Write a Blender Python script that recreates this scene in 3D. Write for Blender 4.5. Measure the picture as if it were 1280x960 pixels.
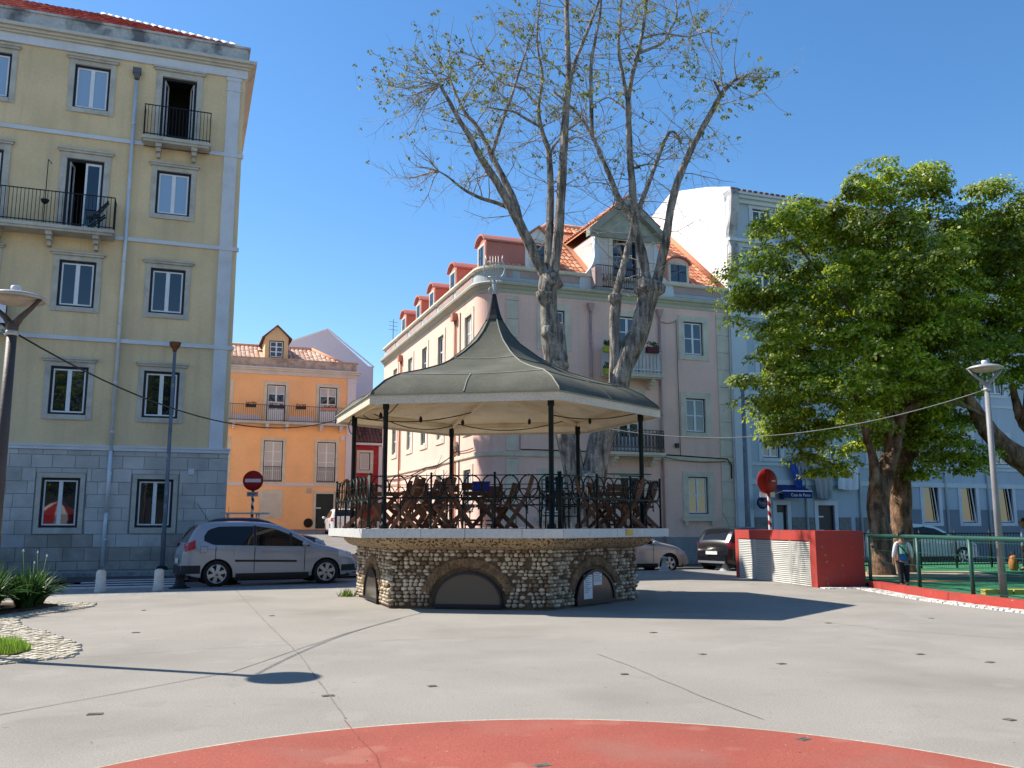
import bpy, math, random
from math import sin, cos, tan, pi, radians, sqrt, atan2, degrees, hypot
from mathutils import Matrix, Vector, noise
import numpy as np

SC = bpy.context.scene
for o in list(bpy.data.objects):
    bpy.data.objects.remove(o)
C = SC.collection
rnd = random.Random(7)

# ------------------------------------------------------------------ camera
EYE = 1.5
FPX = 1120.0
PITCH = math.atan(176 / FPX)
cam_d = bpy.data.cameras.new('camera')
cam_d.sensor_width = 36.0
cam_d.lens = 36.0 * FPX / 1280.0
cam_d.clip_start = 0.1
cam_d.clip_end = 3000
cam = bpy.data.objects.new('camera', cam_d)
cam.location = (0, 0, EYE)
cam.rotation_euler = (pi / 2 + PITCH, 0, 0)
C.objects.link(cam)
SC.camera = cam

# ------------------------------------------------------------------ sky, sun, exposure
SUN_EL, SUN_AZ = radians(47.2), radians(17.8)          # sun stands to the left, slightly beyond the scene
SDIR = Vector((-cos(SUN_AZ) * cos(SUN_EL), sin(SUN_AZ) * cos(SUN_EL), sin(SUN_EL)))
world = bpy.data.worlds.new('World')
SC.world = world
world.use_nodes = True
wn = world.node_tree
wn.nodes.clear()
wo = wn.nodes.new('ShaderNodeOutputWorld')
wb = wn.nodes.new('ShaderNodeBackground')
sky = wn.nodes.new('ShaderNodeTexSky')
sky.sky_type = 'NISHITA'
sky.sun_disc = False
sky.sun_elevation = SUN_EL
sky.sun_rotation = math.atan2(SDIR.x, SDIR.y)
sky.altitude = 60
sky.air_density = 1.0
sky.dust_density = 0.25
sky.ozone_density = 2.6
wb.inputs[1].default_value = 0.118
hsv = wn.nodes.new('ShaderNodeHueSaturation')          # the deep blue of a clear spring noon, all round
hsv.inputs['Saturation'].default_value = 1.24
wn.links.new(sky.outputs[0], hsv.inputs['Color'])
wn.links.new(hsv.outputs[0], wb.inputs[0])
wn.links.new(wb.outputs[0], wo.inputs[0])
sun_d = bpy.data.lights.new('sun', 'SUN')
sun_d.energy = 5.0
sun_d.angle = radians(0.53)
sun_d.color = (1.0, 0.94, 0.84)
sun = bpy.data.objects.new('sun', sun_d)
sun.rotation_euler = SDIR.to_track_quat('Z', 'Y').to_euler()
C.objects.link(sun)
vs = SC.view_settings
vs.view_transform = 'Standard'
vs.look = 'None'
vs.exposure = 0.75
vs.gamma = 1.0
vs.use_curve_mapping = False
SC.cycles.max_bounces = 6
SC.cycles.diffuse_bounces = 4
SC.cycles.use_denoising = True

# ------------------------------------------------------------------ helpers
TH = radians(20)                                        # the street grid is turned 20 degrees
E1 = Vector((cos(TH), sin(TH), 0))
E2 = Vector((-sin(TH), cos(TH), 0))
def W(a, b, z=0.0):
    return E1 * a + E2 * b + Vector((0, 0, z))

class MB:
    def __init__(s):
        s.v = []; s.f = []; s.m = []; s.sm = []; s.M = None; s.cur = 0
    def add(s, verts, faces, smooth=False):
        n = len(s.v)
        if s.M is not None:
            verts = [tuple(s.M @ Vector(p)) for p in verts]
        s.v.extend([tuple(p) for p in verts])
        for f in faces:
            s.f.append(tuple(i + n for i in f)); s.m.append(s.cur); s.sm.append(smooth)
    def box(s, x0, x1, y0, y1, z0, z1):
        v = [(x0,y0,z0),(x1,y0,z0),(x1,y1,z0),(x0,y1,z0),(x0,y0,z1),(x1,y0,z1),(x1,y1,z1),(x0,y1,z1)]
        s.add(v, [(0,3,2,1),(4,5,6,7),(0,1,5,4),(1,2,6,5),(2,3,7,6),(3,0,4,7)])
    def bevbox(s, x0, x1, y0, y1, z0, z1, b):
        """box whose -y face is chamfered"""
        v = [(x0+b,y0,z0+b),(x1-b,y0,z0+b),(x1-b,y0,z1-b),(x0+b,y0,z1-b),
             (x0,y0+b,z0),(x1,y0+b,z0),(x1,y0+b,z1),(x0,y0+b,z1),
             (x0,y1,z0),(x1,y1,z0),(x1,y1,z1),(x0,y1,z1)]
        s.add(v, [(0,1,2,3),(0,4,5,1),(1,5,6,2),(2,6,7,3),(3,7,4,0),(4,8,9,5),(5,9,10,6),(6,10,11,7),(7,11,8,4),(8,11,10,9)])
    def bar(s, p, q, w, h=None, up=(0,0,1)):
        """rectangular bar from p to q"""
        h = h or w
        p = Vector(p); q = Vector(q); d = (q - p).normalized()
        u = Vector(up)
        if abs(d.dot(u)) > .95: u = Vector((1,0,0))
        a = d.cross(u).normalized() * (w/2); b = a.cross(d).normalized() * (h/2)
        v = [p-a-b, p+a-b, p+a+b, p-a+b, q-a-b, q+a-b, q+a+b, q-a+b]
        s.add(v, [(0,1,2,3),(7,6,5,4),(0,4,5,1),(1,5,6,2),(2,6,7,3),(3,7,4,0)])
    def tube(s, pts, r, n=8, cap=True, smooth=True, wob=0.0):
        pts = [Vector(p) for p in pts]
        if not hasattr(r, '__len__'): r = [r]*len(pts)
        rings = []
        up = None
        for i, p in enumerate(pts):
            d = (pts[min(i+1,len(pts)-1)] - pts[max(i-1,0)])
            if d.length < 1e-9: d = Vector((0,0,1))
            d.normalize()
            if up is None:
                up = Vector((1,0,0)) if abs(d.x) < .8 else Vector((0,1,0))
            a = up - d*up.dot(d)
            if a.length < 1e-6: a = d.orthogonal()
            a.normalize(); b = d.cross(a); up = a
            ring = []
            for k in range(n):
                t = 2*pi*k/n
                rr = r[i]
                q = p + (a*cos(t)+b*sin(t))*rr
                if wob:
                    f = 1 + wob*noise.noise(q*(1.1/max(rr,.05)*.35)) + wob*.55*noise.noise(Vector((q.x*9, q.y*9, q.z*2.2)))
                    q = p + (a*cos(t)+b*sin(t))*rr*f
                ring.append(q)
            rings.append(ring)
        v = [q for ring in rings for q in ring]; f = []
        for i in range(len(pts)-1):
            for k in range(n):
                k2 = (k+1) % n
                f.append((i*n+k, i*n+k2, (i+1)*n+k2, (i+1)*n+k))
        if cap:
            f.append(tuple(reversed(range(n)))); f.append(tuple(range((len(pts)-1)*n, len(pts)*n)))
        s.add(v, f, smooth)
    def lathe(s, prof, n=24, c=(0,0,0), smooth=True, axis='z'):
        v = []; f = []
        for (r, z) in prof:
            for k in range(n):
                t = 2*pi*k/n
                if axis == 'z': v.append((c[0]+r*cos(t), c[1]+r*sin(t), c[2]+z))
                elif axis == 'y': v.append((c[0]+r*cos(t), c[1]-z, c[2]+r*sin(t)))
        for i in range(len(prof)-1):
            for k in range(n):
                k2 = (k+1) % n
                f.append((i*n+k, i*n+k2, (i+1)*n+k2, (i+1)*n+k))
        f.append(tuple(reversed(range(n)))); f.append(tuple(range((len(prof)-1)*n, len(prof)*n)))
        s.add(v, f, smooth)
    def prism(s, poly, z0, z1):
        n = len(poly)
        v = [(p[0],p[1],z0) for p in poly] + [(p[0],p[1],z1) for p in poly]
        f = [tuple(reversed(range(n))), tuple(range(n, 2*n))]
        for k in range(n):
            k2 = (k+1) % n
            f.append((k, k2, n+k2, n+k))
        s.add(v, f)
    def prism_y(s, poly, y0, y1):
        """poly in (x, z), extruded along y"""
        n = len(poly)
        v = [(p[0],y0,p[1]) for p in poly] + [(p[0],y1,p[1]) for p in poly]
        f = [tuple(range(n)), tuple(reversed(range(n, 2*n)))]
        for k in range(n):
            k2 = (k+1) % n
            f.append((k2, k, n+k, n+k2))
        s.add(v, f)
    def wall(s, x0, x1, z0, z1, holes, y=0.0, depth=0.2):
        """upright sheet facing -y with rectangular holes (x0,x1,z0,z1) and their reveals"""
        xs = sorted(set([x0,x1]+[h[0] for h in holes]+[h[1] for h in holes]))
        zs = sorted(set([z0,z1]+[h[2] for h in holes]+[h[3] for h in holes]))
        xs = [x for x in xs if x0-1e-6 <= x <= x1+1e-6]; zs = [z for z in zs if z0-1e-6 <= z <= z1+1e-6]
        for i in range(len(xs)-1):
            for j in range(len(zs)-1):
                cx = (xs[i]+xs[i+1])/2; cz = (zs[j]+zs[j+1])/2
                if any(h[0] < cx < h[1] and h[2] < cz < h[3] for h in holes): continue
                s.add([(xs[i],y,zs[j]),(xs[i+1],y,zs[j]),(xs[i+1],y,zs[j+1]),(xs[i],y,zs[j+1])], [(0,1,2,3)])
        for h in holes:
            a,b,c,d = h
            s.add([(a,y,c),(b,y,c),(b,y,d),(a,y,d),(a,y+depth,c),(b,y+depth,c),(b,y+depth,d),(a,y+depth,d)],
                  [(0,4,5,1),(1,5,6,2),(2,6,7,3),(3,7,4,0)])
    def sweep(s, path, prof, closed=False):
        """profile [(out, z)] swept along a 2-D path; out is to the right of the direction of travel"""
        n = len(path); rings = []
        for i in range(n):
            p = Vector(path[i])
            d1 = (Vector(path[i]) - Vector(path[i-1])).normalized() if (i > 0 or closed) else None
            d2 = (Vector(path[(i+1) % n]) - Vector(path[i])).normalized() if (i < n-1 or closed) else None
            if d1 is None: d1 = d2
            if d2 is None: d2 = d1
            n1 = Vector((d1.y, -d1.x)); n2 = Vector((d2.y, -d2.x))
            m = (n1+n2); m = m / max(1e-6, m.dot(n1))
            rings.append([(p.x+m.x*o, p.y+m.y*o, z) for (o, z) in prof])
        k = len(prof); v = [q for r in rings for q in r]; f = []
        for i in range(n if closed else n-1):
            j = (i+1) % n
            for t in range(k-1):
                f.append((i*k+t, j*k+t, j*k+t+1, i*k+t+1))
        if not closed:
            f.append(tuple(reversed(range(k)))); f.append(tuple(range((n-1)*k, n*k)))
        s.add(v, f)
    def data(s, name, mats):
        me = bpy.data.meshes.new(name)
        me.from_pydata(s.v, [], s.f)
        if not isinstance(mats, (list, tuple)): mats = [mats]
        for m in mats: me.materials.append(m)
        if len(mats) > 1: me.polygons.foreach_set('material_index', s.m)
        if any(s.sm): me.polygons.foreach_set('use_smooth', s.sm)
        me.update()
        return me
    def build(s, name, mats, parent=None, loc=None, rz=0.0, kind=None, label=None):
        return ob(name, s.data(name, mats), parent, loc, rz, kind, label)

def ob(name, data, parent=None, loc=None, rz=0.0, kind=None, label=None):
    o = bpy.data.objects.new(name, data)
    C.objects.link(o)
    if parent is not None: o.parent = parent
    if loc is not None: o.location = loc
    if rz: o.rotation_euler = (0, 0, rz)
    if kind: o['kind'] = kind
    if label: o['label'] = label
    return o
def tag(o, label=None, cat=None, group=None, kind=None):
    if label: o['label'] = label
    if cat: o['category'] = cat
    if group: o['group'] = group
    if kind: o['kind'] = kind
    return o
def thing(name, label, cat, loc=(0,0,0), rz=0.0, group=None):
    o = bpy.data.objects.new(name, None)
    o.empty_display_size = .2
    C.objects.link(o)
    o.location = loc; o.rotation_euler = (0,0,rz)
    return tag(o, label, cat, group)
def dup(root, loc, rz, label, group=None):
    """a copy of a thing with copies of its parts and sub-parts"""
    r = root.copy(); C.objects.link(r); r.location = loc; r.rotation_euler = (0,0,rz); r['label'] = label
    if group: r['group'] = group
    for ch in list(root.children):
        c = ch.copy(); C.objects.link(c); c.parent = r
        for g in list(ch.children):
            d = g.copy(); C.objects.link(d); d.parent = c
    return r

# ------------------------------------------------------------------ materials
MATS = {}
def mat(name, col, rough=.8, var=.12, scale=1.5, fine=.08, fscale=30., bump=.15, bscale=40., spec=.3, metal=0., dirt=None, dirt_scale=.6, dirt_amt=.5, coat=0., dirt_lo=.52, dirt_hi=.72):
    """procedural surface: base colour with large and fine variation, optional dirt, fine relief"""
    m = bpy.data.materials.new(name); m.use_nodes = True
    nt = m.node_tree; N = nt.nodes; L = nt.links
    b = N['Principled BSDF']
    b.inputs['Roughness'].default_value = rough
    b.inputs['Metallic'].default_value = metal
    b.inputs['Specular IOR Level'].default_value = spec
    if coat:
        b.inputs['Coat Weight'].default_value = coat; b.inputs['Coat Roughness'].default_value = .05
    g = N.new('ShaderNodeNewGeometry')
    def nz(sc, det=4.):
        t = N.new('ShaderNodeTexNoise'); t.inputs['Scale'].default_value = sc; t.inputs['Detail'].default_value = det
        L.new(g.outputs['Position'], t.inputs['Vector']); return t.outputs['Fac']
    def mapr(src, a, c, lo=.3, hi=.7):
        r = N.new('ShaderNodeMapRange'); r.inputs[1].default_value = lo; r.inputs[2].default_value = hi
        r.inputs[3].default_value = a; r.inputs[4].default_value = c; L.new(src, r.inputs[0]); return r.outputs[0]
    def mul(a, c):
        x = N.new('ShaderNodeMath'); x.operation = 'MULTIPLY'; L.new(a, x.inputs[0]); L.new(c, x.inputs[1]); return x.outputs[0]
    f = mul(mapr(nz(scale), 1-var, 1+var), mapr(nz(fscale, 3.), 1-fine, 1+fine))
    vm = N.new('ShaderNodeVectorMath'); vm.operation = 'SCALE'
    vm.inputs[0].default_value = col[:3]; L.new(f, vm.inputs['Scale'])
    out = vm.outputs[0]
    if dirt is not None:
        mx = N.new('ShaderNodeMix'); mx.data_type = 'RGBA'
        L.new(mapr(nz(dirt_scale, 8.), 0., dirt_amt, dirt_lo, dirt_hi), mx.inputs['Factor'])
        L.new(out, mx.inputs['A']); mx.inputs['B'].default_value = (*dirt, 1); out = mx.outputs['Result']
    L.new(out, b.inputs['Base Color'])
    if bump:
        bp = N.new('ShaderNodeBump'); bp.inputs['Strength'].default_value = bump; bp.inputs['Distance'].default_value = .02
        L.new(nz(bscale, 4.), bp.inputs['Height']); L.new(bp.outputs[0], b.inputs['Normal'])
    MATS[name] = m
    return m
def streak(m, col, amt=.5, sx=2.5, sz=.18, lo=.5, hi=.75):
    """run-off streaks: noise stretched in height, mixed into the base colour"""
    nt = m.node_tree; N = nt.nodes; L = nt.links; b = N['Principled BSDF']
    src = b.inputs['Base Color'].links[0].from_socket
    g = N.new('ShaderNodeNewGeometry'); mp = N.new('ShaderNodeMapping'); mp.inputs['Scale'].default_value = (sx, sx, sz)
    L.new(g.outputs['Position'], mp.inputs['Vector'])
    t = N.new('ShaderNodeTexNoise'); t.inputs['Scale'].default_value = 1.; t.inputs['Detail'].default_value = 6.
    L.new(mp.outputs[0], t.inputs['Vector'])
    r = N.new('ShaderNodeMapRange'); r.inputs[1].default_value = lo; r.inputs[2].default_value = hi; r.inputs[4].default_value = amt
    L.new(t.outputs['Fac'], r.inputs[0])
    mx = N.new('ShaderNodeMix'); mx.data_type = 'RGBA'; L.new(r.outputs[0], mx.inputs['Factor']); L.new(src, mx.inputs['A'])
    mx.inputs['B'].default_value = (*col, 1); L.new(mx.outputs['Result'], b.inputs['Base Color'])
    return m
def island(m, dark, light, mid=None):
    """colour that varies from piece to piece (per mesh island)"""
    nt = m.node_tree; N = nt.nodes; L = nt.links; b = N['Principled BSDF']
    g = N.new('ShaderNodeNewGeometry'); r = N.new('ShaderNodeValToRGB')
    r.color_ramp.elements[0].color = (*dark, 1); r.color_ramp.elements[1].color = (*light, 1)
    if mid:
        e = r.color_ramp.elements.new(.5); e.color = (*mid, 1)
    L.new(g.outputs['Random Per Island'], r.inputs[0])
    t = N.new('ShaderNodeTexNoise'); t.inputs['Scale'].default_value = 22.; L.new(g.outputs['Position'], t.inputs['Vector'])
    mr = N.new('ShaderNodeMapRange'); mr.inputs[1].default_value = .3; mr.inputs[2].default_value = .7; mr.inputs[3].default_value = .8; mr.inputs[4].default_value = 1.15
    L.new(t.outputs['Fac'], mr.inputs[0])
    vm = N.new('ShaderNodeVectorMath'); vm.operation = 'SCALE'; L.new(r.outputs[0], vm.inputs[0]); L.new(mr.outputs[0], vm.inputs['Scale'])
    L.new(vm.outputs[0], b.inputs['Base Color'])
    return m
def perobj(m, amt=.12):
    """small brightness change from object to object"""
    nt = m.node_tree; N = nt.nodes; L = nt.links; b = N['Principled BSDF']
    src = b.inputs['Base Color'].links[0].from_socket
    oi = N.new('ShaderNodeObjectInfo'); mr = N.new('ShaderNodeMapRange'); mr.inputs[3].default_value = 1-amt; mr.inputs[4].default_value = 1+amt
    L.new(oi.outputs['Random'], mr.inputs[0]); vm = N.new('ShaderNodeVectorMath'); vm.operation = 'SCALE'
    L.new(src, vm.inputs[0]); L.new(mr.outputs[0], vm.inputs['Scale']); L.new(vm.outputs[0], b.inputs['Base Color'])
    return m
def glass(name, col, ior=1.9, rough=.02, wave=.02):
    m = bpy.data.materials.new(name); m.use_nodes = True
    nt = m.node_tree; b = nt.nodes['Principled BSDF']
    b.inputs['Base Color'].default_value = (*col, 1); b.inputs['Roughness'].default_value = rough
    b.inputs['IOR'].default_value = ior
    if wave:
        g = nt.nodes.new('ShaderNodeNewGeometry'); t = nt.nodes.new('ShaderNodeTexNoise'); t.inputs['Scale'].default_value = 1.3
        nt.links.new(g.outputs['Position'], t.inputs['Vector'])
        bp = nt.nodes.new('ShaderNodeBump'); bp.inputs['Strength'].default_value = wave; bp.inputs['Distance'].default_value = .05
        nt.links.new(t.outputs['Fac'], bp.inputs['Height']); nt.links.new(bp.outputs[0], b.inputs['Normal'])
    MATS[name] = m
    return m
def leafmat(name, c0, c1, c2, trans=.45, gloss=.04):
    m = bpy.data.materials.new(name); m.use_nodes = True
    nt = m.node_tree; N = nt.nodes; L = nt.links; N.clear()
    out = N.new('ShaderNodeOutputMaterial'); mix = N.new('ShaderNodeMixShader'); d = N.new('ShaderNodeBsdfDiffuse'); t = N.new('ShaderNodeBsdfTranslucent')
    g = N.new('ShaderNodeNewGeometry'); r = N.new('ShaderNodeValToRGB')
    r.color_ramp.elements[0].color = (*c0, 1); r.color_ramp.elements[1].color = (*c2, 1)
    e = r.color_ramp.elements.new(.55); e.color = (*c1, 1)
    L.new(g.outputs['Random Per Island'], r.inputs[0])
    n = N.new('ShaderNodeTexNoise'); n.inputs['Scale'].default_value = .55; L.new(g.outputs['Position'], n.inputs['Vector'])
    mr = N.new('ShaderNodeMapRange'); mr.inputs[1].default_value = .35; mr.inputs[2].default_value = .65; mr.inputs[3].default_value = .6; mr.inputs[4].default_value = 1.35
    L.new(n.outputs['Fac'], mr.inputs[0])
    vm = N.new('ShaderNodeVectorMath'); vm.operation = 'SCALE'; L.new(r.outputs[0], vm.inputs[0]); L.new(mr.outputs[0], vm.inputs['Scale'])
    mix.inputs[0].default_value = trans
    L.new(vm.outputs[0], d.inputs[0]); L.new(vm.outputs[0], t.inputs[0])
    L.new(d.outputs[0], mix.inputs[1]); L.new(t.outputs[0], mix.inputs[2])
    gl = N.new('ShaderNodeBsdfGlossy'); gl.inputs['Roughness'].default_value = .45; m2 = N.new('ShaderNodeMixShader'); m2.inputs[0].default_value = gloss
    L.new(mix.outputs[0], m2.inputs[1]); L.new(gl.outputs[0], m2.inputs[2]); L.new(m2.outputs[0], out.inputs[0])
    MATS[name] = m
    return m

M_yellow = streak(mat('yellow_plaster', (.72,.55,.33), .9, .10, .5, .05, 14, .12, 60, dirt=(.5,.38,.22), dirt_scale=.8, dirt_amt=.3), (.44,.36,.25), .5)
M_orange = streak(mat('orange_plaster', (.95,.51,.24), .9, .08, .6, .05, 14, .1, 60, dirt=(.8,.46,.24), dirt_scale=.9, dirt_amt=.35), (.75,.5,.32), .2)
M_pink = streak(mat('pink_plaster', (.84,.55,.45), .9, .06, .5, .05, 14, .1, 60, dirt=(.62,.44,.38), dirt_scale=.7, dirt_amt=.35), (.45,.36,.33), .3)
M_salmon = mat('salmon_plaster', (.52,.2,.16), .9, .1, .8)
M_blue = streak(mat('blue_plaster', (.41,.49,.55), .9, .06, .5, .05, 14, .1, 60, dirt=(.3,.38,.45), dirt_scale=.7, dirt_amt=.3), (.25,.32,.38), .3)
M_paleblue = mat('pale_blue_trim', (.54,.60,.63), .85, .06, .8)
M_bluedado = mat('blue_grey_dado', (.19,.23,.27), .8, .1, 1.)
M_white = mat('white_render', (.80,.79,.76), .9, .04, .4, .03, 12, .1, 50, dirt=(.62,.6,.57), dirt_scale=.5, dirt_amt=.4)
M_shaded_lilac = mat('shaded_lilac_render', (.66,.62,.66), .9, .04, .4)  # the lilac cast of a shaded white wall is put into the colour
M_trim = mat('white_stone_trim', (.62,.64,.68), .8, .07, 1.2, .05, 20, .1, 40, dirt=(.42,.42,.42), dirt_scale=1.4, dirt_amt=.35)
M_stone = mat('grey_limestone', (.50,.47,.41), .85, .12, 2.5, .1, 25, .25, 45, dirt=(.26,.25,.23), dirt_scale=1.8, dirt_amt=.5)
M_pinkstone = mat('greenish_limestone', (.64,.565,.45), .85, .1, 2., .08, 25, .2, 45, dirt=(.46,.42,.34), dirt_scale=1.6, dirt_amt=.45)
M_block = perobj(mat('ashlar_stone', (.50,.475,.45), .85, .12, 1.2, .08, 30, .25, 50, dirt=(.25,.24,.23), dirt_scale=1.1, dirt_amt=.55), .1)
M_block_low = perobj(mat('damp_ashlar_stone', (.36,.315,.275), .88, .2, 1.5, .1, 30, .3, 50, dirt=(.17,.15,.13), dirt_scale=1.3, dirt_amt=.6), .12)
M_mortar = mat('mortar_joint', (.27,.26,.25), .95)
M_parapet = streak(mat('weathered_parapet', (.46,.45,.43), .9, .15, 1.5, .12, 14, .25, 35, dirt=(.10,.10,.11), dirt_scale=1.3, dirt_amt=.85, dirt_lo=.5, dirt_hi=.62), (.1,.1,.11), .7, 1.6, .6, .52, .68)
M_oldparapet = streak(mat('stained_parapet', (.50,.40,.33), .9, .2, 2., .12, 14, .25, 35, dirt=(.16,.12,.10), dirt_scale=1.6, dirt_amt=.8), (.2,.15,.12), .5)
M_tile = island(mat('clay_tile', (.5,.2,.1), .85, bump=.2), (.46,.15,.08), (.80,.42,.25), (.64,.27,.14))
M_tile_red = island(mat('red_clay_tile', (.5,.1,.07), .85, bump=.2), (.30,.045,.03), (.55,.12,.07), (.42,.07,.045))
M_tile_pale = island(mat('pale_clay_tile', (.6,.4,.3), .85, bump=.2), (.48,.28,.19), (.78,.58,.45), (.66,.44,.33))
M_tile_dark = island(mat('dark_clay_tile', (.2,.1,.08), .9, bump=.2), (.10,.045,.035), (.2,.1,.08))
M_iron = mat('black_iron', (.010,.010,.011), .55, .15, 3., bump=.1, spec=.3)
M_green_iron = mat('dark_green_iron', (.004,.008,.007), .5, .2, 3., bump=.1, spec=.2)
M_frame_black = mat('black_painted_frame', (.012,.012,.018), .45, .05, 3., bump=.05, spec=.4)
M_sash = mat('white_painted_sash', (.74,.75,.77), .5, .04, 3., bump=.04)
M_pipe = mat('zinc_pipe', (.62,.66,.70), .5, .1, 2., bump=.05, metal=.2)
M_pipe_pink = mat('pink_painted_pipe', (.45,.30,.28), .6, .08, 2., bump=.05)
M_pipe_rust = mat('terracotta_pipe', (.50,.22,.14), .7, .1, 2., bump=.05)
M_rust = mat('rusty_iron', (.20,.07,.03), .85, .3, 8.)
M_glass = glass('window_glass', (.008,.012,.02), 1.8)
M_glass_blind = glass('blind_behind_glass', (.30,.42,.58), 1.7)
M_glass_curtain = glass('curtain_behind_glass', (.48,.46,.44), 1.6)
M_glass_shutter = glass('pale_shutter_panes', (.55,.52,.5), 1.4, .3)
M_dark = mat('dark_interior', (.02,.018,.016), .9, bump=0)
M_concrete = mat('plaza_concrete', (.295,.272,.238), .92, .09, .45, .16, 55, .5, 130, spec=.2, dirt=(.185,.168,.145), dirt_scale=.35, dirt_amt=.65)
M_redpaint = mat('red_ground_paint', (.30,.078,.055), .85, .10, 1.1, .16, 60, .25, 80, spec=.25, dirt=(.27,.13,.10), dirt_scale=.9, dirt_amt=.7)
def speckle(m, col, scale=34., thr=.66, amt=.7):
    nt = m.node_tree; N = nt.nodes; L = nt.links; b = N['Principled BSDF']
    src = b.inputs['Base Color'].links[0].from_socket
    g = N.new('ShaderNodeNewGeometry'); t = N.new('ShaderNodeTexNoise'); t.inputs['Scale'].default_value = scale; t.inputs['Detail'].default_value = 2.
    L.new(g.outputs['Position'], t.inputs['Vector'])
    r = N.new('ShaderNodeMapRange'); r.inputs[1].default_value = thr; r.inputs[2].default_value = thr+.05; r.inputs[4].default_value = amt
    L.new(t.outputs['Fac'], r.inputs[0]); mx = N.new('ShaderNodeMix'); mx.data_type = 'RGBA'
    L.new(r.outputs[0], mx.inputs['Factor']); L.new(src, mx.inputs['A']); mx.inputs['B'].default_value = (*col, 1)
    L.new(mx.outputs['Result'], b.inputs['Base Color']); return m
speckle(M_concrete, (.16,.145,.12), 26., .70, .7); speckle(M_concrete, (.42,.39,.34), 45., .68, .6); speckle(M_concrete, (.21,.19,.165), 2.2, .63, .22); speckle(M_concrete, (.34,.318,.285), 1.1, .60, .35); speckle(M_concrete, (.12,.11,.10), 7.5, .735, .6)
speckle(M_redpaint, (.62,.5,.42), 38., .72, .7); speckle(M_redpaint, (.2,.05,.04), 24., .71, .6); speckle(M_redpaint, (.36,.17,.12), 1.6, .60, .4)
M_asphalt = mat('asphalt', (.055,.055,.058), .9, .15, 1., .2, 60, .3, 120)
M_roadpaint = mat('worn_road_paint', (.5,.5,.5), .8, .15, 3., .2, 30, dirt=(.08,.08,.08), dirt_scale=5., dirt_amt=.7)
M_paver = mat('calcada_pavement', (.24,.235,.225), .85, .15, 2., .3, 9, .5, 14)
M_sand = mat('sand_joint', (.30,.26,.19), .95, .15, 4., .2, 40)
M_kerb = mat('kerb_limestone', (.42,.41,.38), .85, .1, 2.)
M_sett = island(mat('limestone_sett', (.5,.5,.45), .85, bump=.3), (.40,.35,.26), (.62,.56,.45), (.50,.44,.34))
M_soil = mat('bed_soil', (.075,.05,.032), .95, .3, 6., bump=.6)

# ------------------------------------------------------------------ windows
WIN = {}
def win_meshes(key, w, h, sur, fw, sw, cols, rows, mull=.12, bar=.035, panel=0.0, lip=0.0, m_sur=None, m_frame=None, sill_out=.0):
    """shared meshes of one window kind; local x right, y into the wall, z up, origin at the opening's lower left corner"""
    if key in WIN: return WIN[key]
    l, r, b, t = sur
    d = {}
    s = MB()
    if l > 0: s.box(-l, 0.004, -.035, .16, -b, h+t)
    if r > 0: s.box(w-.004, w+r, -.036, .16, -b, h+t)
    if t > 0: s.box(-.0, w, -.034, .16, h-.004, h+t-.002)
    if b > 0: s.box(-.002, w+.002, -.05-sill_out, .16, -b, .004)
    if lip > 0:
        s.box(-l-.06, w+r+.06, -.12, .05, h+t-.0, h+t+lip*.55)
        s.box(-l-.10, w+r+.10, -.17, .05, h+t+lip*.55, h+t+lip)
    d['sur'] = s.data('window', m_sur or M_stone) if s.v else None
    s = MB()
    s.box(0, fw, .07, .155, 0, h); s.box(w-fw, w, .07, .155, 0, h); s.box(fw, w-fw, .071, .155, h-fw, h); s.box(fw, w-fw, .072, .155, 0, fw)
    d['frame'] = s.data('window_frame', m_frame or M_frame_black)
    s = MB(); i0, i1, j0, j1 = fw, w-fw, fw, h-fw
    s.box(i0, i0+sw, .085, .14, j0, j1); s.box(i1-sw, i1, .085, .14, j0, j1)
    s.box(i0+sw, i1-sw, .0855, .14, j1-sw, j1); s.box(i0+sw, i1-sw, .0855, .14, j0, j0+sw)
    cw = (i1-i0-2*sw-(cols-1)*mull)/cols
    px = []
    for c in range(cols):
        x = i0+sw+c*(cw+mull); px.append((x, x+cw))
        if c < cols-1: s.box(x+cw, x+cw+mull, .084, .14, j0+sw, j1-sw)
    base = j0+sw
    if panel > 0:
        for (a, q) in px: s.box(a, q, .095, .13, base, base+panel)
        base += panel
    rh = (j1-sw-base-(rows-1)*bar)/rows
    d['panes'] = []
    for (a, q) in px:
        for k in range(rows):
            z = base+k*(rh+bar)
            if k < rows-1: s.box(a, q, .09, .13, z+rh, z+rh+bar)
            p = MB(); p.add([(a,.11,z),(q,.11,z),(q,.11,z+rh),(a,.11,z+rh)], [(0,1,2,3)])
            d['panes'].append(p)
    d['sash'] = s.data('sash', M_sash)
    d['pm'] = {}
    WIN[key] = d
    return d
def place_win(d, parent, loc, rz=0.0, pm=None, name='window', label=None):
    """window part with frame, sash and panes as sub-parts; pm: pane material or list per pane"""
    if d['sur'] is not None:
        o = ob(name, d['sur'], parent, loc, rz, label=label)
        ob('window_frame', d['frame'], o)
    else:
        o = ob(name, d['frame'], parent, loc, rz, label=label)
    ob('sash', d['sash'], o)
    for i, p in enumerate(d['panes']):
        m = pm[i % len(pm)] if isinstance(pm, (list, tuple)) else (pm or M_glass)
        k = (i, m.name)
        if k not in d['pm']: d['pm'][k] = p.data('pane', m)
        ob('pane', d['pm'][k], o)
    return o
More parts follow.
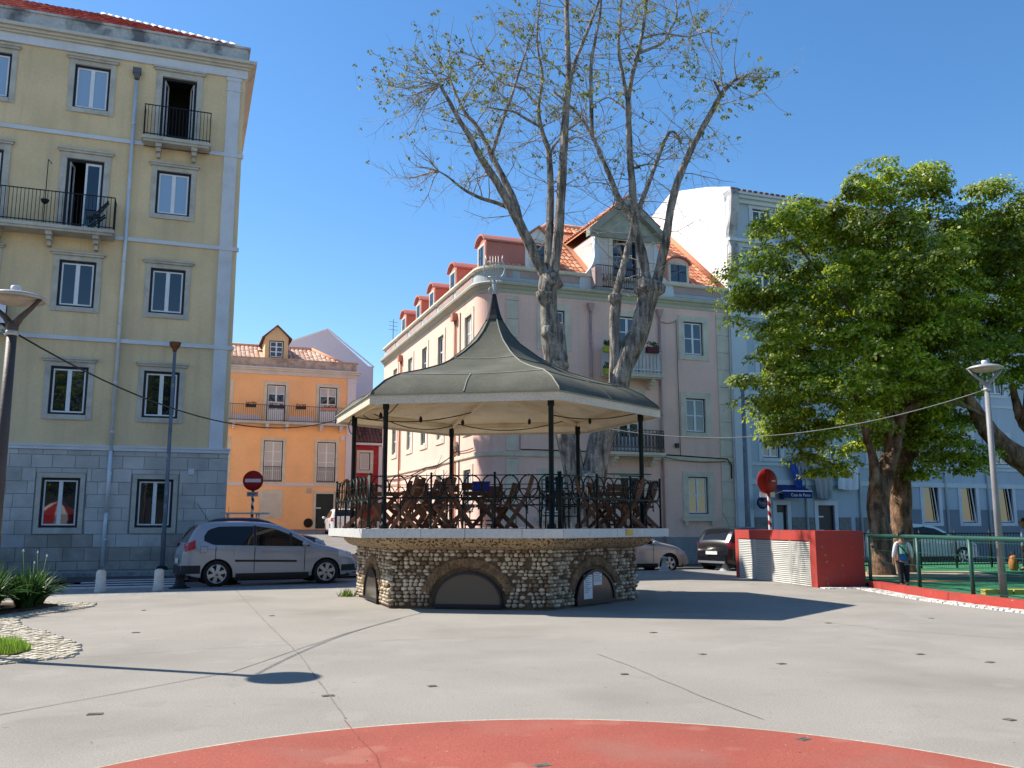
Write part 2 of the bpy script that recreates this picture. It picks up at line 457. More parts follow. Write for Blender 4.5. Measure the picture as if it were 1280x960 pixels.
def tiles(mb, o, u, v, nu, nv, keep=None, w=.24, l=.42, lift=.09):
    """barrel tiles on a roof plane: o corner, u along the eave, v up the slope (unit vectors)"""
    o = Vector(o); u = Vector(u); v = Vector(v); n = u.cross(v).normalized()
    for j in range(nv):
        for i in range(nu):
            p = o + u*(i*w) + v*(j*l)
            if keep and not keep(p + u*(w/2) + v*(l/2)): continue
            hh = lift*(1+rnd.uniform(-.2,.2)); vs_ = []
            for (t, k) in ((0,1.0),(1,.45)):
                for q in range(5):
                    a = pi*q/4
                    vs_.append(p + u*(w*.5 - w*.47*cos(a)) + v*(t*l*1.06) + n*(hh*.45*k + .062*sin(a)*(1 if t == 0 else .85)))
            fs = [(q, q+1, 5+q+1, 5+q) for q in range(4)] + [(4,3,2,1,0)]
            mb.add(vs_, fs)
def railing(mb, x0, x1, y, z0, h, step=.11, th=.018, end_y=None, n_rails=(0.0, 1.0)):
    """balcony railing along x at depth y with optional returns to end_y"""
    runs = [((x0,y),(x1,y))]
    if end_y is not None: runs += [((x0,y),(x0,end_y)), ((x1,y),(x1,end_y))]
    for (p, q) in runs:
        for k in n_rails:
            zz = z0 + .06 + (h-.06)*k
            mb.bar((p[0],p[1],zz), (q[0],q[1],zz), .03, .03)
        Lg = hypot(q[0]-p[0], q[1]-p[1]); n = max(1, int(Lg/step))
        for i in range(n+1):
            x = p[0]+(q[0]-p[0])*i/n; yy = p[1]+(q[1]-p[1])*i/n
            mb.bar((x,yy,z0), (x,yy,z0+h), th, th)
def scroll_bracket(mb, x, y0, z1, d=.35, w=.2, h=.5):
    """stepped stone console under a balcony: x centre, wall at y0, top z1"""
    mb.box(x-w/2, x+w/2, y0-d, y0, z1-h*.3, z1)
    mb.box(x-w*.4, x+w*.4, y0-d*.75, y0, z1-h*.62, z1-h*.3)
    mb.box(x-w*.3, x+w*.3, y0-d*.4, y0, z1-h, z1-h*.62)

# ------------------------------------------------------------------ the yellow building
YB = thing('yellow_building', 'five storey yellow apartment building with ashlar stone ground floor, left', 'building', W(0,33.2), TH)
cols_x = [-9.85, -6.98, -3.84, -0.93]
hw, hh = 1.17, 1.65
holes = []
y_wins = []                                            # (x0, z0, w, h, kind)
for ci, cx in enumerate(cols_x):
    for row, z0 in enumerate((1.40, 5.15, 8.85, 12.48, 16.04)):
        door = (row == 3 and ci in (0,1,2)) or (row == 4 and ci == 3)
        if row == 2 and ci == 1: door = True
        if door:
            zd = {2: 7.95, 3: 11.52, 4: 15.2}[row]; top = z0+hh+ (.04 if row != 2 else 0)
            y_wins.append((cx-.6, zd, 1.2, top-zd, 'door', ci, row))
        else:
            y_wins.append((cx-hw/2, z0, hw, hh, 'win', ci, row))
for (x, z, w, h, k, ci, row) in y_wins:
    holes.append((x, x+w, z, z+h))
m = MB()
m.wall(-34, 1.36, 4.0, 18.5, [h for h in holes if h[2] > 4], 0, .2)
m.wall(-34, 1.36, -.2, 4.0, [h for h in holes if h[2] < 4], .03, .17)
m.add([(1.36,0,4),(1.36,11,4),(1.36,11,18.5),(1.36,0,18.5)], [(0,1,2,3)])
m.add([(1.36,.03,-.2),(1.36,11,-.2),(1.36,11,4),(1.36,.03,4)], [(0,1,2,3)])
m.add([(-34,11,-.2),(1.36,11,-.2),(1.36,11,18.5),(-34,11,18.5)], [(3,2,1,0)])
m.add([(-34,0,-.2),(-34,11,-.2),(-34,11,18.5),(-34,0,18.5)], [(3,2,1,0)])
m.add([(-34,.6,4.0),(1.36,.6,4.0),(1.36,11,4.0),(-34,11,4.0)], [(0,1,2,3)])
m.build('wall', M_yellow, YB)
# ashlar blocks of the ground floor
zc = [0.02, .31, .76, 1.19, 1.63, 2.06, 2.50, 2.92, 3.37, 3.80, 3.98]
low = [h for h in holes if h[2] < 4]
for j in range(len(zc)-1):
    x = 1.42; first = True
    while x > -8.5:
        wv = .68 + rnd.uniform(-.06,.06)
        if first and j % 2: wv = .34
        first = False
        x0 = x - wv
        segs = [(x0, x)]
        for hxx in low:                                # cut at the window surrounds
            a, b_, c, d = hxx[0]-.18, hxx[1]+.18, hxx[2]-.2, hxx[3]+.17
            if zc[j+1]-.05 > c and zc[j]+.05 < d:
                ns = []
                for (p, q) in segs:
                    if q <= a or p >= b_: ns.append((p, q))
                    else:
                        if p < a-.06: ns.append((p, a))
                        if q > b_+.06: ns.append((b_, q))
                segs = ns
        for (p, q) in segs:
            s = MB(); pr = rnd.uniform(0,.008)
            s.bevbox(p+.005, q-.005, -.04-pr, .028, zc[j]+.005, zc[j+1]-.005, .009)
            s.build('stone_block', M_block_low if j < 2 or (j == 2 and rnd.random() < .35) else M_block, YB)
        x = x0
for hxx in low:
    if hxx[0] < -8: continue
    for q in (0,1):
        xm = (hxx[0]+hxx[1])/2; s = MB(); s.bevbox(hxx[0]-.17 if q == 0 else xm+.005, xm-.005 if q == 0 else hxx[1]+.17, -.04, .028, 3.212, 3.364, .008); s.build('stone_block', M_block, YB)
s = MB()
s.box(1.38, 1.41, -.03, 11, 0, 3.97)
s.build('stone_facing', M_block, YB)
s = MB(); s.wall(-34, 1.365, 0.0, 3.975, low, -.012, .04); s.build('mortar_bed', M_mortar, YB)
for (z0, z1, nm) in ((3.98,4.15,0),(7.70,7.84,1),(11.37,11.51,2),(14.96,15.10,3)):
    s = MB(); s.box(-34, 1.44, -.095, 11.05, z0, z1) if nm == 0 else s.box(-34, 1.42, -.08, .05, z0, z1)
    if nm == 0: s.box(-34, 1.47, -.125, 11.06, z1-.06, z1+.004)
    s.build('string_course', M_trim, YB)
s = MB(); s.box(.74, 1.2, -.05, .05, 4.16, 18.1); s.box(.70, 1.24, -.075, .05, 17.55, 17.62); s.box(.70, 1.24, -.075, .05, 17.95, 18.08)
s.build('pilaster', M_trim, YB)
s = MB(); s.box(-34.1, 1.44, -.085, 11.08, 18.1, 18.42); s.build('frieze', M_trim, YB)
s = MB()
s.box(-34.2, 1.54, -.18, 11.15, 18.42, 18.5); s.box(-34.3, 1.62, -.26, 11.2, 18.5, 18.6); s.box(-34.4, 1.74, -.38, 11.3, 18.6, 18.72)
s.build('cornice', mat('cream_cornice', (.58,.53,.45), .85, .1, 1.5, .08, 20, .15, 40, dirt=(.2,.18,.17), dirt_scale=1.5, dirt_amt=.5), YB)
s = MB(); s.box(-34, 1.42, -.05, .25, 18.72, 19.30); s.box(1.17, 1.421, .25, 11, 18.72, 19.30); s.box(-34.05, 1.50, -.11, .33, 19.30, 19.38); s.box(1.10, 1.501, .33, 11, 19.30, 19.38)
s.build('parapet', M_parapet, YB)
# hipped tile roof behind the parapet
s = MB(); k = .61
rz0 = 19.50
s.add([(-34,.3,rz0),(1.1,.3,rz0),(1.1-5.35,5.65,rz0+k*5.35),(-34,5.65,rz0+k*5.35)], [(0,1,2,3)])
s.add([(1.1,.3,rz0),(1.1,11,rz0),(1.1-5.35,5.65,rz0+k*5.35)], [(0,1,2)])
s.add([(1.1,11,rz0),(-34,11,rz0),(-34,5.65,rz0+k*5.35),(1.1-5.35,5.65,rz0+k*5.35)], [(0,1,2,3)])
rf = s.build('roof', M_tile_red, YB)
s = MB(); vdir = Vector((0,1,k)).normalized()
tiles(s, (-9.6,.3,rz0+.02), (1,0,0), vdir, 45, 15, lambda p: p.x < 1.1-(p.y-.3)-.05, w=.24)
s.build('roof_tiles', M_tile_red, rf, kind='stuff')
s = MB()
for i in range(18):
    t0, t1 = i*.3, i*.3+.33
    p0 = Vector((1.1-t0,.3+t0,rz0+k*t0+.05)); p1 = Vector((1.1-t1,.3+t1,rz0+k*t1+.1))
    s.tube([p0,p1], [.085,.07], 8)
s.build('ridge_tiles', M_white, rf, kind='stuff')
# windows and balcony doors
dw = win_meshes('y_win', hw, hh, (.17,.17,.16,.15), .085, .05, 2, 1, .13, lip=.13, sill_out=.02)
dg = win_meshes('y_ground', hw, hh, (.14,.14,.19,.15), .085, .045, 2, 1, .12, lip=0.0)
for (x, z, w, h, kk, ci, row) in y_wins:
    if kk == 'win':
        pm = M_glass_blind if (row == 4 or (row == 3 and ci == 3)) else M_glass
        place_win(dg if row == 0 else dw, YB, (x, -.03 if row == 0 else 0, z), 0, pm)
    else:
        d = WIN.get(('y_door', row)) or None
        l_, t_ = .2, .2
        s = MB()
        s.box(-l_, .004, -.04, .19, 0, h+t_); s.box(w-.004, w+l_, -.041, .19, 0, h+t_); s.box(0, w, -.039, .19, h-.004, h+t_-.002)
        s.box(-l_-.06, w+l_+.06, -.12, .05, h+t_, h+t_+.07); s.box(-l_-.1, w+l_+.1, -.17, .05, h+t_+.07, h+t_+.13)
        o = s.build('balcony_door', M_stone, YB, (x, 0, z))
        s = MB(); fw = .09
        s.box(0,fw,.07,.17,0,h); s.box(w-fw,w,.07,.17,0,h); s.box(fw,w-fw,.071,.17,h-fw,h)
        s.build('door_frame', M_frame_black, o)
        def leaf(x0, wl, ang, hinge):
            s = MB(); zz0, zz1 = .05, h-fw
            s.box(0,.07,-.02,.02,zz0,zz1); s.box(wl-.07,wl,-.02,.02,zz0,zz1); s.box(.07,wl-.07,-.021,.02,zz1-.08,zz1); s.box(.07,wl-.07,-.021,.02,zz0,zz0+.28)
            lf = s.build('door_leaf', M_sash, o, (x0,.12,0), ang)
            return lf
        def leaf_glass(x0, wl, ang, mm):
            s = MB(); s.add([(.07,0,.33),(wl-.07,0,.33),(wl-.07,0,h-fw-.08),(.07,0,h-fw-.08)], [(0,1,2,3)])
            s.build('pane', mm, o, (x0,.12,0), ang)
        wl = (w-2*fw)/2
        if row == 4:                                   # both leaves folded inwards
            leaf(fw+.01, wl, radians(78), 0); leaf_glass(fw+.01, wl, radians(78), M_glass)
            leaf(w-fw-.01, wl, radians(102), 0); leaf_glass(w-fw-.01, wl, radians(102), M_glass)
        elif ci == 2:                                  # left leaf open, right one closed
            leaf(fw+.01, wl, radians(80), 0); leaf_glass(fw+.01, wl, radians(80), M_glass)
            leaf(w-fw-wl, wl, 0, 0); leaf_glass(w-fw-wl, wl, 0, M_glass)
        else:
            for q in (0,1):
                leaf(fw+q*wl, wl, 0, 0); leaf_glass(fw+q*wl, wl, 0, M_glass)
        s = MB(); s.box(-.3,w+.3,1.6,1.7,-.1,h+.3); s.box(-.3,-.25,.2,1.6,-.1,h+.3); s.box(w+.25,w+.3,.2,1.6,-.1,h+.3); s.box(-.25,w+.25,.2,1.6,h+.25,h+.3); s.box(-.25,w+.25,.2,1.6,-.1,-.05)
        s.build('dark_room_box', M_dark, o)  # near-black box stands in for the unlit room's darkness
def balcony(parent, x0, x1, z, dpt, mslab, bx, rail_h=1.18, mb_br=None):
    s = MB(); s.box(x0, x1, -dpt, -.005, z-.12, z); s.box(x0+.05, x1-.05, -dpt+.06, -.005, z-.2, z-.12)
    b = s.build('balcony', mslab, parent)
    s = MB(); railing(s, x0+.05, x1-.05, -dpt+.06, z, rail_h, .115, .018, end_y=-.01, n_rails=(0.02,.98)); s.build('balcony_railing', M_iron, b)
    for x in bx:
        s = MB(); scroll_bracket(s, x, -.006, z-.2, dpt*.8, .2, .42); s.build('bracket', mb_br or M_stone, b)
    return b
balcony(YB, -2.07, .26, 15.16, .62, M_stone, [-1.5, -.3])
balcony(YB, -11.0, -2.72, 11.50, .75, M_stone, [-10.3,-8.9,-7.6,-6.3,-4.75,-3.3])
bal3 = balcony(YB, -8.1, -5.83, 7.93, .6, M_stone, [-7.5,-6.4])
s = MB(); s.box(-8.0, -5.80, -.63, -.60, 8.02, 8.98); s.build('banner', mat('white_banner', (.72,.74,.80), .7, .03, 2., bump=.03), bal3)
def text(name, body, size, m, parent, loc, rot, ext=.004, align='LEFT', sx=1.0):
    cu = bpy.data.curves.new(name, 'FONT'); cu.body = body; cu.size = size; cu.extrude = ext; cu.align_x = align; cu.resolution_u = 3
    cu.materials.append(m); o = bpy.data.objects.new(name, cu); C.objects.link(o)
    if parent: o.parent = parent
    bpy.context.view_layer.update()
    me = bpy.data.meshes.new_from_object(o.evaluated_get(bpy.context.evaluated_depsgraph_get())); me.name = name
    bpy.data.objects.remove(o); o = ob(name, me, parent)
    o.location = loc; o.rotation_euler = rot; o.scale = (sx,1,1)
    return o
M_navy = mat('navy_print', (.02,.035,.16), .6, .05, 2., bump=0)
text('banner_text', 'VENDE', .36, M_navy, bal3, (-6.0,-.637,8.55), (pi/2,0,0), align='RIGHT', sx=1.0)
text('banner_text', 'e.pt', .22, M_navy, bal3, (-5.98,-.637,8.16), (pi/2,0,0), align='RIGHT')
# downpipe with hopper head
s = MB(); s.tube([(-2.39,-.10,17.35),(-2.39,-.10,3.9)], .06, 10); s.tube([(-2.39,-.14,3.95),(-2.39,-.14,1.9)], .062, 10); s.tube([(-2.39,-.14,1.95),(-2.41,-.12,1.5),(-2.41,-.12,.12)], .06, 10)
dp = s.build('drainpipe', M_pipe, YB)
s = MB(); s.box(-2.53,-2.25,-.22,-.01,17.62,17.82); s.prism_y([(-2.50,17.62),(-2.46,17.42),(-2.32,17.42),(-2.28,17.62)], -.2,-.02); s.build('hopper_head', mat('dark_zinc',(.12,.12,.125),.6), dp)
for z in (15.7,13.2,10.6,8.4,6.3,4.6,3.2,1.0):
    s = MB(); s.lathe([(.075,-.03),(.075,.03)], 10, (-2.39,-.11,z)); s.build('pipe_clamp', M_pipe, dp)
s = MB(); s.box(.1,.3,-.09,-.05,3.22,3.42); s.build('meter_box', M_trim, YB)
# things kept on the long balcony
t = thing('folding_deckchair', 'dark folding deckchair on the long balcony of the yellow building', 'chair', W(-3.25,32.72,11.50), TH)
for yy in (-.12,.12):
    s = MB(); s.bar((.28,yy,1.05),(-.3,yy,.3),.03,.05); s.build('backrest_rail', M_iron, t)
    s = MB(); s.bar((-.35,yy,.0),(.2,yy,.55),.03,.05); s.build('leg', M_iron, t)
s = MB(); s.bar((-.4,0,.42),(.05,0,.46),.26,.03); s.bar((-.05,0,.5),(.26,0,1.0),.24,.02); s.build('seat', M_frame_black, t)
t = thing('parasol_stand', 'thin iron pole with a dark bowl on the long balcony of the yellow building', 'stand', W(-4.95,32.74,11.50), TH)
s = MB(); s.tube([(0,0,0),(0,0,2.35),(.12,0,2.2)], .014, 6); s.build('pole', M_iron, t)
s = MB(); s.lathe([(.02,.75),(.10,.80),(.14,.90),(.13,.91),(.02,.84)], 12); s.build('bowl', M_iron, t)

# ------------------------------------------------------------------ the orange building at the end of the side street
OB = thing('orange_building', 'orange two balcony town house with dormer at the end of the side street', 'building', W(0,60,1.2), TH)
oz = -1.2                                              # heights below are above the plaza
ho = [(4.78,5.96,8.1,10.6,'fr'),(8.15,9.35,8.1,10.6,'fr'),(4.72,5.95,4.25,6.92,'lo'),(8.15,9.37,4.25,6.92,'lo'),(4.75,5.87,1.95,3.6,'sh'),(8.16,9.32,1.25,3.52,'dr'),(1.3,2.45,8.1,10.6,'fr'),(1.3,2.45,4.25,6.92,'lo')]
m = MB(); m.wall(-2, 10.55, 1.0+oz, 11.5+oz, [(a,b,c+oz,d+oz) for (a,b,c,d,_) in ho], 0, .2)
m.add([(10.55,0,1+oz),(10.55,9,1+oz),(10.55,9,11.5+oz),(10.55,0,11.5+oz)], [(0,1,2,3)])
m.add([(-2,9,1+oz),(10.55,9,1+oz),(10.55,9,11.5+oz),(-2,9,11.5+oz)], [(3,2,1,0)])
m.build('wall', M_orange, OB)
s = MB(); s.box(10.02,10.6,-.06,.2,1.0+oz,11.25+oz); s.box(9.97,10.65,-.09,.2,10.95+oz,11.05+oz); s.build('pilaster', M_shaded_lilac, OB)
s = MB(); s.box(-2,10.0,-.03,.1,4.0+oz,4.2+oz); s.build('string_course', M_shaded_lilac, OB)
s = MB(); s.box(-2,10.65,-.1,9,11.25+oz,11.5+oz); s.box(-2,10.8,-.22,9,11.5+oz,11.62+oz); s.box(-2,10.9,-.34,9.1,11.62+oz,11.72+oz); s.build('cornice', mat('pale_cornice',(.6,.56,.52),.85,.1,1.5), OB)
s = MB(); s.box(-2,10.6,-.05,.25,11.72+oz,12.28+oz); s.box(-2,10.7,-.12,.3,12.28+oz,12.36+oz); s.box(10.3,10.601,.25,9,11.72+oz,12.28+oz); s.build('parapet', M_oldparapet, OB)
s = MB(); kk = .47; vd = Vector((0,1,kk)).normalized(); s.add([(-2,.3,12.2+oz),(9.85,.3,12.2+oz),(8.0,3.4,12.2+oz+kk*3.1),(-2,3.4,12.2+oz+kk*3.1)], [(0,1,2,3)])
s.add([(9.85,.3,12.2+oz),(9.85,9,12.2+oz),(8.0,3.4,12.2+oz+kk*3.1)],[(0,1,2)])
rf = s.build('roof', M_tile_pale, OB)
s = MB(); tiles(s, (-.5,.3,12.22+oz), (1,0,0), vd, 37, 9, lambda p: p.x < 9.85-(p.y-.3)*.6 and not (4.4 < p.x < 6.15 and p.y < 2.6), w=.28, l=.4); s.build('roof_tiles', M_tile_pale, rf, kind='stuff')
s = MB(); s.tube([(9.85,.3,12.26+oz),(8.0,3.4,12.3+oz+kk*3.1)], .13, 8); s.tube([(8.0,3.4,12.3+oz+kk*3.1),(-2,3.4,12.3+oz+kk*3.1)], .13, 8); s.build('ridge', M_tile, rf)
# dormer
s = MB(); s.wall(4.55,6.05,12.3+oz,13.85+oz,[(4.82,5.76,12.46+oz,13.62+oz)],.35,.15)
s.add([(4.55,.35,13.85+oz),(6.05,.35,13.85+oz),(5.3,.35,14.6+oz)],[(0,1,2)])
s.add([(4.55,.35,12.3+oz),(4.55,.35,13.85+oz),(4.55,3.4,13.85+oz)],[(0,2,1)]); s.add([(6.05,.35,12.3+oz),(6.05,.35,13.85+oz),(6.05,3.4,13.85+oz)],[(0,1,2)])
dm = s.build('dormer', mat('dormer_ochre',(.66,.48,.27),.9,.06,1.), OB)
s = MB()
for q in (-1,1):
    x0 = 5.3; x1 = 5.3+q*.98
    v_ = [(x0,.18,14.68+oz),(x1,.18,13.78+oz),(x1,3.6,13.78+oz),(x0,3.6,14.68+oz)]
    s.add(v_+[(p[0],p[1],p[2]-.09) for p in v_], [(0,1,2,3),(7,6,5,4),(0,4,5,1),(1,5,6,2),(2,6,7,3),(3,7,4,0)])
s.build('dormer_roof', M_tile_dark, dm)
d6 = win_meshes('o_dormer', .94, 1.16, (.0,.0,.0,.0), .06, .05, 2, 3, .09, .06)
place_win(d6, OB, (4.82,.35,12.46+oz), 0, M_glass)
dfr = win_meshes('o_fr', 1.19, 2.5, (.2,.2,.0,.2), .06, .055, 2, 3, .1, .05, .75, m_frame=M_frame_black, m_sur=M_pinkstone)
dlo = win_meshes('o_lo', 1.22, 2.67, (.18,.18,.15,.18), .06, .055, 2, 4, .09, .045, .0, m_sur=M_pinkstone)
for (a,b,c,d,k2) in ho:
    if k2 == 'fr': place_win(dfr, OB, (a,0,c+oz), 0, [M_glass_curtain, M_glass, M_glass_curtain], name='balcony_door')
    if k2 == 'lo':
        o = place_win(dlo, OB, (a,0,c+oz), 0, M_glass_shutter)
        s = MB(); railing(s, .02, 1.2, -.02, .03, .95, .12, .015); s.build('window_guard', M_iron, o)
s = MB(); s.box(4.57,6.05,-.03,.1,1.9+oz,3.75+oz); o = s.build('window', M_pinkstone, OB)
s = MB(); s.box(4.80,5.82,-.045,-.03,2.0+oz,3.5+oz); s.box(4.80,5.82,-.06,-.045,3.38+oz,3.5+oz); s.build('roller_shutter', mat('cream_shutter',(.58,.53,.47),.7,.05,2.), o)
s = MB(); s.box(8.0,8.17,-.04,.1,1.2+oz,3.7+oz); s.box(9.31,9.48,-.04,.1,1.2+oz,3.7+oz); s.box(8.17,9.31,-.039,.1,3.51+oz,3.7+oz); o = s.build('entrance_door', M_pinkstone, OB)
s = MB(); s.box(8.17,9.31,.05,.1,1.2+oz,3.51+oz); s.box(8.25,8.70,.03,.05,1.4+oz,2.2+oz); s.box(8.78,9.23,.03,.05,1.4+oz,2.2+oz); s.box(8.25,8.70,.03,.05,2.5+oz,3.4+oz); s.box(8.78,9.23,.03,.05,2.5+oz,3.4+oz); s.build('door_leaf', mat('dark_green_door',(.02,.03,.028),.5), o)
s = MB(); s.box(8.2,8.5,.02,.049,2.55+oz,2.62+oz); s.build('letter_slot', M_sash, o)
s = MB(); s.box(2.2,10.0,-.75,-.005,7.95+oz,8.1+oz); bo = s.build('balcony', M_stone, OB)
s = MB(); railing(s, 2.25,9.95,-.7,8.1+oz,1.05,.13,.016,end_y=-.02); s.build('balcony_railing', M_iron, bo)
for x in (2.75,4.85,6.1,8.3,9.6):
    s = MB(); scroll_bracket(s, x, -.006, 7.95+oz, .6,.22,.35); s.build('bracket', M_shaded_lilac, bo)
for (a0,a1) in ((2.3,4.4),(6.2,7.85)):
    s = MB(); s.box(a0,a1,-.03,.0,8.12+oz,8.55+oz); s.build('wall_panel', M_shaded_lilac, bo)
for i, x in enumerate((3.75,6.9,5.35,8.75)):
    t = thing('flower_box', ['dark plant trough on the orange house balcony, left end','dark plant trough on the orange house balcony between its two doors','red flowered trough in front of the left balcony door of the orange house','small terracotta flower box before the right balcony door of the orange house'][i], 'planter', W(x,60-.78,8.95), TH, 'flower boxes hung on the orange house balcony')
    wv = .32 if i < 2 else .5
    s = MB(); s.box(-wv,wv,-.1,.1,0,.16); s.build('box', M_frame_black if i != 3 else M_pipe_rust, t)
    s = MB()
    for q in range(40):
        p = Vector((rnd.uniform(-wv,wv),rnd.uniform(-.12,.12),rnd.uniform(.12,.3))); s.add([p,p+Vector((.07,.02,.03)),p+Vector((.01,.03,.09))],[(0,1,2)])
    s.build('flowers', M_rust if i < 2 else mat('red_flowers_%d' % i,(.16,.02,.03),.8), t, kind='stuff')
s = MB(); s.box(9.66,9.94,-.06,0,7.05+oz,7.36+oz); s.build('junction_box', M_shaded_lilac, OB)
s = MB(); s.lathe([(.3,0),(.3,.05),(.24,.06)], 20, (7.72,-.0,1.62+oz), axis='y'); s.build('round_vent', M_dark, OB)
s = MB(); s.box(7.55,7.85,-.05,0,3.55+oz,3.85+oz); s.build('meter_box', M_stone, OB)

# red cottage beside it
RB = thing('red_house', 'small red house with roof tiles painted shade-dark, seen through the bandstand', 'building', W(10.62,60.6,1.1), TH)
m = MB(); m.wall(0,4.5,0,5.75,[(.45,1.18,4.05,5.25)],0,.15); m.add([(4.5,0,0),(4.5,6,0),(4.5,6,5.75),(4.5,0,5.75)],[(0,1,2,3)])
m.build('wall', mat('crimson_plaster',(.34,.028,.035),.85,.06,.8,dirt=(.4,.2,.2),dirt_scale=2.,dirt_amt=.3), RB)
s = MB(); s.box(1.75,2.0,-.03,.05,0,5.7); s.build('pilaster', M_shaded_lilac, RB)
dr = win_meshes('red_win', .73, 1.2, (.2,.2,.2,.15), .05, .07, 1, 1, m_sur=M_pinkstone); place_win(dr, RB, (.45,0,4.05), 0, M_glass_shutter)
s = MB(); s.box(-.1,4.6,-.18,.2,5.75,5.9); s.build('cornice', M_shaded_lilac, RB)
s = MB(); v2 = Vector((0,1,.75)).normalized(); s.add([(-.1,-.2,5.92),(4.6,-.2,5.92),(4.6,3.2,5.92+2.55),(-.1,3.2,5.92+2.55)],[(0,1,2,3)]); s.add([(4.6,3.2,8.47),(-.1,3.2,8.47),(-.1,6.4,5.92),(4.6,6.4,5.92)],[(0,1,2,3)]); rr = s.build('roof', M_tile_dark, RB)  # shadow lying on this roof is put into the dark tile colour
s = MB(); tiles(s, (-.1,-.2,5.94), (1,0,0), v2, 19, 10, None, .25,.42); s.build('roof_tiles', M_tile_dark, rr, kind='stuff')

# pale gabled house behind the orange one
GB = thing('gabled_house', 'plain white gable wall rising behind the orange house, shade tint put in its colour', 'building', W(0,70,1.2), TH)
s = MB(); s.prism_y([(3,0),(13.7,0),(13.7,12.75),(13.3,12.8),(10.0,15.5),(5.5,13.6),(3,12.9)], 0, 8); s.build('wall', M_shaded_lilac, GB)
s = MB()
for (p,q) in (((13.75,12.72),(10.0,15.56)),((10.0,15.56),(5.0,13.45))):
    s.bar((p[0],-.05,p[1]),(q[0],-.05,q[1]),.12,.1)
s.build('verge', M_white, GB)
LH = thing('low_white_house', 'low white house with flat roof beyond the far end of the pink building', 'building', W(14.2,72,1.2), TH)
s = MB(); s.box(0,5,0,6,0,10.2); s.build('wall', M_white, LH); s = MB(); s.box(-.1,5.1,-.1,6.1,10.2,10.35); s.build('roof_edge', M_shaded_lilac, LH)

# ------------------------------------------------------------------ the pink corner building
PA0, PB0 = 11.62, 35.6
PB = thing('pink_building', 'pink corner building with rounded corner, mansard dormers and tiled roof behind the bandstand', 'building', W(PA0,PB0,0), TH)
PW, PD, PR = 12.25, 20.2, 1.05
dwp = win_meshes('p_win', 1.04, 1.58, (.28,.28,.24,.27), .05, .055, 2, 2, .1, .05, m_sur=M_pinkstone, m_frame=M_frame_black)
dwp0 = win_meshes('p_win0', 1.06, 1.68, (.26,.28,.12,.22), .05, .055, 2, 2, .1, .05, m_sur=M_pinkstone)
dpd = win_meshes('p_door', 1.1, 2.62, (.24,.24,.0,.24), .05, .06, 2, 3, .12, .05, .55, m_sur=M_pinkstone)
fw_ = []                                               # front openings (x, z, meshes, w, h, pane)
cx = [14.92-PA0, 18.53-PA0, 21.96-PA0]
for i, x in enumerate(cx):
    if i == 1:
        fw_ += [(x-.55, 8.24, dpd, 1.1, 2.62, M_glass), (x-.55, 4.72, dpd, 1.1, 2.5, M_glass)]
    else:
        fw_ += [(x-.52, 9.29, dwp, 1.04, 1.58, M_glass), (x-.52, 5.68, dwp, 1.04, 1.58, M_glass)]
    fw_.append((x-.53, 1.98, dwp0, 1.06, 1.68, M_glass))
lf_ = []                                               # left side openings (y, z, ...)
for i, yb in enumerate((37.6,42.2,45.4,48.6,52.4)):
    y = yb-PB0
    lf_ += [(y, 9.2, dwp, 1.04, 1.58, M_glass_curtain if i in (0,3,4) else M_glass), (y, 5.62, dwp, 1.04, 1.58, M_glass_curtain if i % 2 else M_glass)]
    if i < 3: lf_.append((y, 2.2, dwp0, 1.06, 1.68, M_glass))
m = MB()
m.wall(PR, PW, -.1, 11.7, [(a,a+w,z,z+h) for (a,z,_,w,h,_) in fw_], 0, .2)
m.M = Matrix.Rotation(-pi/2, 4, 'Z')                   # left side: local x runs towards the street corner
m.wall(-PD, -PR, -.1, 11.7, [(-y-w/2,-y+w/2,z,z+h) for (y,z,_,w,h,_) in lf_], 0, .2)
m.M = None
arc = [(PR-PR*cos(t), PR-PR*sin(t)) for t in [pi/2*i/12 for i in range(13)]]
for i in range(12):
    (xa,ya),(xb,yb) = arc[i],arc[i+1]
    m.add([(xa,ya,-.1),(xb,yb,-.1),(xb,yb,11.7),(xa,ya,11.7)],[(0,1,2,3)], True)
m.add([(0,PD,-.1),(PW,PD,-.1),(PW,PD,11.7),(0,PD,11.7)],[(3,2,1,0)])
m.add([(PW,0,-.1),(PW,PD,-.1),(PW,PD,11.7),(PW,0,11.7)],[(0,1,2,3)])
m.build('wall', M_pink, PB)
path = [(0,PD)] + arc + [(PW,0)]
path = [Vector(p) for p in path]
path = [tuple(p) for p in path]
def psw(name, prof, mm, parent=PB, pth=None):
    # travelling far end -> corner -> right, outside is on the right hand
    s = MB(); s.sweep(pth or path, prof); return s.build(name, mm, parent)
psw('plinth', [(-.05,-.1),(.05,-.1),(.05,.95),(-.05,.97)], mat('grey_cement_plinth',(.27,.27,.27),.9,.15,1.,dirt=(.15,.15,.15),dirt_scale=1.2,dirt_amt=.5))
psw('string_course', [(-.05,4.36),(.05,4.36),(.07,4.4),(.07,4.56),(-.05,4.58)], M_pinkstone)
psw('cornice', [(-.05,11.46),(.04,11.46),(.05,11.60),(.12,11.66),(.17,11.74),(.26,11.77),(.29,11.86),(.25,11.92),(-.05,11.98)], mat('yellowish_cornice',(.47,.46,.37),.85,.1,1.5,.08,20,.15,40,dirt=(.28,.28,.24),dirt_scale=1.5,dirt_amt=.5))
psw('parapet', [(-.25,11.95),(.0,11.96),(.04,12.0),(.04,12.14),(.0,12.15),(.0,12.50),(-.25,12.5)], mat('bluegrey_parapet',(.40,.45,.47),.88,.1,1.5,.08,20,.15,40,dirt=(.27,.3,.3),dirt_scale=1.,dirt_amt=.5))
psw('coping', [(-.30,12.50),(.10,12.50),(.14,12.56),(.12,12.66),(-.3,12.68)], M_pinkstone)
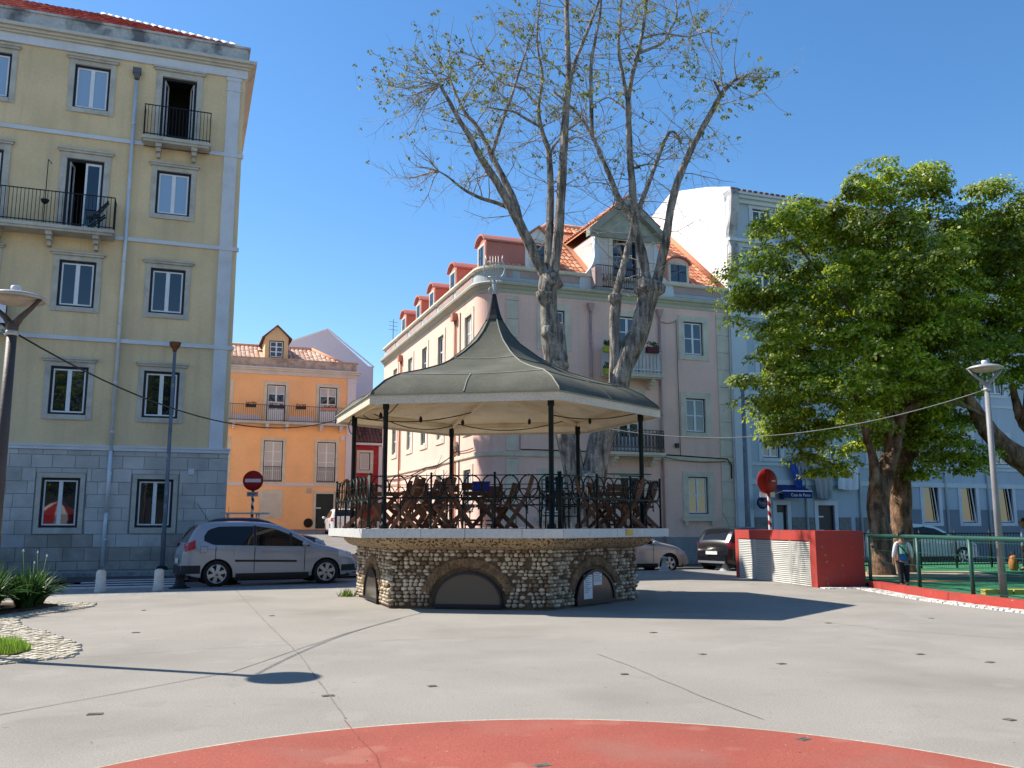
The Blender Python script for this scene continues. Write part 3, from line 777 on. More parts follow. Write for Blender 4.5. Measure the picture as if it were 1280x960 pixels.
M_ppanel = mat('pink_parapet_panel',(.42,.30,.28),.9,.12,1.2,dirt=(.30,.24,.22),dirt_scale=2.,dirt_amt=.5)
for (a,b) in ((.45,.95),(1.75,3.3),(3.5,4.85),(8.6,11.9)):
    s = MB(); s.box(max(a,PR+.02) if a < 1 else a, b if b > PR+.1 else PR+.3, -.022, .0, 12.17, 12.46); s.build('parapet_panel', M_ppanel, PB)
for i in range(6):
    y0 = 1.4+i*3.1
    s = MB(); s.box(-.022,.0,y0,y0+2.6,12.17,12.46); s.build('parapet_panel', M_ppanel, PB)
# quoins of grey stone, block by block
def quoins(x0, x1):
    z = .98
    while z < 11.3:
        z1 = min(z+.82, 11.33)
        if z < 4.36 < z1: z1 = 4.345
        if abs(z-4.345) < .01: z = 4.59; z1 = z+.8
        s = MB(); s.bevbox(x0, x1, -.045, .01, z+.008, z1-.008, .012); s.build('quoin_stone', M_pinkstone, PB); z = z1
quoins(1.06, 1.62); quoins(11.58, 12.24)
for (x,z,d,w,h,pm) in fw_:
    o = place_win(d, PB, (x,0,z), 0, pm, name='balcony_door' if d is dpd else 'window')
for (y,z,d,w,h,pm) in lf_:
    place_win(d, PB, (0,y+w/2,z), -pi/2, pm)
# projecting sills with small feet under the ground floor windows
for x in cx:
    s = MB(); s.box(x-.85,x+.85,-.16,.0,1.66,1.84)
    for q in (-.68,.68): s.box(x+q-.07,x+q+.07,-.13,-.001,1.46,1.66)
    s.build('window_sill', M_pinkstone, PB)
# balconies with cast iron railings
M_wroughtwhite = mat('pale_painted_ironwork', (.66,.66,.64), .6, .1, 4.)
def fancy_rail(parent, x0, x1, y, z, h, mm):
    s = MB()
    for (p,q) in (((x0,y),(x1,y)),((x0,y),(x0,-.02)),((x1,y),(x1,-.02))):
        for zz in (.05,.2,h-.14,h): s.bar((p[0],p[1],z+zz),(q[0],q[1],z+zz),.035,.03)
        L_ = hypot(q[0]-p[0],q[1]-p[1]); n = max(1,int(L_/.17))
        for i in range(n+1):
            x = p[0]+(q[0]-p[0])*i/n; yy = p[1]+(q[1]-p[1])*i/n
            s.bar((x,yy,z),(x,yy,z+h),.03)
            if i < n:
                dx = (q[0]-p[0])/n; dy = (q[1]-p[1])/n
                pts = []
                for k in range(13):
                    a = 2*pi*k/12; u = .5+.42*sin(a)*(.55+.45*abs(cos(a)))
                    pts.append((x+dx*u, yy+dy*u, z+.2+(h-.34)*(.5-.5*cos(a))))
                s.tube(pts, .018, 4, False)
    s.build('balcony_railing', mm, parent)
for (zf, mm) in ((8.12,M_wroughtwhite),(4.64,mat('brownish_ironwork',(.12,.10,.085),.6,.2,4.))):
    s = MB(); s.box(17.15-PA0,19.95-PA0,-.72,-.0,zf-.12,zf); s.box(17.25-PA0,19.85-PA0,-.64,-.0,zf-.18,zf-.12); b = s.build('balcony', M_pinkstone, PB)
    fancy_rail(b, 17.22-PA0, 19.88-PA0, -.66, zf, 1.16 if zf > 8 else .98, mm)
    for x in (17.6,19.5):
        s = MB(); scroll_bracket(s, x-PA0, -.006, zf-.18, .55, .2, .4); s.build('bracket', M_pinkstone, b)
# drainpipes
for (x, mm) in ((16.67-PA0, M_pipe_pink),(20.15-PA0, M_pipe_pink)):
    s = MB(); s.tube([(x,-.07,10.95),(x,-.07,.2)], .055, 10); dp = s.build('drainpipe', mm, PB)
    s = MB(); s.prism_y([(x-.17,11.3),(x-.05,10.9),(x+.05,10.9),(x+.17,11.3)], -.2,-.02); s.build('hopper_head', mm, dp)
    for z in (9.5,8.1,6.4,5.2,3.6,2.2):
        s = MB(); s.lathe([(.075,-.03),(.075,.03)], 10, (x,-.07,z)); s.build('pipe_clamp', mm, dp)
for y in (39.55-PB0, 50.75-PB0):
    s = MB(); s.tube([(-.08,y,10.95),(-.08,y,.2)], .06, 10); dp = s.build('drainpipe', M_pipe_rust, PB)
    s = MB(); s.box(-.25,-.01,y-.17,y+.17,10.95,11.3); s.build('hopper_head', M_pipe_rust, dp)
s = MB(); s.tube([(-.03,38.86-PB0,11.2),(-.03,38.86-PB0,.2)], .025, 6); s.build('conduit', M_iron, PB)
# roof
rz = 12.6; kp = .82
s = MB()
xr0, yr = .25+4.9, .25+4.9
zr = rz+kp*4.9
s.add([(.25,.25,rz),(PW,.25,rz),(PW,yr,zr),(xr0,yr,zr)],[(0,1,2,3)])
s.add([(.25,PD,rz),(.25,.25,rz),(xr0,yr,zr),(xr0,PD-4,zr)],[(0,1,2,3)])
s.add([(xr0,yr,zr),(PW,yr,zr),(PW,PD-4,zr),(xr0,PD-4,zr)],[(0,1,2,3)])
s.add([(.25,PD,rz),(xr0,PD-4,zr),(PW,PD-4,zr),(PW,PD,rz)],[(0,1,2,3)])
prf = s.build('roof', M_tile, PB)
vp = Vector((0,1,kp)).normalized()
def keep_front(p):
    if p.x < p.y+.08: return False
    if 5.2 < p.x < 8.75 and p.y < 4.6: return (p.x < 5.2 or p.x > 8.75)
    if 9.15 < p.x < 10.65 and p.y < 1.9: return False
    if 2.1 < p.x < 3.5 and p.y < 2.3: return False
    return True
s = MB(); tiles(s, (.3,.25,rz+.02), (1,0,0), vp, 50, 15, keep_front, .24, .42); s.build('roof_tiles', M_tile, prf, kind='stuff')
s = MB()
s.tube([(.25,.25,rz+.05),(xr0,yr,zr+.05)],.13,8); s.tube([(xr0,yr,zr+.05),(PW,yr,zr+.05)],.14,8); s.tube([(PW-.05,.25,rz+.12),(PW-.05,yr,zr+.12)],.16,8)
s.build('ridge_tiles', M_tile, prf, kind='stuff')
s = MB(); s.box(9.3,10.0,4.6,5.4,zr-.3,zr+.75); s.box(9.2,10.1,4.5,5.5,zr+.75,zr+.9); s.build('chimney', M_tile_red, prf)
# big central dormer with pediment and scrolls
cd_x = 18.53-PA0
s = MB(); s.wall(17.15-PA0,19.95-PA0,11.9,14.75,[(17.84-PA0,19.05-PA0,12.02,14.4)],-.02,.2)
s.add([(17.15-PA0,-.02,14.75),(19.95-PA0,-.02,14.75),(cd_x,-.02,16.1)],[(0,1,2)])
s.add([(17.15-PA0,-.02,11.9),(17.15-PA0,-.02,14.75),(17.15-PA0,5.0,14.75),(17.15-PA0,5.0,12.5)],[(0,3,2,1)][::-1])
s.add([(19.95-PA0,-.02,11.9),(19.95-PA0,-.02,14.75),(19.95-PA0,5.0,14.75),(19.95-PA0,5.0,12.5)],[(0,1,2,3)])
cd = s.build('frontispiece_dormer', mat('pale_pink_plaster',(.64,.57,.54),.9,.08,1.), PB)
s = MB(); s.box(17.84-PA0,19.05-PA0,1.2,1.3,12.0,14.5); s.build('dark_room_box', M_dark, cd)
s = MB(); a0 = 17.84-PA0
s.box(a0-.2,a0,-.06,.1,12.0,14.6); s.box(a0+1.21,a0+1.41,-.06,.1,12.0,14.6); s.box(a0,a0+1.21,-.059,.1,14.4,14.6); s.build('door_surround', M_pinkstone, cd)
s = MB(); s.box(a0,a0+.08,.05,.15,12.0,14.4); s.box(a0+1.13,a0+1.21,.05,.15,12.0,14.4); s.box(a0+.56,a0+.65,.05,.14,12.0,14.4); s.box(a0+.08,a0+1.13,.06,.12,12.0,12.5)
for z in (13.1,13.75,14.3): s.box(a0+.08,a0+1.13,.06,.12,z,z+.05)
s.build('dark_shutter_frame', M_frame_black, cd)
s = MB(); s.add([(a0+.05,.13,12.0),(a0+1.15,.13,12.0),(a0+1.15,.13,14.4),(a0+.05,.13,14.4)],[(0,1,2,3)]); s.build('pane', M_glass, cd)
# pediment and roof of the dormer
M_ped = mat('greygreen_stone',(.30,.31,.27),.88,.15,2.,dirt=(.17,.18,.16),dirt_scale=2.,dirt_amt=.6)
for q in (-1,1):
    s = MB(); x1 = cd_x+q*2.0
    v_ = [(cd_x,-.45,16.42),(x1,-.45,14.72),(x1,-.02,14.72),(cd_x,-.02,16.42)]
    s.add(v_+[(p[0],p[1],p[2]-.34) for p in v_],[(0,1,2,3),(7,6,5,4),(0,4,5,1),(1,5,6,2),(2,6,7,3),(3,7,4,0)])
    s.build('raking_cornice', M_ped, cd)
    xr = cd_x+q*1.62; zr_ = 16.46-1.62*.846
    s = MB(); v_ = [(cd_x,-.40,16.46),(xr,-.40,zr_),(xr,5.1,zr_),(cd_x,5.1,16.46)]
    s.add(v_+[(p[0],p[1],p[2]-.06) for p in v_],[(0,1,2,3),(7,6,5,4),(0,4,5,1),(1,5,6,2),(2,6,7,3),(3,7,4,0)])
    s.build('dormer_roof', M_tile, cd)
    s = MB(); sl = Vector((-q*1.0,0,.846)).normalized()
    if q < 0: tiles(s, (xr,5.1,zr_+.03), (0,-1,0), sl, 22, 5, None, .25,.42)
    else: tiles(s, (xr,-.40,zr_+.03), (0,1,0), sl, 22, 5, None, .25,.42)
    s.build('dormer_tiles', M_tile, cd, kind='stuff')
s = MB(); s.box(16.7-PA0,20.35-PA0,-.16,-.03,14.45,14.74); s.build('entablature', M_ped, cd)
s = MB(); s.prism_y([(cd_x-1.55,14.76),(cd_x+1.55,14.76),(cd_x,16.05)],-.1,-.03); s.build('tympanum', mat('greenish_tympanum',(.36,.38,.32),.9,.2,2.), cd)
# side scrolls
for q in (-1,1):
    xe = 17.15-PA0 if q < 0 else 19.95-PA0
    poly = [(xe,11.95),(xe,14.6)] + [(xe+q*(.18+.02*i),14.6-i*.22) for i in range(4)] + [(xe+q*(.22+.5*((t/6.)**2.2)),13.7-.9*t/6.-.15*(t/6.)) for t in range(7)] + [(xe+q*.95,12.5),(xe+q*1.0,12.3),(xe+q*1.0,11.95)]
    s = MB(); s.prism_y(poly if q > 0 else poly[::-1], -.06,.22); s.build('scroll', M_paleblue, cd)
s = MB()
s.box(16.75-PA0,19.3-PA0,-.5,-.46,11.99,12.03); railing(s, 16.8-PA0,19.4-PA0,-.5,11.98,1.02,.11,.018,end_y=-.02)
for i in range(15):
    x = 16.9-PA0+i*.165
    s.tube([(x+.07*cos(t*pi/4),-.5,12.45+.2*sin(t*pi/4)) for t in range(9)], .012, 4, False)
s.build('balcony_railing', mat('red_brown_ironwork',(.10,.035,.028),.6,.2,4.), cd)
s = MB(); s.box(16.72-PA0,16.78-PA0,-.5,-.03,12.0,12.9); s.box(16.785-PA0,17.05-PA0,-.52,-.49,12.0,12.9); s.build('balcony_screen', M_ppanel, cd)
# small dormers on the front slope
def arched_dormer(parent, M_, w, h, dep, wallm, win_w, win_h, gable=False):
    s = MB(); s.M = M_
    n = 8; ar = [(w/2-w/2*cos(pi*i/n), h+ (w*.28)*sin(pi*i/n)) for i in range(n+1)] if not gable else [(0,h),(w/2,h+w*.42),(w,h)]
    prof = [(0,0),(w,0)] + ar[::-1]
    s.prism_y(prof, 0, dep)
    d = s.build('dormer', wallm, parent)
    s = MB(); s.M = M_
    for i in range(len(ar)-1):
        p, q = ar[i], ar[i+1]; ext = .1
        if i == 0: p = (p[0]-ext, p[1]-.02)
        if i == len(ar)-2: q = (q[0]+ext, q[1]-.02)
        v_ = [(p[0],-.14,p[1]+.02),(q[0],-.14,q[1]+.02),(q[0],dep,q[1]+.02),(p[0],dep,p[1]+.02)]
        s.add(v_+[(a,b,c+.08) for (a,b,c) in v_],[(3,2,1,0),(4,5,6,7),(0,1,5,4),(1,2,6,5),(2,3,7,6),(3,0,4,7)])
    s.build('dormer_roof', M_tile if gable else M_salmon, d)
    s = MB(); s.M = M_; x0 = (w-win_w)/2
    s.box(x0-.12,x0,-.035,-.001,.1,h-.02); s.box(x0+win_w,x0+win_w+.12,-.035,-.001,.1,h-.02); s.box(x0,x0+win_w,-.034,-.001,.2+win_h,h-.02+.001); s.box(x0,x0+win_w,-.034,-.001,.1,.2)
    s.build('window_frame', M_pinkstone, d)
    s = MB(); s.M = M_; s.box(x0,x0+win_w,-.015,-.0012,.2,.2+win_h); s.build('pane', M_glass, d)
    s = MB(); s.M = M_; s.box(x0+win_w/2-.03,x0+win_w/2+.03,-.025,-.0152,.2,.2+win_h); s.box(x0,x0+win_w,-.024,-.0153,.2+win_h*.5,.25+win_h*.5); s.build('glazing_bar', M_frame_black, d)
arched_dormer(PB, Matrix.Translation((20.95-PA0,.45,12.68)), 1.16, 1.05, 1.9, M_pink, .86, .92)
arched_dormer(PB, Matrix.Translation((2.15,.5,12.7)), 1.25, 1.5, 2.2, M_white, .55, 1.1, True)
for i, yb in enumerate((36.75,41.3,45.3,48.2,51.8)):
    y = yb-PB0+.6
    arched_dormer(PB, Matrix.Translation((.32,y,12.6)) @ Matrix.Rotation(-pi/2,4,'Z'), 1.2, 1.28, 3.0, M_salmon, .75, .95)
# small things on the facade
s = MB(); s.box(20.82-PA0,20.98-PA0,-.12,-.01,4.95,5.15); s.build('meter_box', M_frame_black, PB)
s = MB(); s.box(-.25,-.01,3.55,3.85,4.9,5.25); s.lathe([(.13,0),(.13,.1)],12,(-.25,3.5,5.0)); s.build('street_lantern', M_pinkstone, PB)
s = MB()
def sag(p, q, d, n=10):
    p = Vector(p); q = Vector(q)
    return [p.lerp(q,i/n)+Vector((0,0,-d*4*(i/n)*(1-i/n))) for i in range(n+1)]
s.tube([(1.7,-.08,4.66),(5.4,-.08,4.66)],.025,6); s.tube([(8.5,-.08,4.62),(11.9,-.09,4.50),(12.1,-.09,4.2),(12.08,-.09,3.6)],.028,6); s.tube(sag((8.6,-.09,4.5),(11.8,-.09,4.4),.12),.014,5)
s.tube([(5.2,-.08,4.6),(5.55,-.08,4.3),(5.6,-.08,3.7),(7.9,-.08,3.72)],.02,6)
s.tube(sag((-.06,3.6,4.8),(-.06,9,4.4),.2)+sag((-.06,9,4.4),(-.06,19.5,4.3),.25),.03,6); s.tube(sag((-.07,1.0,4.75),(-.07,3.6,4.8),.05),.022,6)
s.tube(sag((-.07,5,4.0),(-.07,12,3.4),.5),.012,5); s.tube(sag((-.07,6,4.8),(-.07,10,3.2),.3),.012,5)
s.tube([(1.68,-.06,6.5),(1.68,-.06,4.66)],.012,5); s.tube([(3.9,-.05,8.9),(3.9,-.05,6.9)],.012,5); s.tube([(9.42,-.05,10.9),(9.45,-.05,4.6)],.014,5); s.tube(sag((8.6,-.05,10.75),(9.42,-.05,10.85),.1),.012,5)
s.build('wall_cables', M_iron, PB)
t = thing('roof_aerial', 'thin metal television aerial on the far end of the pink building', 'aerial', W(PA0+.4,PB0+19.6,12.6), TH)
s = MB(); s.tube([(0,0,0),(0,0,1.9)],.02,6); s.build('mast', M_iron, t)
s = MB()
for z in (1.2,1.45,1.7): s.tube([(-.3,-.1,z),(.3,.1,z)],.012,5)
s.build('rods', M_iron, t)
for i,(x,z,lab) in enumerate(((17.55-PA0,9.15,'pot of red flowers hung on the left of the upper pink balcony'),(19.35-PA0,9.2,'dark red flower trough on the right of the upper pink balcony'),(17.1-PA0,9.1,'yellow flower pot at the top left corner of the upper pink balcony'),(17.1-PA0,8.1,'yellow flower pot below the left corner of the upper pink balcony'))):
    p = W(PA0+x, PB0-.78, z)
    t = thing('flower_pot', lab, 'planter', p, TH, 'flower pots hung on the upper pink balcony')
    wv = .3 if i < 2 else .16
    s = MB(); s.box(-wv,wv,-.1,.1,-.12,.14); s.build('pot', mat('dark_red_pot',(.10,.015,.02),.6) if i < 2 else mat('yellow_pot',(.35,.36,.03),.6), t)
    s = MB()
    for q in range(60):
        a = Vector((rnd.uniform(-wv,wv),rnd.uniform(-.12,.12),rnd.uniform(.12,.36))); s.add([a,a+Vector((.08,.02,.02)),a+Vector((.01,.03,.1))],[(0,1,2)])
    s.build('leaves', leafmat('pot_leaves_%d'%i,(.03,.08,.02),(.07,.14,.03),(.2,.25,.05)), t, kind='stuff')

# ------------------------------------------------------------------ the blue building and its white party wall
BA, BBB = 23.87, 35.45
BB = thing('blue_building', 'tall pale blue building with white party wall behind the green tree', 'building', W(BA,BBB,0), TH)
BWd = 26.
dbw = win_meshes('b_win', 1.0, 1.5, (.2,.2,.16,.2), .06, .06, 2, 1, .1, m_sur=M_paleblue)
dbl = win_meshes('b_low', .98, 1.85, (.2,.2,.16,.14), .05, .05, 1, 1, m_sur=M_trim)
bw = []
for x in (1.5+.02, 4.6, 7.7, 10.9, 13.4, 15.9, 18.9):
    for z in (4.6, 8.3, 12.0, 15.3): bw.append((x, z, dbw, 1.0, 1.5))
lowx = (10.95, 13.42, 15.92, 18.6)
for x in lowx: bw.append((x, 1.6, dbl, .98, 1.85))
doors = [(2.15, 2.75, 2.42), (4.5, 5.45, 2.42), (8.2, 9.1, 2.5)]
m = MB(); m.wall(0, BWd, -.1, 17.2, [(x,x+w,z,z+h) for (x,z,_,w,h) in bw]+[(a,b,0,h) for (a,b,h) in doors], 0, .2)
m.add([(BWd,0,-.1),(BWd,12,-.1),(BWd,12,17.2),(BWd,0,17.2)],[(0,1,2,3)]); m.add([(0,12,-.1),(BWd,12,-.1),(BWd,12,17.2),(0,12,17.2)],[(3,2,1,0)])
m.add([(0,.5,3.4),(BWd,.5,3.4),(BWd,12,3.4),(0,12,3.4)],[(0,1,2,3)])
m.build('wall', M_blue, BB)
s = MB(); s.M = Matrix.Rotation(pi/2,4,'Z')
prof = [(0.02,0),(.02,12.4),(-.05,13.0),(-.28,13.9),(-.32,14.6),(-.12,15.0),(-.22,15.6),(-.4,16.3),(-.5,17.1),(-.45,17.55),(1.5,18.25),(5.0,19.25),(6.6,18.8),(8.6,18.1),(11,17.0),(12,16.6),(12,0)]
s.prism_y(prof, -.32, -.02)
s.M = None
s.build('party_wall', M_white, BB)
s = MB(); s.M = Matrix.Rotation(pi/2,4,'Z')
fr = prof[1:10]; s.prism_y([(x-.035,z) for (x,z) in fr]+[(x+.16,z) for (x,z) in fr[::-1]], -.46, -.015); s.M = None
s.build('gable_edge', M_parapet, BB)
s = MB(); s.box(.02,.85,-.08,.02,.0,14.9); s.box(.0,.9,-.1,.02,3.36,3.6); s.build('pilaster', M_paleblue, BB)
s = MB(); s.box(.9,BWd,-.06,.02,3.36,3.58); s.build('string_course', M_paleblue, BB)
for z in (5.3-1.05, 7.6, 11.3): 
    s = MB(); s.box(.86,BWd,-.05,.02,z,z+.12); s.build('string_course', M_paleblue, BB)
s = MB(); s.box(-.0,BWd,-.12,.02,14.75,14.95); s.box(0,BWd,-.3,.02,14.95,15.1); s.build('string_course', M_paleblue, BB)
s = MB(); s.box(.02,BWd,-.16,.1,16.95,17.15); s.box(.02,BWd,-.32,.1,17.15,17.3); s.box(.02,BWd,-.45,.2,17.3,17.42); s.build('cornice', M_paleblue, BB)
s = MB()
for i in range(80): s.box(.06+i*.32,.06+i*.32+.2,-.5,.4,17.425,17.5)
s.box(.02,BWd,-.4,12,17.42,17.44); s.build('roof', M_tile_dark, BB)
for (x,z,d,w,h) in bw:
    place_win(d, BB, (x,0,z), 0, M_glass)
for x in lowx:                                         # panels of the low windows tilt inwards: a slanting white edge and a dark gap
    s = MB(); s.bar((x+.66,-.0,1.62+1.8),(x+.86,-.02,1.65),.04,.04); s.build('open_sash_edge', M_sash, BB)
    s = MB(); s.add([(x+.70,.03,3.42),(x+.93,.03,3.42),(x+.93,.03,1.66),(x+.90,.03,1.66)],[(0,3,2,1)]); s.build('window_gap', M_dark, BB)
s = MB(); s.box(9.4,BWd,-.03,.02,.0,2.26)
m_ = MB()
segs = []
xs = [10.0]+[v for x in lowx for v in (x-.2,x+1.18)]+[BWd]
for i in range(0,len(xs)-1,2): m_.box(xs[i],xs[i+1],-.03,.02,0,2.26)
for x in lowx: m_.box(x-.2,x+1.18,-.03,.02,0,1.44)
m_.build('dado', M_bluedado, BB)
M_panel = mat('dark_tiled_dado',(.15,.16,.16),.5,.25,6.,.3,30)
for (a,b) in ((.95,1.75),(3.0,3.75),(3.95,4.3),(5.7,6.4),(6.7,7.9)):
    s = MB(); s.box(a,b,-.035,.02,.0,1.85); s.build('dado_panel', M_panel, BB)
for i,(a,b,h) in enumerate(doors):
    s = MB(); s.box(a-.2,a,-.05,.1,0,h+.2); s.box(b,b+.2,-.05,.1,0,h+.2); s.box(a,b,-.049,.1,h,h+.2); o = s.build('entrance_door', M_trim, BB)
    s = MB(); s.box(a,b,.1,.16,0,h); s.build('door_leaf', M_frame_black, o)
    s = MB(); s.box((a+b)/2-.14,(a+b)/2+.14,-.055,-.049,h+.04+.22,h+.22+.3); s.build('number_plate', M_navy, o)
    if i == 0: s = MB(); s.box(a+.02,a+.42,.07,.099,.1,h-.35); s.build('pale_door_panel', M_paleblue, o)
    if i == 1:
        for z in (.55,1.2,1.85):
            s = MB(); s.box(a+.05,a+.38,.08,.099,z,z+.07); s.build('door_slat', M_sash, o)
for x in (3.85, 7.0, 12.4, 15.2):
    s = MB(); s.tube([(x,-.07,13.),(x,-.07,.1)],.06,8); s.build('drainpipe', M_paleblue, BB)
# awnings, hanging sign, hanging cloths
M_awn = mat('dark_blue_awning',(.012,.022,.13),.8,.1,3.)
def awning(x0,x1,z0,z1,lab,textline=None):
    t = thing('awning', lab, 'awning', W(BA+x0,BBB,0), TH)
    w = x1-x0; s = MB()
    v_ = [(0,-.06,z1),(w,-.06,z1),(w,-.7,z0+.32),(0,-.7,z0+.32)]
    s.add(v_+[(a,b,c-.03) for (a,b,c) in v_],[(3,2,1,0),(4,5,6,7),(0,1,5,4),(1,2,6,5),(2,3,7,6),(3,0,4,7)]); s.build('canopy', M_awn, t)
    s = MB(); s.box(0,w,-.72,-.70,z0,z0+.30); va = s.build('valance', M_awn, t)
    s = MB(); s.box(-.02,w+.02,-.73,-.68,z0+.305,z0+.355); s.build('front_bar', M_sash, t)
    for x in (.05,w-.05):
        s = MB(); s.bar((x,-.02,z0+.2),(x,-.68,z0+.33),.03); s.build('arm', M_sash, t)
    if textline: text('lettering', textline, .20, M_sash, t, (w*.6,-.727,z0+.08), (pi/2,0,0), .003, 'CENTER', .95)
    return t
awning(2.05,3.65,2.72,3.34,'dark blue awning lettered Casa de Pasto over the cafe door of the blue building','Casa de Pasto')
awning(7.9,9.35,2.75,3.36,'plain dark blue awning behind the trunks of the green tree')
t = thing('hanging_sign', 'round dark blue sign hung on a bracket beside the cafe door', 'sign', W(BA+1.05,BBB-.5,2.5), TH)
s = MB(); s.lathe([(.01,.03),(.28,.03),(.29,0),(.28,-.03),(.01,-.03)],24,(0,0,0),axis='y'); s.build('disc', M_awn, t)
s = MB(); s.lathe([(.2,.034),(.21,.034)],24,(0,0,0),axis='y'); s.bar((.28,0,.15),(.6,.45,.35),.025); s.bar((.28,0,.2),(.62,.46,.2),.02); s.build('bracket', M_paleblue, t)
text('lettering','Cafe',.15,M_paleblue,t,(0,-.036,-.05),(pi/2,0,0),.002,'CENTER')
M_cloth = mat('grey_hanging_cloth',(.36,.36,.36),.9,.1,2.)
def cloth(name,lab,x0,x1,z0,z1,taper,m,off=-.35):
    nx, nz = 16, 8; v = []; f = []
    for j in range(nz+1):
        for i in range(nx+1):
            u = i/nx; w_ = j/nz; x = x0+(x1-x0)*u; c_ = (x0+x1)/2
            x = c_+(x-c_)*(1-taper*w_)+taper*.35*w_
            v.append((x, off+.07*sin(u*19+w_*2)*(.3+w_), z1+(z0-z1)*w_-.06*sin(pi*u)*w_))
    for j in range(nz):
        for i in range(nx): f.append((j*(nx+1)+i,(j+1)*(nx+1)+i,(j+1)*(nx+1)+i+1,j*(nx+1)+i+1))
    v2 = [(a,b+.012,c) for (a,b,c) in v]; n = len(v); fb = [tuple(reversed([q+n for q in g])) for g in f]
    s = MB(); s.add(v+v2, f+fb, True)
    o = s.build(name, m, None, W(BA,BBB,0), TH); return tag(o, lab, 'cloth')
cloth('hanging_cloth','long grey cloth hung out over the black door of the blue building',4.05,5.25,2.75,4.4,.3,M_cloth)
cloth('hanging_cloth','white laundry sheet hung out at the bottom edge of the green tree crown',5.55,6.75,3.2,4.3,.0,mat('white_sheet',(.7,.72,.76),.9,.05,2.))
cloth('hanging_cloth','small grey laundry piece hung above the lettered awning',3.1,3.75,3.75,4.35,.25,mat('lilac_laundry',(.3,.3,.38),.9,.1,2.))
cloth('hanging_cloth','bright blue cloth dangling beside the end of the lettered awning',2.75,3.5,3.0,4.6,.6,mat('blue_laundry',(.03,.10,.42),.8,.1,2.),-.3)

# ------------------------------------------------------------------ the bandstand
BSC = Vector((-.389, 19.01, 0)); BSR = radians(-129.33)
BS = thing('bandstand', 'hexagonal bandstand with pebble stone base, iron railing and dark tent shaped roof', 'bandstand', BSC, BSR)
def hexv(R, k): return Vector((R*cos(k*pi/3), R*sin(k*pi/3), 0))
def FM(k, R):                                          # frame of side k: x along the side, y into the building, z up
    a = k*pi/3+pi/6; n = Vector((cos(a), sin(a), 0)); t = Vector((-n.y, n.x, 0)); p = n*(R*cos(pi/6))
    return Matrix(((t.x,-n.x,0,p.x),(t.y,-n.y,0,p.y),(0,0,1,0),(0,0,0,1)))
M_pebble = island(mat('river_pebble',(.4,.38,.33),.75,bump=.3,bscale=60), (.15,.09,.05), (.66,.575,.44), (.43,.345,.25))
M_joint = mat('brown_joint_mortar',(.14,.095,.062),.95,.25,6.,.2,40,.5,60)
M_arch = mat('rough_brown_stone',(.22,.145,.085),.9,.3,5.,.25,35,.8,30,dirt=(.07,.045,.03),dirt_scale=9.,dirt_amt=.8)
M_trav = mat('holed_brown_travertine',(.40,.285,.17),.88,.2,3.,.2,30,.7,28,dirt=(.06,.04,.025),dirt_scale=24.,dirt_amt=.95,dirt_lo=.53,dirt_hi=.57)
M_marble = perobj(mat('grey_marble',(.56,.55,.53),.5,.1,1.5,.08,20,.08,30,dirt=(.36,.36,.37),dirt_scale=1.5,dirt_amt=.4), .07)
Rb = 2.93
s = MB(); s.prism([tuple(hexv(Rb-.03,k))[:2] for k in range(6)], -.1, 1.07); s.build('plinth_core', M_joint, BS)
AW, AH0, AH = .65, .05, .67
def in_arch(x, z, e=0.0):
    zb = AH0
    if abs(x) > AW+e: return False
    hh_ = (AH-.10)+e; z_s = .10
    return z < z_s + hh_*sqrt(max(0,1-(x/(AW+e))**2))
def in_band(x, z):
    if z < .36 and abs(x) < .96: return in_arch(x, z, .25) and z > .34
    return in_arch(x, z, .25)
def stone(mb, x, z, a, b, d, rr):
    n = 8; v = []; 
    for (sc, dep) in ((1.0,.035),(.93,-d*.45),(.62,-d*.88)):
        for i in range(n):
            t = 2*pi*i/n+rr; q = 1+.13*sin(3*t+rr*7)
            e = 1.0/ (abs(cos(t))**2.2+abs(sin(t))**2.2)**(1/2.2)
            v.append((x+a*sc*cos(t)*e*q, dep, z+b*sc*sin(t)*e*q))
    v.append((x, -d, z)); f = []
    for r in range(2):
        for i in range(n):
            f.append((r*n+i, r*n+(i+1)%n, (r+1)*n+(i+1)%n, (r+1)*n+i))
    for i in range(n): f.append((2*n+i, 2*n+(i+1)%n, 3*n))
    mb.add(v, f, True)
s = MB(); s2 = MB()
half = Rb/2
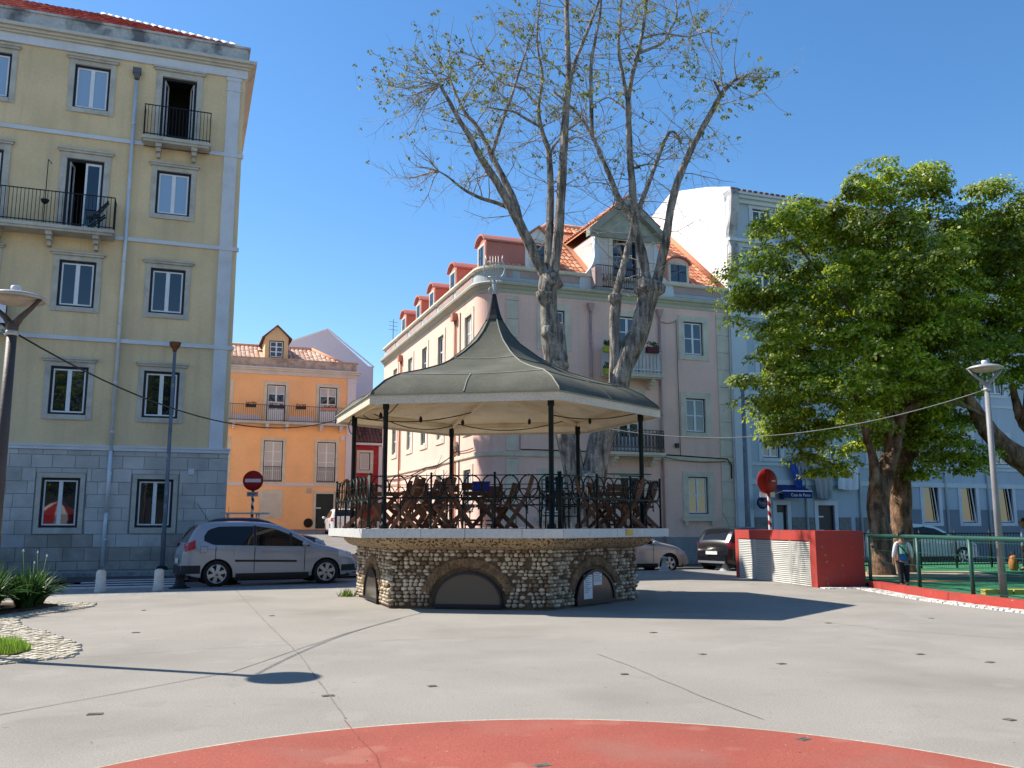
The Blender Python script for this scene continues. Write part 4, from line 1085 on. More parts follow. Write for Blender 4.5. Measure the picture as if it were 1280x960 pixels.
for k in range(6):
    s.M = FM(k, Rb); s2.M = s.M
    z = .045
    while z < 1.06:
        hrow = rnd.uniform(.050,.074); x = -half+rnd.uniform(0,.04)
        while x < half-.01:
            wv = rnd.uniform(.075,.135) if rnd.random() > .15 else rnd.uniform(.05,.07)
            cxx = x+wv/2
            if not in_arch(cxx, z+hrow/2, .27) or (z < .33 and not in_arch(cxx, z+hrow/2, .07)):
                pier = abs(cxx) > half-.34
                if not (.0 < abs(abs(cxx)-(half-.36)) < .012):
                    if abs(sqrt((cxx/1.02)**2+((z-.1)/.98)**2)-.985) > .016 or z < .5:
                        stone(s, cxx+(rnd.uniform(-.006,.006)), z+hrow/2+rnd.uniform(-.006,.006), wv*.50, hrow*rnd.uniform(.50,.58), rnd.uniform(.014,.032)+(.015 if pier else 0), rnd.uniform(0,.5))
            x += wv+.010
        z += hrow+.005
    # rough hewn band of brown stone round the arch
    nt_, ne = 72, 7; v = []; f = []
    for i in range(nt_+1):
        t = .22+(pi-.44)*i/nt_
        for j in range(ne+1):
            e = .055+.20*j/ne+rnd.uniform(-.012,.012); xx = (AW+e)*cos(t); zz = .10+(AH-.10+e)*sin(t)
            edge = j in (0,ne) or i in (0,nt_)
            v.append((xx, .02 if edge else -.018-.030*rnd.random()**1.5, zz))
    for i in range(nt_):
        for j in range(ne): f.append((i*(ne+1)+j,(i+1)*(ne+1)+j,(i+1)*(ne+1)+j+1,i*(ne+1)+j+1))
    s2.add(v,[tuple(reversed(q)) for q in f])
s.M = None; s2.M = None
s.build('pebble_facing', M_pebble, BS, kind='stuff')
s2.build('rough_arch_band', M_arch, BS, kind='stuff')
M_archglass = glass('arch_glass',(.085,.07,.055),1.5,.16,.05)
M_notice = mat('white_notice_paper',(.72,.73,.74),.7,.03,4.,bump=0)
for k in range(6):
    F = FM(k, Rb); n = 20
    outer = [(AW*cos(pi*i/n), .10+(AH-.10)*sin(pi*i/n)) for i in range(n+1)]
    inner = [((AW-.05)*cos(pi*i/n), .12+(AH-.17)*sin(pi*i/n)) for i in range(n+1)]
    s = MB(); s.M = F
    O = [(AW,.03)]+outer+[(-AW,.03)]; I = [(AW-.05,.09)]+inner+[(-AW+.05,.09)]
    m_ = len(O); v = [(x,-.05,z) for (x,z) in O]+[(x,-.05,z) for (x,z) in I]+[(x,.04,z) for (x,z) in O]+[(x,.02,z) for (x,z) in I]; f = []
    for i in range(m_-1): f += [(i,i+1,m_+i+1,m_+i),(i+1,i,2*m_+i,2*m_+i+1),(m_+i,m_+i+1,3*m_+i+1,3*m_+i)]
    s.add(v, [tuple(reversed(q)) for q in f])
    s.box(-AW,AW,-.05,.03,.03,.09)
    o = s.build('arch_window', M_frame_black, BS)
    s = MB(); s.M = F; s.add([(x,-.02,z) for (x,z) in I], [tuple(reversed(range(m_)))]); s.build('pane', M_archglass, o)
    if k == 1:
        for (x0,x1,z0,z1) in ((-.40,-.12,.13,.57),(-.08,.20,.37,.62)):
            s = MB(); s.M = F; s.box(x0,x1,-.028,-.022,z0,z1); nt = s.build('notice', M_notice, o)
        s = MB(); s.M = F
        for i in range(9): s.box(-.37,-.16-.05*(i%3),-.0292,-.0282,.53-i*.035,.542-i*.035)
        for i in range(5): s.box(-.05,.17-.04*(i%2),-.0292,-.0282,.58-i*.035,.592-i*.035)
        s.build('notice_print', mat('grey_print',(.25,.25,.27),.8,bump=0), o)
# pocked stone ring and marble deck
for k in range(6):
    s = MB()
    prof = [(2.90,1.05),(2.98,1.055),(3.06,1.07),(3.17,1.115),(3.25,1.18),(3.285,1.24),(3.29,1.268),(2.9,1.268)]
    a, b = k, k+1; v = []; f = []
    NS = 12
    for i in range(NS+1):
        for (R, z) in prof: v.append(tuple(hexv(R,a).lerp(hexv(R,b), i/NS)+Vector((0,0,z))))
    q = len(prof)
    for i in range(NS):
        for j in range(q-1): f.append((i*q+j,(i+1)*q+j,(i+1)*q+j+1,i*q+j+1))
    s.add(v,f); s.build('stone_ring', M_trav, BS)
for k in range(6):
    cuts = [0,.22,.47,.74,1.0] if k % 2 else [0,.3,.52,.8,1.0]
    for i in range(4):
        t0, t1 = cuts[i]+.0012, cuts[i+1]-.0012
        P = [hexv(2.95,k).lerp(hexv(2.95,k+1),t0), hexv(2.95,k).lerp(hexv(2.95,k+1),t1), hexv(3.62,k).lerp(hexv(3.62,k+1),t1), hexv(3.62,k).lerp(hexv(3.62,k+1),t0)]
        s = MB(); s.prism([tuple(p)[:2] for p in P][::-1], 1.27, 1.43-.0005*i); s.build('marble_slab', M_marble, BS)
s = MB(); s.prism([tuple(hexv(2.948,k))[:2] for k in range(6)], 1.2, 1.425); s.build('deck_floor', mat('deck_terrazzo',(.5,.48,.45),.7,.12,2.), BS)
s = MB(); s.M = FM(1,3.62); s.box(.18,.42,-.012,.02,1.30,1.415); s.build('brass_plaque', mat('brass_plaque',(.42,.26,.06),.4,.1,6.,metal=.6), BS)
# posts
for k in range(6):
    p = hexv(3.1,k)
    s = MB(); s.lathe([(.085,1.425),(.085,1.50),(.047,1.53),(.047,3.62),(.062,3.64),(.062,3.86)], 12, tuple(p)); s.build('post', M_green_iron, BS)

# railing: one panel a side, each with its rings and balusters
RR = 3.47
ring_me = None; bal_me = None
def ring_mesh():
    s = MB(); s.tube([(.165*cos(2*pi*i/18),0,.20*sin(2*pi*i/18)) for i in range(19)], .013, 6, False)
    for q in (-1,1): s.lathe([(.001,-.028),(.022,-.012),(.022,.012),(.001,.028)],8,(q*.165,0,0)); s.lathe([(.001,-.025),(.016,0),(.001,.025)],8,(0,0,q*.2))
    return s.data('ring', M_green_iron)
ring_me = ring_mesh()
for k in range(6):
    F = FM(k,RR); hl = RR/2-.0; z0 = 1.428
    s = MB(); s.M = F
    s.bar((-hl,0,z0+.945),(hl,0,z0+.945),.02,.016); s.bar((-hl,0,z0+.55),(hl,0,z0+.55),.03,.03); s.bar((-hl,0,z0+.78),(hl,0,z0+.78),.012,.014)
    pn = s.build('railing_panel', M_green_iron, BS)
    for x in (-hl+.02, -hl/3, hl/3, hl-.02):
        s = MB(); s.M = F; s.tube([(x,0,z0-.005),(x,0,z0+.97)],.02,8); s.lathe([(.02,.97),(.03,.985),(.0,1.01)],8,(x,0,z0)); s.lathe([(.04,0),(.025,.03)],8,(x,0,z0)); s.build('railing_post', M_green_iron, pn)
    nr = 10; 
    for i in range(nr):
        x = -hl+.04+(2*hl-.08)*(i+.5)/nr
        o = ob('ring', ring_me, pn); o.matrix_local = F @ Matrix.Translation((x,0,z0+.745))
    s = MB(); s.M = F
    for j in range(6):
        xa = -hl+.02+(2*hl-.04)*j/6; xb = -hl+.02+(2*hl-.04)*(j+1)/6; xm = (xa+xb)/2
        if j in (1,3,5): s.tube([(xa,0,z0),(xa,0,z0+.55)],.012,6)
        s.tube([(xm,0,z0+.55),(xm,0,z0+.36)],.011,6); s.lathe([(.001,.33),(.018,.36),(.001,.39)],6,(xm,0,z0))
        for q in (0,1):
            e = xa if q == 0 else xb; sg = 1 if q == 0 else -1
            s.tube([(e+sg*.24*(1-cos(t*pi/16)),0,z0+.30+.235*sin(t*pi/16)) for t in range(9)],.011,6)
    s.build('scrollwork', M_green_iron, pn)
# roof: six curved panels, hip ribs, fascia, soffit, spike and lyre
RP = [(3.50,3.84),(3.46,3.93),(3.15,4.17),(2.95,4.27),(2.76,4.35),(2.42,4.44),(2.10,4.53),(1.62,4.69),(1.25,4.87),(.97,5.04),(.57,5.34),(.36,5.58),(.18,5.87),(.10,6.02)]
M_roof = streak(mat('mossy_bitumen_roof',(.092,.091,.066),.8,.15,1.2,.12,18,.35,30,dirt=(.16,.15,.11),dirt_scale=1.1,dirt_amt=.6), (.045,.046,.038), .6, 2., 2.)
M_roofedge = mat('pale_roof_seam',(.26,.26,.21),.8,.15,4.)
M_fascia = mat('dotted_cream_fascia',(.62,.55,.44),.8,.06,2.,.25,70,.3,60,dirt=(.42,.36,.28),dirt_scale=30.,dirt_amt=.5)
M_soffit = mat('cream_soffit',(.82,.68,.47),.85,.08,1.,.05,20,dirt=(.42,.33,.22),dirt_scale=1.5,dirt_amt=.4)
for k in range(6):
    v = []; f = []; NS = 8
    for (R,z) in RP:
        for i in range(NS+1):
            t = i/NS; p = hexv(R,k).lerp(hexv(R,k+1),t); sgg = .045*(1-(2*t-1)**2)*min(1,R/2.)
            v.append((p.x,p.y,z-sgg+ (0.0 if R > 3.4 else 0)))
    for r in range(len(RP)-1):
        for i in range(NS): f.append((r*(NS+1)+i,r*(NS+1)+i+1,(r+1)*(NS+1)+i+1,(r+1)*(NS+1)+i))
    s = MB(); s.add(v,f,True); pn = s.build('roof_panel', M_roof, BS)
    s = MB()
    for ri in (4,8):
        R,z = RP[ri]; s.tube([hexv(R,k).lerp(hexv(R,k+1),i/NS)+Vector((0,0,z-.045*(1-(2*i/NS-1)**2)*min(1,R/2.)+.004)) for i in range(NS+1)],.012,5,False)
    s.tube([hexv(R,k).lerp(hexv(R,k+1),.5)+Vector((0,0,z-.045+.006)) for (R,z) in RP[1:5]],.012,5,False)
    s.build('seam', M_roofedge if k == 0 else M_roof, pn)
    s = MB(); s.tube([hexv(R+.0,k)+Vector((0,0,z+.006)) for (R,z) in RP],.014,6); s.build('hip_rib', M_roofedge if k == 1 else M_roof, pn)
    s = MB(); a, b = hexv(3.51,k), hexv(3.51,k+1); a2, b2 = hexv(3.47,k), hexv(3.47,k+1)
    v = [a+Vector((0,0,3.69)),b+Vector((0,0,3.69)),b+Vector((0,0,3.85)),a+Vector((0,0,3.85)),a2+Vector((0,0,3.69)),b2+Vector((0,0,3.69)),b2+Vector((0,0,3.85)),a2+Vector((0,0,3.85))]
    s.add(v,[(0,1,2,3),(5,4,7,6),(4,5,1,0),(3,2,6,7)]); s.build('fascia_board', M_fascia, BS)
    s = MB(); a, b = hexv(3.53,k), hexv(3.53,k+1)
    s.bar(a+Vector((0,0,3.85)),b+Vector((0,0,3.85)),.03,.02); s.build('eave_edge', M_roofedge, BS)
    v = []; f = []
    SP = [(3.47,3.74),(3.1,3.93),(2.0,4.12),(.05,4.3)]
    for (R,z) in SP:
        v += [hexv(R,k)+Vector((0,0,z)), hexv(R,k+1)+Vector((0,0,z))]
    for r in range(3): f.append((r*2+1,r*2,r*2+2,r*2+3))
    s = MB(); s.add(v,f); s.build('soffit_panel', M_soffit, BS)
    s = MB(); s.bar(hexv(3.08,k)+Vector((0,0,3.86)),hexv(3.08,k+1)+Vector((0,0,3.86)),.05,.07); s.bar(hexv(3.1,k)+Vector((0,0,3.88)),hexv(.1,k)+Vector((0,0,4.24)),.05,.06); s.build('ceiling_beam', M_soffit, BS)
s = MB(); s.lathe([(.20,5.88),(.155,5.98),(.115,6.12),(.075,6.3),(.05,6.44),(.03,6.5)],6,(0,0,0),False); s.build('roof_spike', M_iron, BS)
M_lyre = mat('silver_painted_metal',(.42,.42,.40),.45,.1,4.,metal=.3)
FL = Matrix.Rotation(-BSR, 4, 'Z')
s = MB(); s.M = FL
for q in (-1,1):
    s.tube([(q*.05,0,6.6),(q*.03,0,6.72),(q*.10,0,6.80),(q*.20,0,6.92),(q*.235,0,7.03),(q*.21,0,7.14),(q*.17,0,7.24),(q*.19,0,7.34)],.014,8)
    s.tube([(q*.01,0,6.46),(q*.09,0,6.5),(q*.125,0,6.56),(q*.09,0,6.62),(q*.05,0,6.6),(q*.07,0,6.55)],.012,8)
s.lathe([(.03,6.45),(.05,6.5),(.03,6.56),(.045,6.66),(.025,6.78)],10)
s.tube([(-.2,0,7.18),(.2,0,7.18)],.016,6); s.tube([(-.16,0,6.86),(.16,0,6.86)],.014,6)
ly = s.build('lyre_finial', M_lyre, BS)
for x in (-.09,-.03,.03,.09):
    s = MB(); s.M = FL; s.tube([(x,0,6.84),(x,0,7.33)],.006,5); s.build('string', M_lyre, ly)
s = MB()
for (k0,t0,k1,t1,zz) in ((4,.0,5,.2,3.9),(4,.1,3,.9,3.95),(5,.1,0,.3,3.86)):
    s.tube(sag(hexv(2.9,k0)+Vector((0,0,zz)),hexv(2.7,k1)+Vector((0,0,zz+.02)),.22,12),.011,5)
s.tube(sag(hexv(3.05,5)+Vector((0,0,3.82)),hexv(1.5,4)+Vector((0,0,4.05)),.15,10),.012,5)
s.tube([hexv(3.1,5)+Vector((.12*cos(t*pi/6),-.05,3.62+.16*sin(t*pi/6))) for t in range(13)],.01,5,False)
s.tube(sag(hexv(3.05,2)+Vector((0,0,3.8)),hexv(2.0,3)+Vector((0,0,4.02)),.12,10),.011,5)
wr = s.build('light_cable', M_iron, BS)
for i,(k,R,z) in enumerate(((4.0,2.2,3.88),(4.6,2.0,3.84),(3.3,2.2,3.9),(2.6,2.4,3.8),(5.2,2.4,3.78))):
    p = Vector((R*cos(k*pi/3),R*sin(k*pi/3),z)); s = MB(); s.lathe([(.012,.08),(.03,.05),(.04,0),(.025,-.05),(.0,-.065)],8,tuple(p)); s.build('bulb_holder', M_iron, wr)

# ------------------------------------------------------------------ folding chairs and tables on the deck
M_wood = mat('oiled_brown_wood',(.13,.052,.025),.55,.2,6.,.2,40,.15,30,spec=.4)
M_wood2 = mat('weathered_brown_wood',(.24,.12,.06),.6,.2,6.,.2,40,.15,30)
DZ = 1.427
def make_chair(m_):
    t = thing('folding_chair','x','chair')
    for y in (-.2,.2):
        pts = [(.24,y,0.0),(-.02,y,.40),(-.18,y,.68),(-.27,y,.98)]   # long member: front foot up to the back rest (chair faces +x)
        s = MB()
        for i in range(3): s.bar(pts[i],pts[i+1],.07,.032,(0,1,0))
        s.build('back_post', m_, t)
        s = MB(); yy = y*.84
        s.bar((-.28,yy,0),(.02,yy,.28),.065,.03,(0,1,0)); s.bar((.02,yy,.28),(.22,yy,.455),.065,.03,(0,1,0)); s.build('rear_leg', m_, t)
    s = MB()
    for i in range(6): x = -.16+i*.072; s.box(x,x+.058,-.17,.17,.445,.465)
    for y in (-.15,.15): s.box(-.17,.26,y-.015,y+.015,.415,.4445)
    s.build('seat', m_, t)
    s = MB()
    for (z0,z1,x0,x1) in ((.58,.66,-.155,-.185),(.69,.77,-.195,-.22),(.80,.95,-.225,-.27)): s.bar((x0-.0,0,z0),(x1,0,z1),.37,.018,(1,0,0)) if False else s.add([(x0,-.19,z0),(x0,.19,z0),(x1,.19,z1),(x1,-.19,z1),(x0+.02,-.19,z0),(x0+.02,.19,z0),(x1+.02,.19,z1),(x1+.02,-.19,z1)],[(0,1,2,3),(7,6,5,4),(0,4,5,1),(1,5,6,2),(2,6,7,3),(3,7,4,0)])
    s.build('backrest', m_, t)
    s = MB(); s.bar((.12,-.2,.17),(.12,.2,.17),.03,.04); s.build('stretcher', m_, t)
    s = MB(); s.bar((-.2,-.17,.075),(-.2,.17,.075),.03,.04); s.build('stretcher', m_, t)
    return t
def make_table(m_):
    t = thing('folding_table','x','table')
    s = MB()
    for i in range(8): x = -.36+i*.091; s.box(x,x+.08,-.36,.36,.715,.735)
    s.build('tabletop', m_, t)
    s = MB()
    for y in (-.30,.30): s.box(-.355,.355,y-.02,y+.02,.67,.7145)
    s.build('apron', m_, t)
    for y in (-.27,.27):
        for q in (-1,1):
            yy = y-.016*q
            s = MB(); s.bar((q*.32,yy,0),(-q*.30,yy,.69),.065,.03,(0,1,0)); s.build('leg', m_, t)
    for x in (-.22,.22):
        s = MB(); s.bar((x,-.27,.12),(x,.27,.12),.03,.04); s.build('stretcher', m_, t)
    return t
c0 = make_chair(M_wood); c0['group'] = 'folding wooden chairs on the bandstand'
t0_ = make_table(M_wood); t0_['group'] = 'folding wooden tables on the bandstand'
def pos(u, Y):                                         # spot on the deck seen in column u of the photograph, Y metres away
    dx = (u-640)/(FPX*cos(PITCH)+ (0)) ; return Vector((dx*Y*1.0, Y, DZ))
chairs = [
 (648,17.35,178,'large brown folding chair right of the blue crate, its slatted back leaning right'),
 (577,17.55,8,'brown folding chair with its back leaning left, just left of the blue crate'),
 (592,19.3,95,'folding chair behind the table that carries the blue crate'),
 (630,19.9,170,'folding chair deep on the deck right of the crate table'),
 (549,17.5,215,'folding chair with upright back in the middle left cluster beside the railing post'),
 (541,18.6,150,'folding chair pushed against the far side of the middle left table'),
 (452,18.45,15,'leftmost sunlit folding chair at the left corner post of the bandstand'),
 (473,17.65,5,'sunlit folding chair just left of the front left bandstand post'),
 (500,18.95,190,'folding chair between the two tables on the left of the deck'),
 (512,17.45,165,'folding chair at the front railing right of the front left post'),
 (522,19.9,260,'folding chair at the back of the left cluster showing only its upper slats'),
 (735,17.75,-5,'reddish folding chair right of the black stool, facing right'),
 (752,19.2,20,'folding chair behind the reddish one at the right of the deck'),
 (783,18.0,185,'rightmost folding chair close to the right bandstand post'),
 (768,19.4,260,'folding chair at the far side of the right hand table'),
 (566,20.6,80,'folding chair deep on the deck, farthest of the middle left cluster'),
 (466,19.6,300,'folding chair deep behind the leftmost table'),
 (615,20.9,100,'folding chair at the very back of the deck behind the blue crate'),
 (800,19.0,190,'folding chair deep behind the right bandstand post'),
]
for i,(u,Y,h,lab) in enumerate(chairs):
    p = pos(u,Y)
    if i == 0: c0.location = p; c0.rotation_euler = (0,0,radians(h)); c0['label'] = lab
    else: dup(c0, p, radians(h), lab)
for i,(u,Y,h,lab) in enumerate(((609,18.35,5,'folding slatted table carrying the blue crate in the middle of the deck'),(526,18.15,12,'folding table in the middle left cluster of chairs'),(482,18.75,4,'folding table at the left end of the deck among sunlit chairs'),(762,18.45,-8,'folding table at the right end of the deck'),(545,20.3,20,'folding table at the back of the deck behind the left cluster'))):
    p = pos(u,Y)
    if i == 0: t0_.location = p; t0_.rotation_euler = (0,0,radians(h)); t0_['label'] = lab
    else: dup(t0_, p, radians(h), lab)
pc = pos(602,18.35); pc.z = DZ+.737
t = thing('blue_crate','blue plastic crate standing on a bandstand table','crate',pc,radians(5))
M_crate = mat('blue_plastic',(.012,.025,.22),.45,.05,3.,bump=.05)
s = MB(); s.box(-.17,.17,-.13,.13,0,.02); s.box(-.17,-.155,-.13,.13,.02,.2); s.box(.155,.17,-.13,.13,.02,.2); s.box(-.155,.155,-.13,-.115,.02,.2); s.box(-.155,.155,.115,.13,.02,.2); s.build('body', M_crate, t)
s = MB(); s.box(-.18,.18,-.14,-.1305,.17,.205); s.box(-.18,.18,.1305,.14,.17,.205); s.build('rim', M_crate, t)
# black metal stools
def make_stool():
    t = thing('bar_stool','tall black metal frame stool behind the front right bandstand post','stool')
    s = MB(); s.box(-.19,.19,-.19,.19,.70,.73); s.build('seat', M_iron, t)
    for (x,y) in ((-.17,-.17),(.17,-.17),(.17,.17),(-.17,.17)):
        s = MB(); s.bar((x*1.15,y*1.15,0),(x,y,.70),.025); s.build('leg', M_iron, t)
    for z in (.25,.45):
        s = MB()
        for (p,q) in (((-1,-1),(1,-1)),((1,-1),(1,1)),((1,1),(-1,1)),((-1,1),(-1,-1))): s.bar((p[0]*.185,p[1]*.185,z),(q[0]*.185,q[1]*.185,z),.018)
        s.build('foot_ring', M_iron, t)
    s = MB(); s.bar((-.17,.17,.73),(-.17,.2,.95),.02); s.bar((.17,.17,.73),(.17,.2,.95),.02); s.bar((-.17,.2,.95),(.17,.2,.95),.025)
    s.build('back_hoop', M_iron, t); return t
st = make_stool(); st['group'] = 'black metal stools on the bandstand'; st.location = pos(690,17.6); st.rotation_euler = (0,0,.2)
dup(st, pos(706,18.9), .5, 'black metal frame stool farther back, between the front right post and the reddish chair')

# ------------------------------------------------------------------ ground, plaza, roads
M_earth = mat('far_ground',(.16,.155,.15),.95,.1,.2)
s = MB(); s.add([(-900,-900,-.35),(900,-900,-.35),(900,900,-.35),(-900,900,-.35)],[(0,1,2,3)]); g = s.build('ground', M_earth, kind='structure')
def abpoly(pts, z): return [tuple(W(a,b,z)) for (a,b) in pts]
edge = [(-60,21.6),(1.0,21.6),(4.5,23.2),(9,24.7),(60,24.7)]      # plaza edge towards the road, in street coordinates
kerb = [(a,b+ (2.2 if a < 3 else 1.9)) for (a,b) in edge]
s = MB(); s.add(abpoly([(-60,-60),(60,-60)]+edge[::-1],0),[tuple(range(7))]); plaza = s.build('plaza', M_concrete, kind='structure')
s = MB()
for i in range(4):
    s.add(abpoly([edge[i],edge[i+1],kerb[i+1],kerb[i]],0.0),[(0,1,2,3)])
pv = s.build('pavement', M_paver, kind='structure')
s = MB()
for i in range(4):
    p, q = Vector(kerb[i]), Vector(kerb[i+1]); d = (q-p).normalized(); n = Vector((-d.y,d.x))*.16
    A = [p,q,q+n,p+n]; s.prism([tuple(W(v.x,v.y))[:2] for v in A], -.2, .012)
s.build('kerb', M_kerb, kind='structure')
s = MB(); s.add(abpoly([(-60,22)]+[(-60,24.2)]+[(60,26)]+[(60,33)]+[(-60,33)],-.10),[(0,1,2,3,4)]); s.build('road', M_asphalt, kind='structure')
# pavements along the houses
s = MB(); s.prism([tuple(W(a,b))[:2] for (a,b) in ((-60,31.2),(1.6,31.2),(1.9,31.5),(1.9,60),(1.36,60),(1.36,33.3),(-60,33.3))],-.3,.02); s.build('pavement', M_paver, kind='structure')
s = MB(); s.prism([tuple(W(a,b))[:2] for (a,b) in ((10.8,33.6),(60,33.6),(60,35.7),(11.6,35.7),(11.6,56),(10.5,56),(10.5,33.9))],-.3,.02); s.build('pavement', M_paver, kind='structure')
# side street climbing to the orange house
s = MB()
s.add([tuple(W(1.9,32.9,-.095)),tuple(W(10.5,32.9,-.095)),tuple(W(10.5,57,1.12)),tuple(W(1.9,57,1.12))],[(0,1,2,3)])
s.add([tuple(W(-20,57,1.12)),tuple(W(30,57,1.12)),tuple(W(30,60.7,1.22)),tuple(W(-20,60.7,1.22))],[(0,1,2,3)])
s.add([tuple(W(10.5,40,.285)),tuple(W(11.66,40,.285)),tuple(W(11.66,57,1.14)),tuple(W(10.5,57,1.14))],[(0,1,2,3)])
s.build('side_street', mat('pale_worn_asphalt',(.17,.165,.16),.9,.12,1.,.2,50), kind='structure')
# zebra crossing
s = MB()
for i in range(5):
    b0 = 24.6+i*1.05; s.add(abpoly([(-3.3+.25*i,b0),(.05,b0),(.05,b0+.52),(-3.3+.25*i,b0+.52)],-.094),[(0,1,2,3)])
s.build('zebra_crossing', M_roadpaint, kind='structure')
# red painted circle
CC, CR = (0.28,3.69), 3.6
s = MB(); n = 160; s.add([(CC[0]+CR*cos(2*pi*i/n),CC[1]+CR*sin(2*pi*i/n),.004) for i in range(n)],[tuple(range(n))]); s.build('red_painted_circle', M_redpaint, kind='structure')
s = MB(); v = []; f = []
for i in range(n):
    for r in (CR,CR+.022): v.append((CC[0]+r*cos(2*pi*i/n),CC[1]+r*sin(2*pi*i/n),.005))
for i in range(n):
    j = (i+1) % n; f.append((2*i,2*i+1,2*j+1,2*j))
s.add(v,f); s.build('circle_edge_line', mat('worn_cream_line',(.45,.40,.31),.85,.2,3.,.2,30,dirt=(.33,.3,.26),dirt_scale=4.,dirt_amt=.8), plaza)
# joints and cracks in the concrete
M_crack = mat('joint_filler',(.185,.168,.145),.95,.2,5.)
def ribbon(pts, w, z, name, m_, jit=.0):
    P = []
    for i in range(len(pts)-1):
        p, q = Vector(pts[i]), Vector(pts[i+1]); k = max(1,int((q-p).length/.25))
        for t in range(k): P.append(p.lerp(q,t/k))
    P.append(Vector(pts[-1])); v = []; f = []
    for i,p in enumerate(P):
        d = P[min(i+1,len(P)-1)]-P[max(0,i-1)]; d = d.normalized(); nn = Vector((-d.y,d.x))
        c_ = p+nn*rnd.uniform(-jit,jit); ww = w*rnd.uniform(.7,1.2)
        v += [(c_.x-nn.x*ww/2,c_.y-nn.y*ww/2,z),(c_.x+nn.x*ww/2,c_.y+nn.y*ww/2,z)]
    for i in range(len(P)-1): f.append((2*i+1,2*i,2*i+2,2*i+3))
    s = MB(); s.add(v,f); return s.build(name, m_, plaza)
ribbon([(-6.53,21.6),(-3.96,14.7),(-2.45,10.73),(-1.3,7.33)],.016,.004,'expansion_joint',M_crack,.006)
ribbon([(-1.3,7.25),(-.9,6.2),(-.6,5.0)],.009,.008,'crack',mat('red_joint_filler',(.22,.065,.048),.95,.2,5.),.006)
ribbon([(-4.6,6.6),(-3.62,8.28),(-2.89,9.59),(-2.62,11.2),(-2.3,13.0),(-1.79,14.9)],.014,.0045,'expansion_joint',M_crack,.008)
ribbon([(-5.0,10.55),(-3.55,11.41),(-1.48,12.19),(.5,12.6)],.010,.0048,'crack',M_crack,.02)
ribbon([(1.0,10.9),(1.22,10.13),(1.76,7.92),(1.95,7.3)],.010,.0045,'crack',M_crack,.015)
ribbon([(4.4,15.2),(5.4,13.4),(6.75,12.19),(9.5,11.0)],.012,.0045,'expansion_joint',M_crack,.012)
ribbon([(3.0,13.4),(5.2,13.9),(8.2,14.6)],.009,.005,'crack',M_crack,.02)
# small metal and stone insets in the plaza
M_inset = mat('dark_metal_inset',(.12,.115,.10),.7,.4,9.,metal=.0,dirt=(.25,.23,.2),dirt_scale=14.,dirt_amt=.7)
for (x,y) in ((-3.34,7.5),(-1.63,8.28),(-5.29,12.99),(-.75,8.76),(1.99,12.99),(2.94,10.13),(4.78,10.86),(5.27,10.24),(3.87,7.29),(1.14,9.44),(4.88,14.23),(2.23,10.86),(6.8,14.95),(-4.,15.34),(-6.53,16.32),(2.06,6.64),(.19,5.95)):
    s = MB(); a = rnd.uniform(.1,.7); s.M = Matrix.Translation((x,y,0)) @ Matrix.Rotation(a,4,'Z'); ww = rnd.uniform(.035,.06)
    s.box(-ww,ww,-.035,.035,-.02,.006); s.box(-ww*.8,ww*.8,-.025,-.012,.006,.008); s.box(-ww*.8,ww*.8,.012,.025,.006,.008); s.build('ground_inset', M_inset, plaza)
# specks of litter and chips
s = MB()
for i in range(500):
    x = rnd.uniform(-9,9); y = rnd.uniform(4.6,20); a = rnd.uniform(0,6.3); r = rnd.uniform(.004,.013)
    s.add([(x+r*cos(a+q*2.1),y+r*sin(a+q*2.1)*1.3,.007+.002*q) for q in range(3)],[(0,1,2)])
s.build('grit', mat('grit_chips',(.13,.12,.11),.9), kind='stuff')

# ------------------------------------------------------------------ planted corner with cobbles at the left
outer = [(-9.5,10.2),(-6.4,9.75),(-5.55,10.05),(-5.02,10.62),(-5.35,11.5),(-6.3,12.7),(-7.3,13.7),(-7.9,14.7),(-7.95,15.4),(-7.75,16.9),(-7.95,17.6),(-8.8,17.9),(-14,18.6),(-14,10.2)]
s = MB(); s.prism(outer,-.05,.012); s.build('cobbled_border', M_sand, kind='structure')
def inside(p, poly):
    x, y = p; c_ = False; j = len(poly)-1
    for i in range(len(poly)):
        if (poly[i][1] > y) != (poly[j][1] > y) and x < (poly[j][0]-poly[i][0])*(y-poly[i][1])/(poly[j][1]-poly[i][1])+poly[i][0]: c_ = not c_
        j = i
    return c_
lawn = [(-9.5,10.45),(-6.55,10.4),(-5.75,10.62),(-5.72,11.05),(-6.25,11.65),(-6.9,12.0),(-9.5,12.6)]
bed = [(-14,14.2),(-9.2,14.3),(-8.6,15.0),(-8.35,16.2),(-8.35,16.9),(-8.9,17.2),(-14,17.8)]
s = MB()
def sett(mb, x, y, a, b, h, rz_):
    mb.M = Matrix.Translation((x,y,0)) @ Matrix.Rotation(rz_,4,'Z')
    v = [(-a,-b,0),(a,-b,0),(a,b,0),(-a,b,0),(-a*.8,-b*.8,h),(a*.8,-b*.8,h),(a*.8,b*.8,h),(-a*.8,b*.8,h)]
    mb.add(v,[(4,5,6,7),(0,1,5,4),(1,2,6,5),(2,3,7,6),(3,0,4,7)]); mb.M = None
y = 9.8
while y < 18.2:
    x = -9.4
    while x < -4.9:
        px_, py_ = x+rnd.uniform(-.012,.012), y+rnd.uniform(-.012,.012)
        if inside((px_,py_),outer) and not inside((px_,py_),lawn) and not inside((px_,py_),bed): sett(s,px_,py_,.048,.046,.012+rnd.uniform(.008,.02),rnd.uniform(-.25,.25))
        x += .107
    y += .104
s.build('cobble_setts', M_sett, kind='stuff')
s = MB(); s.prism(bed,-.02,.06); s.build('planting_bed', M_soil, kind='structure')
s = MB(); s.prism(lawn,-.02,.03); s.build('lawn_patch', mat('lawn_soil',(.06,.075,.02),.95,.3,6.), kind='structure')
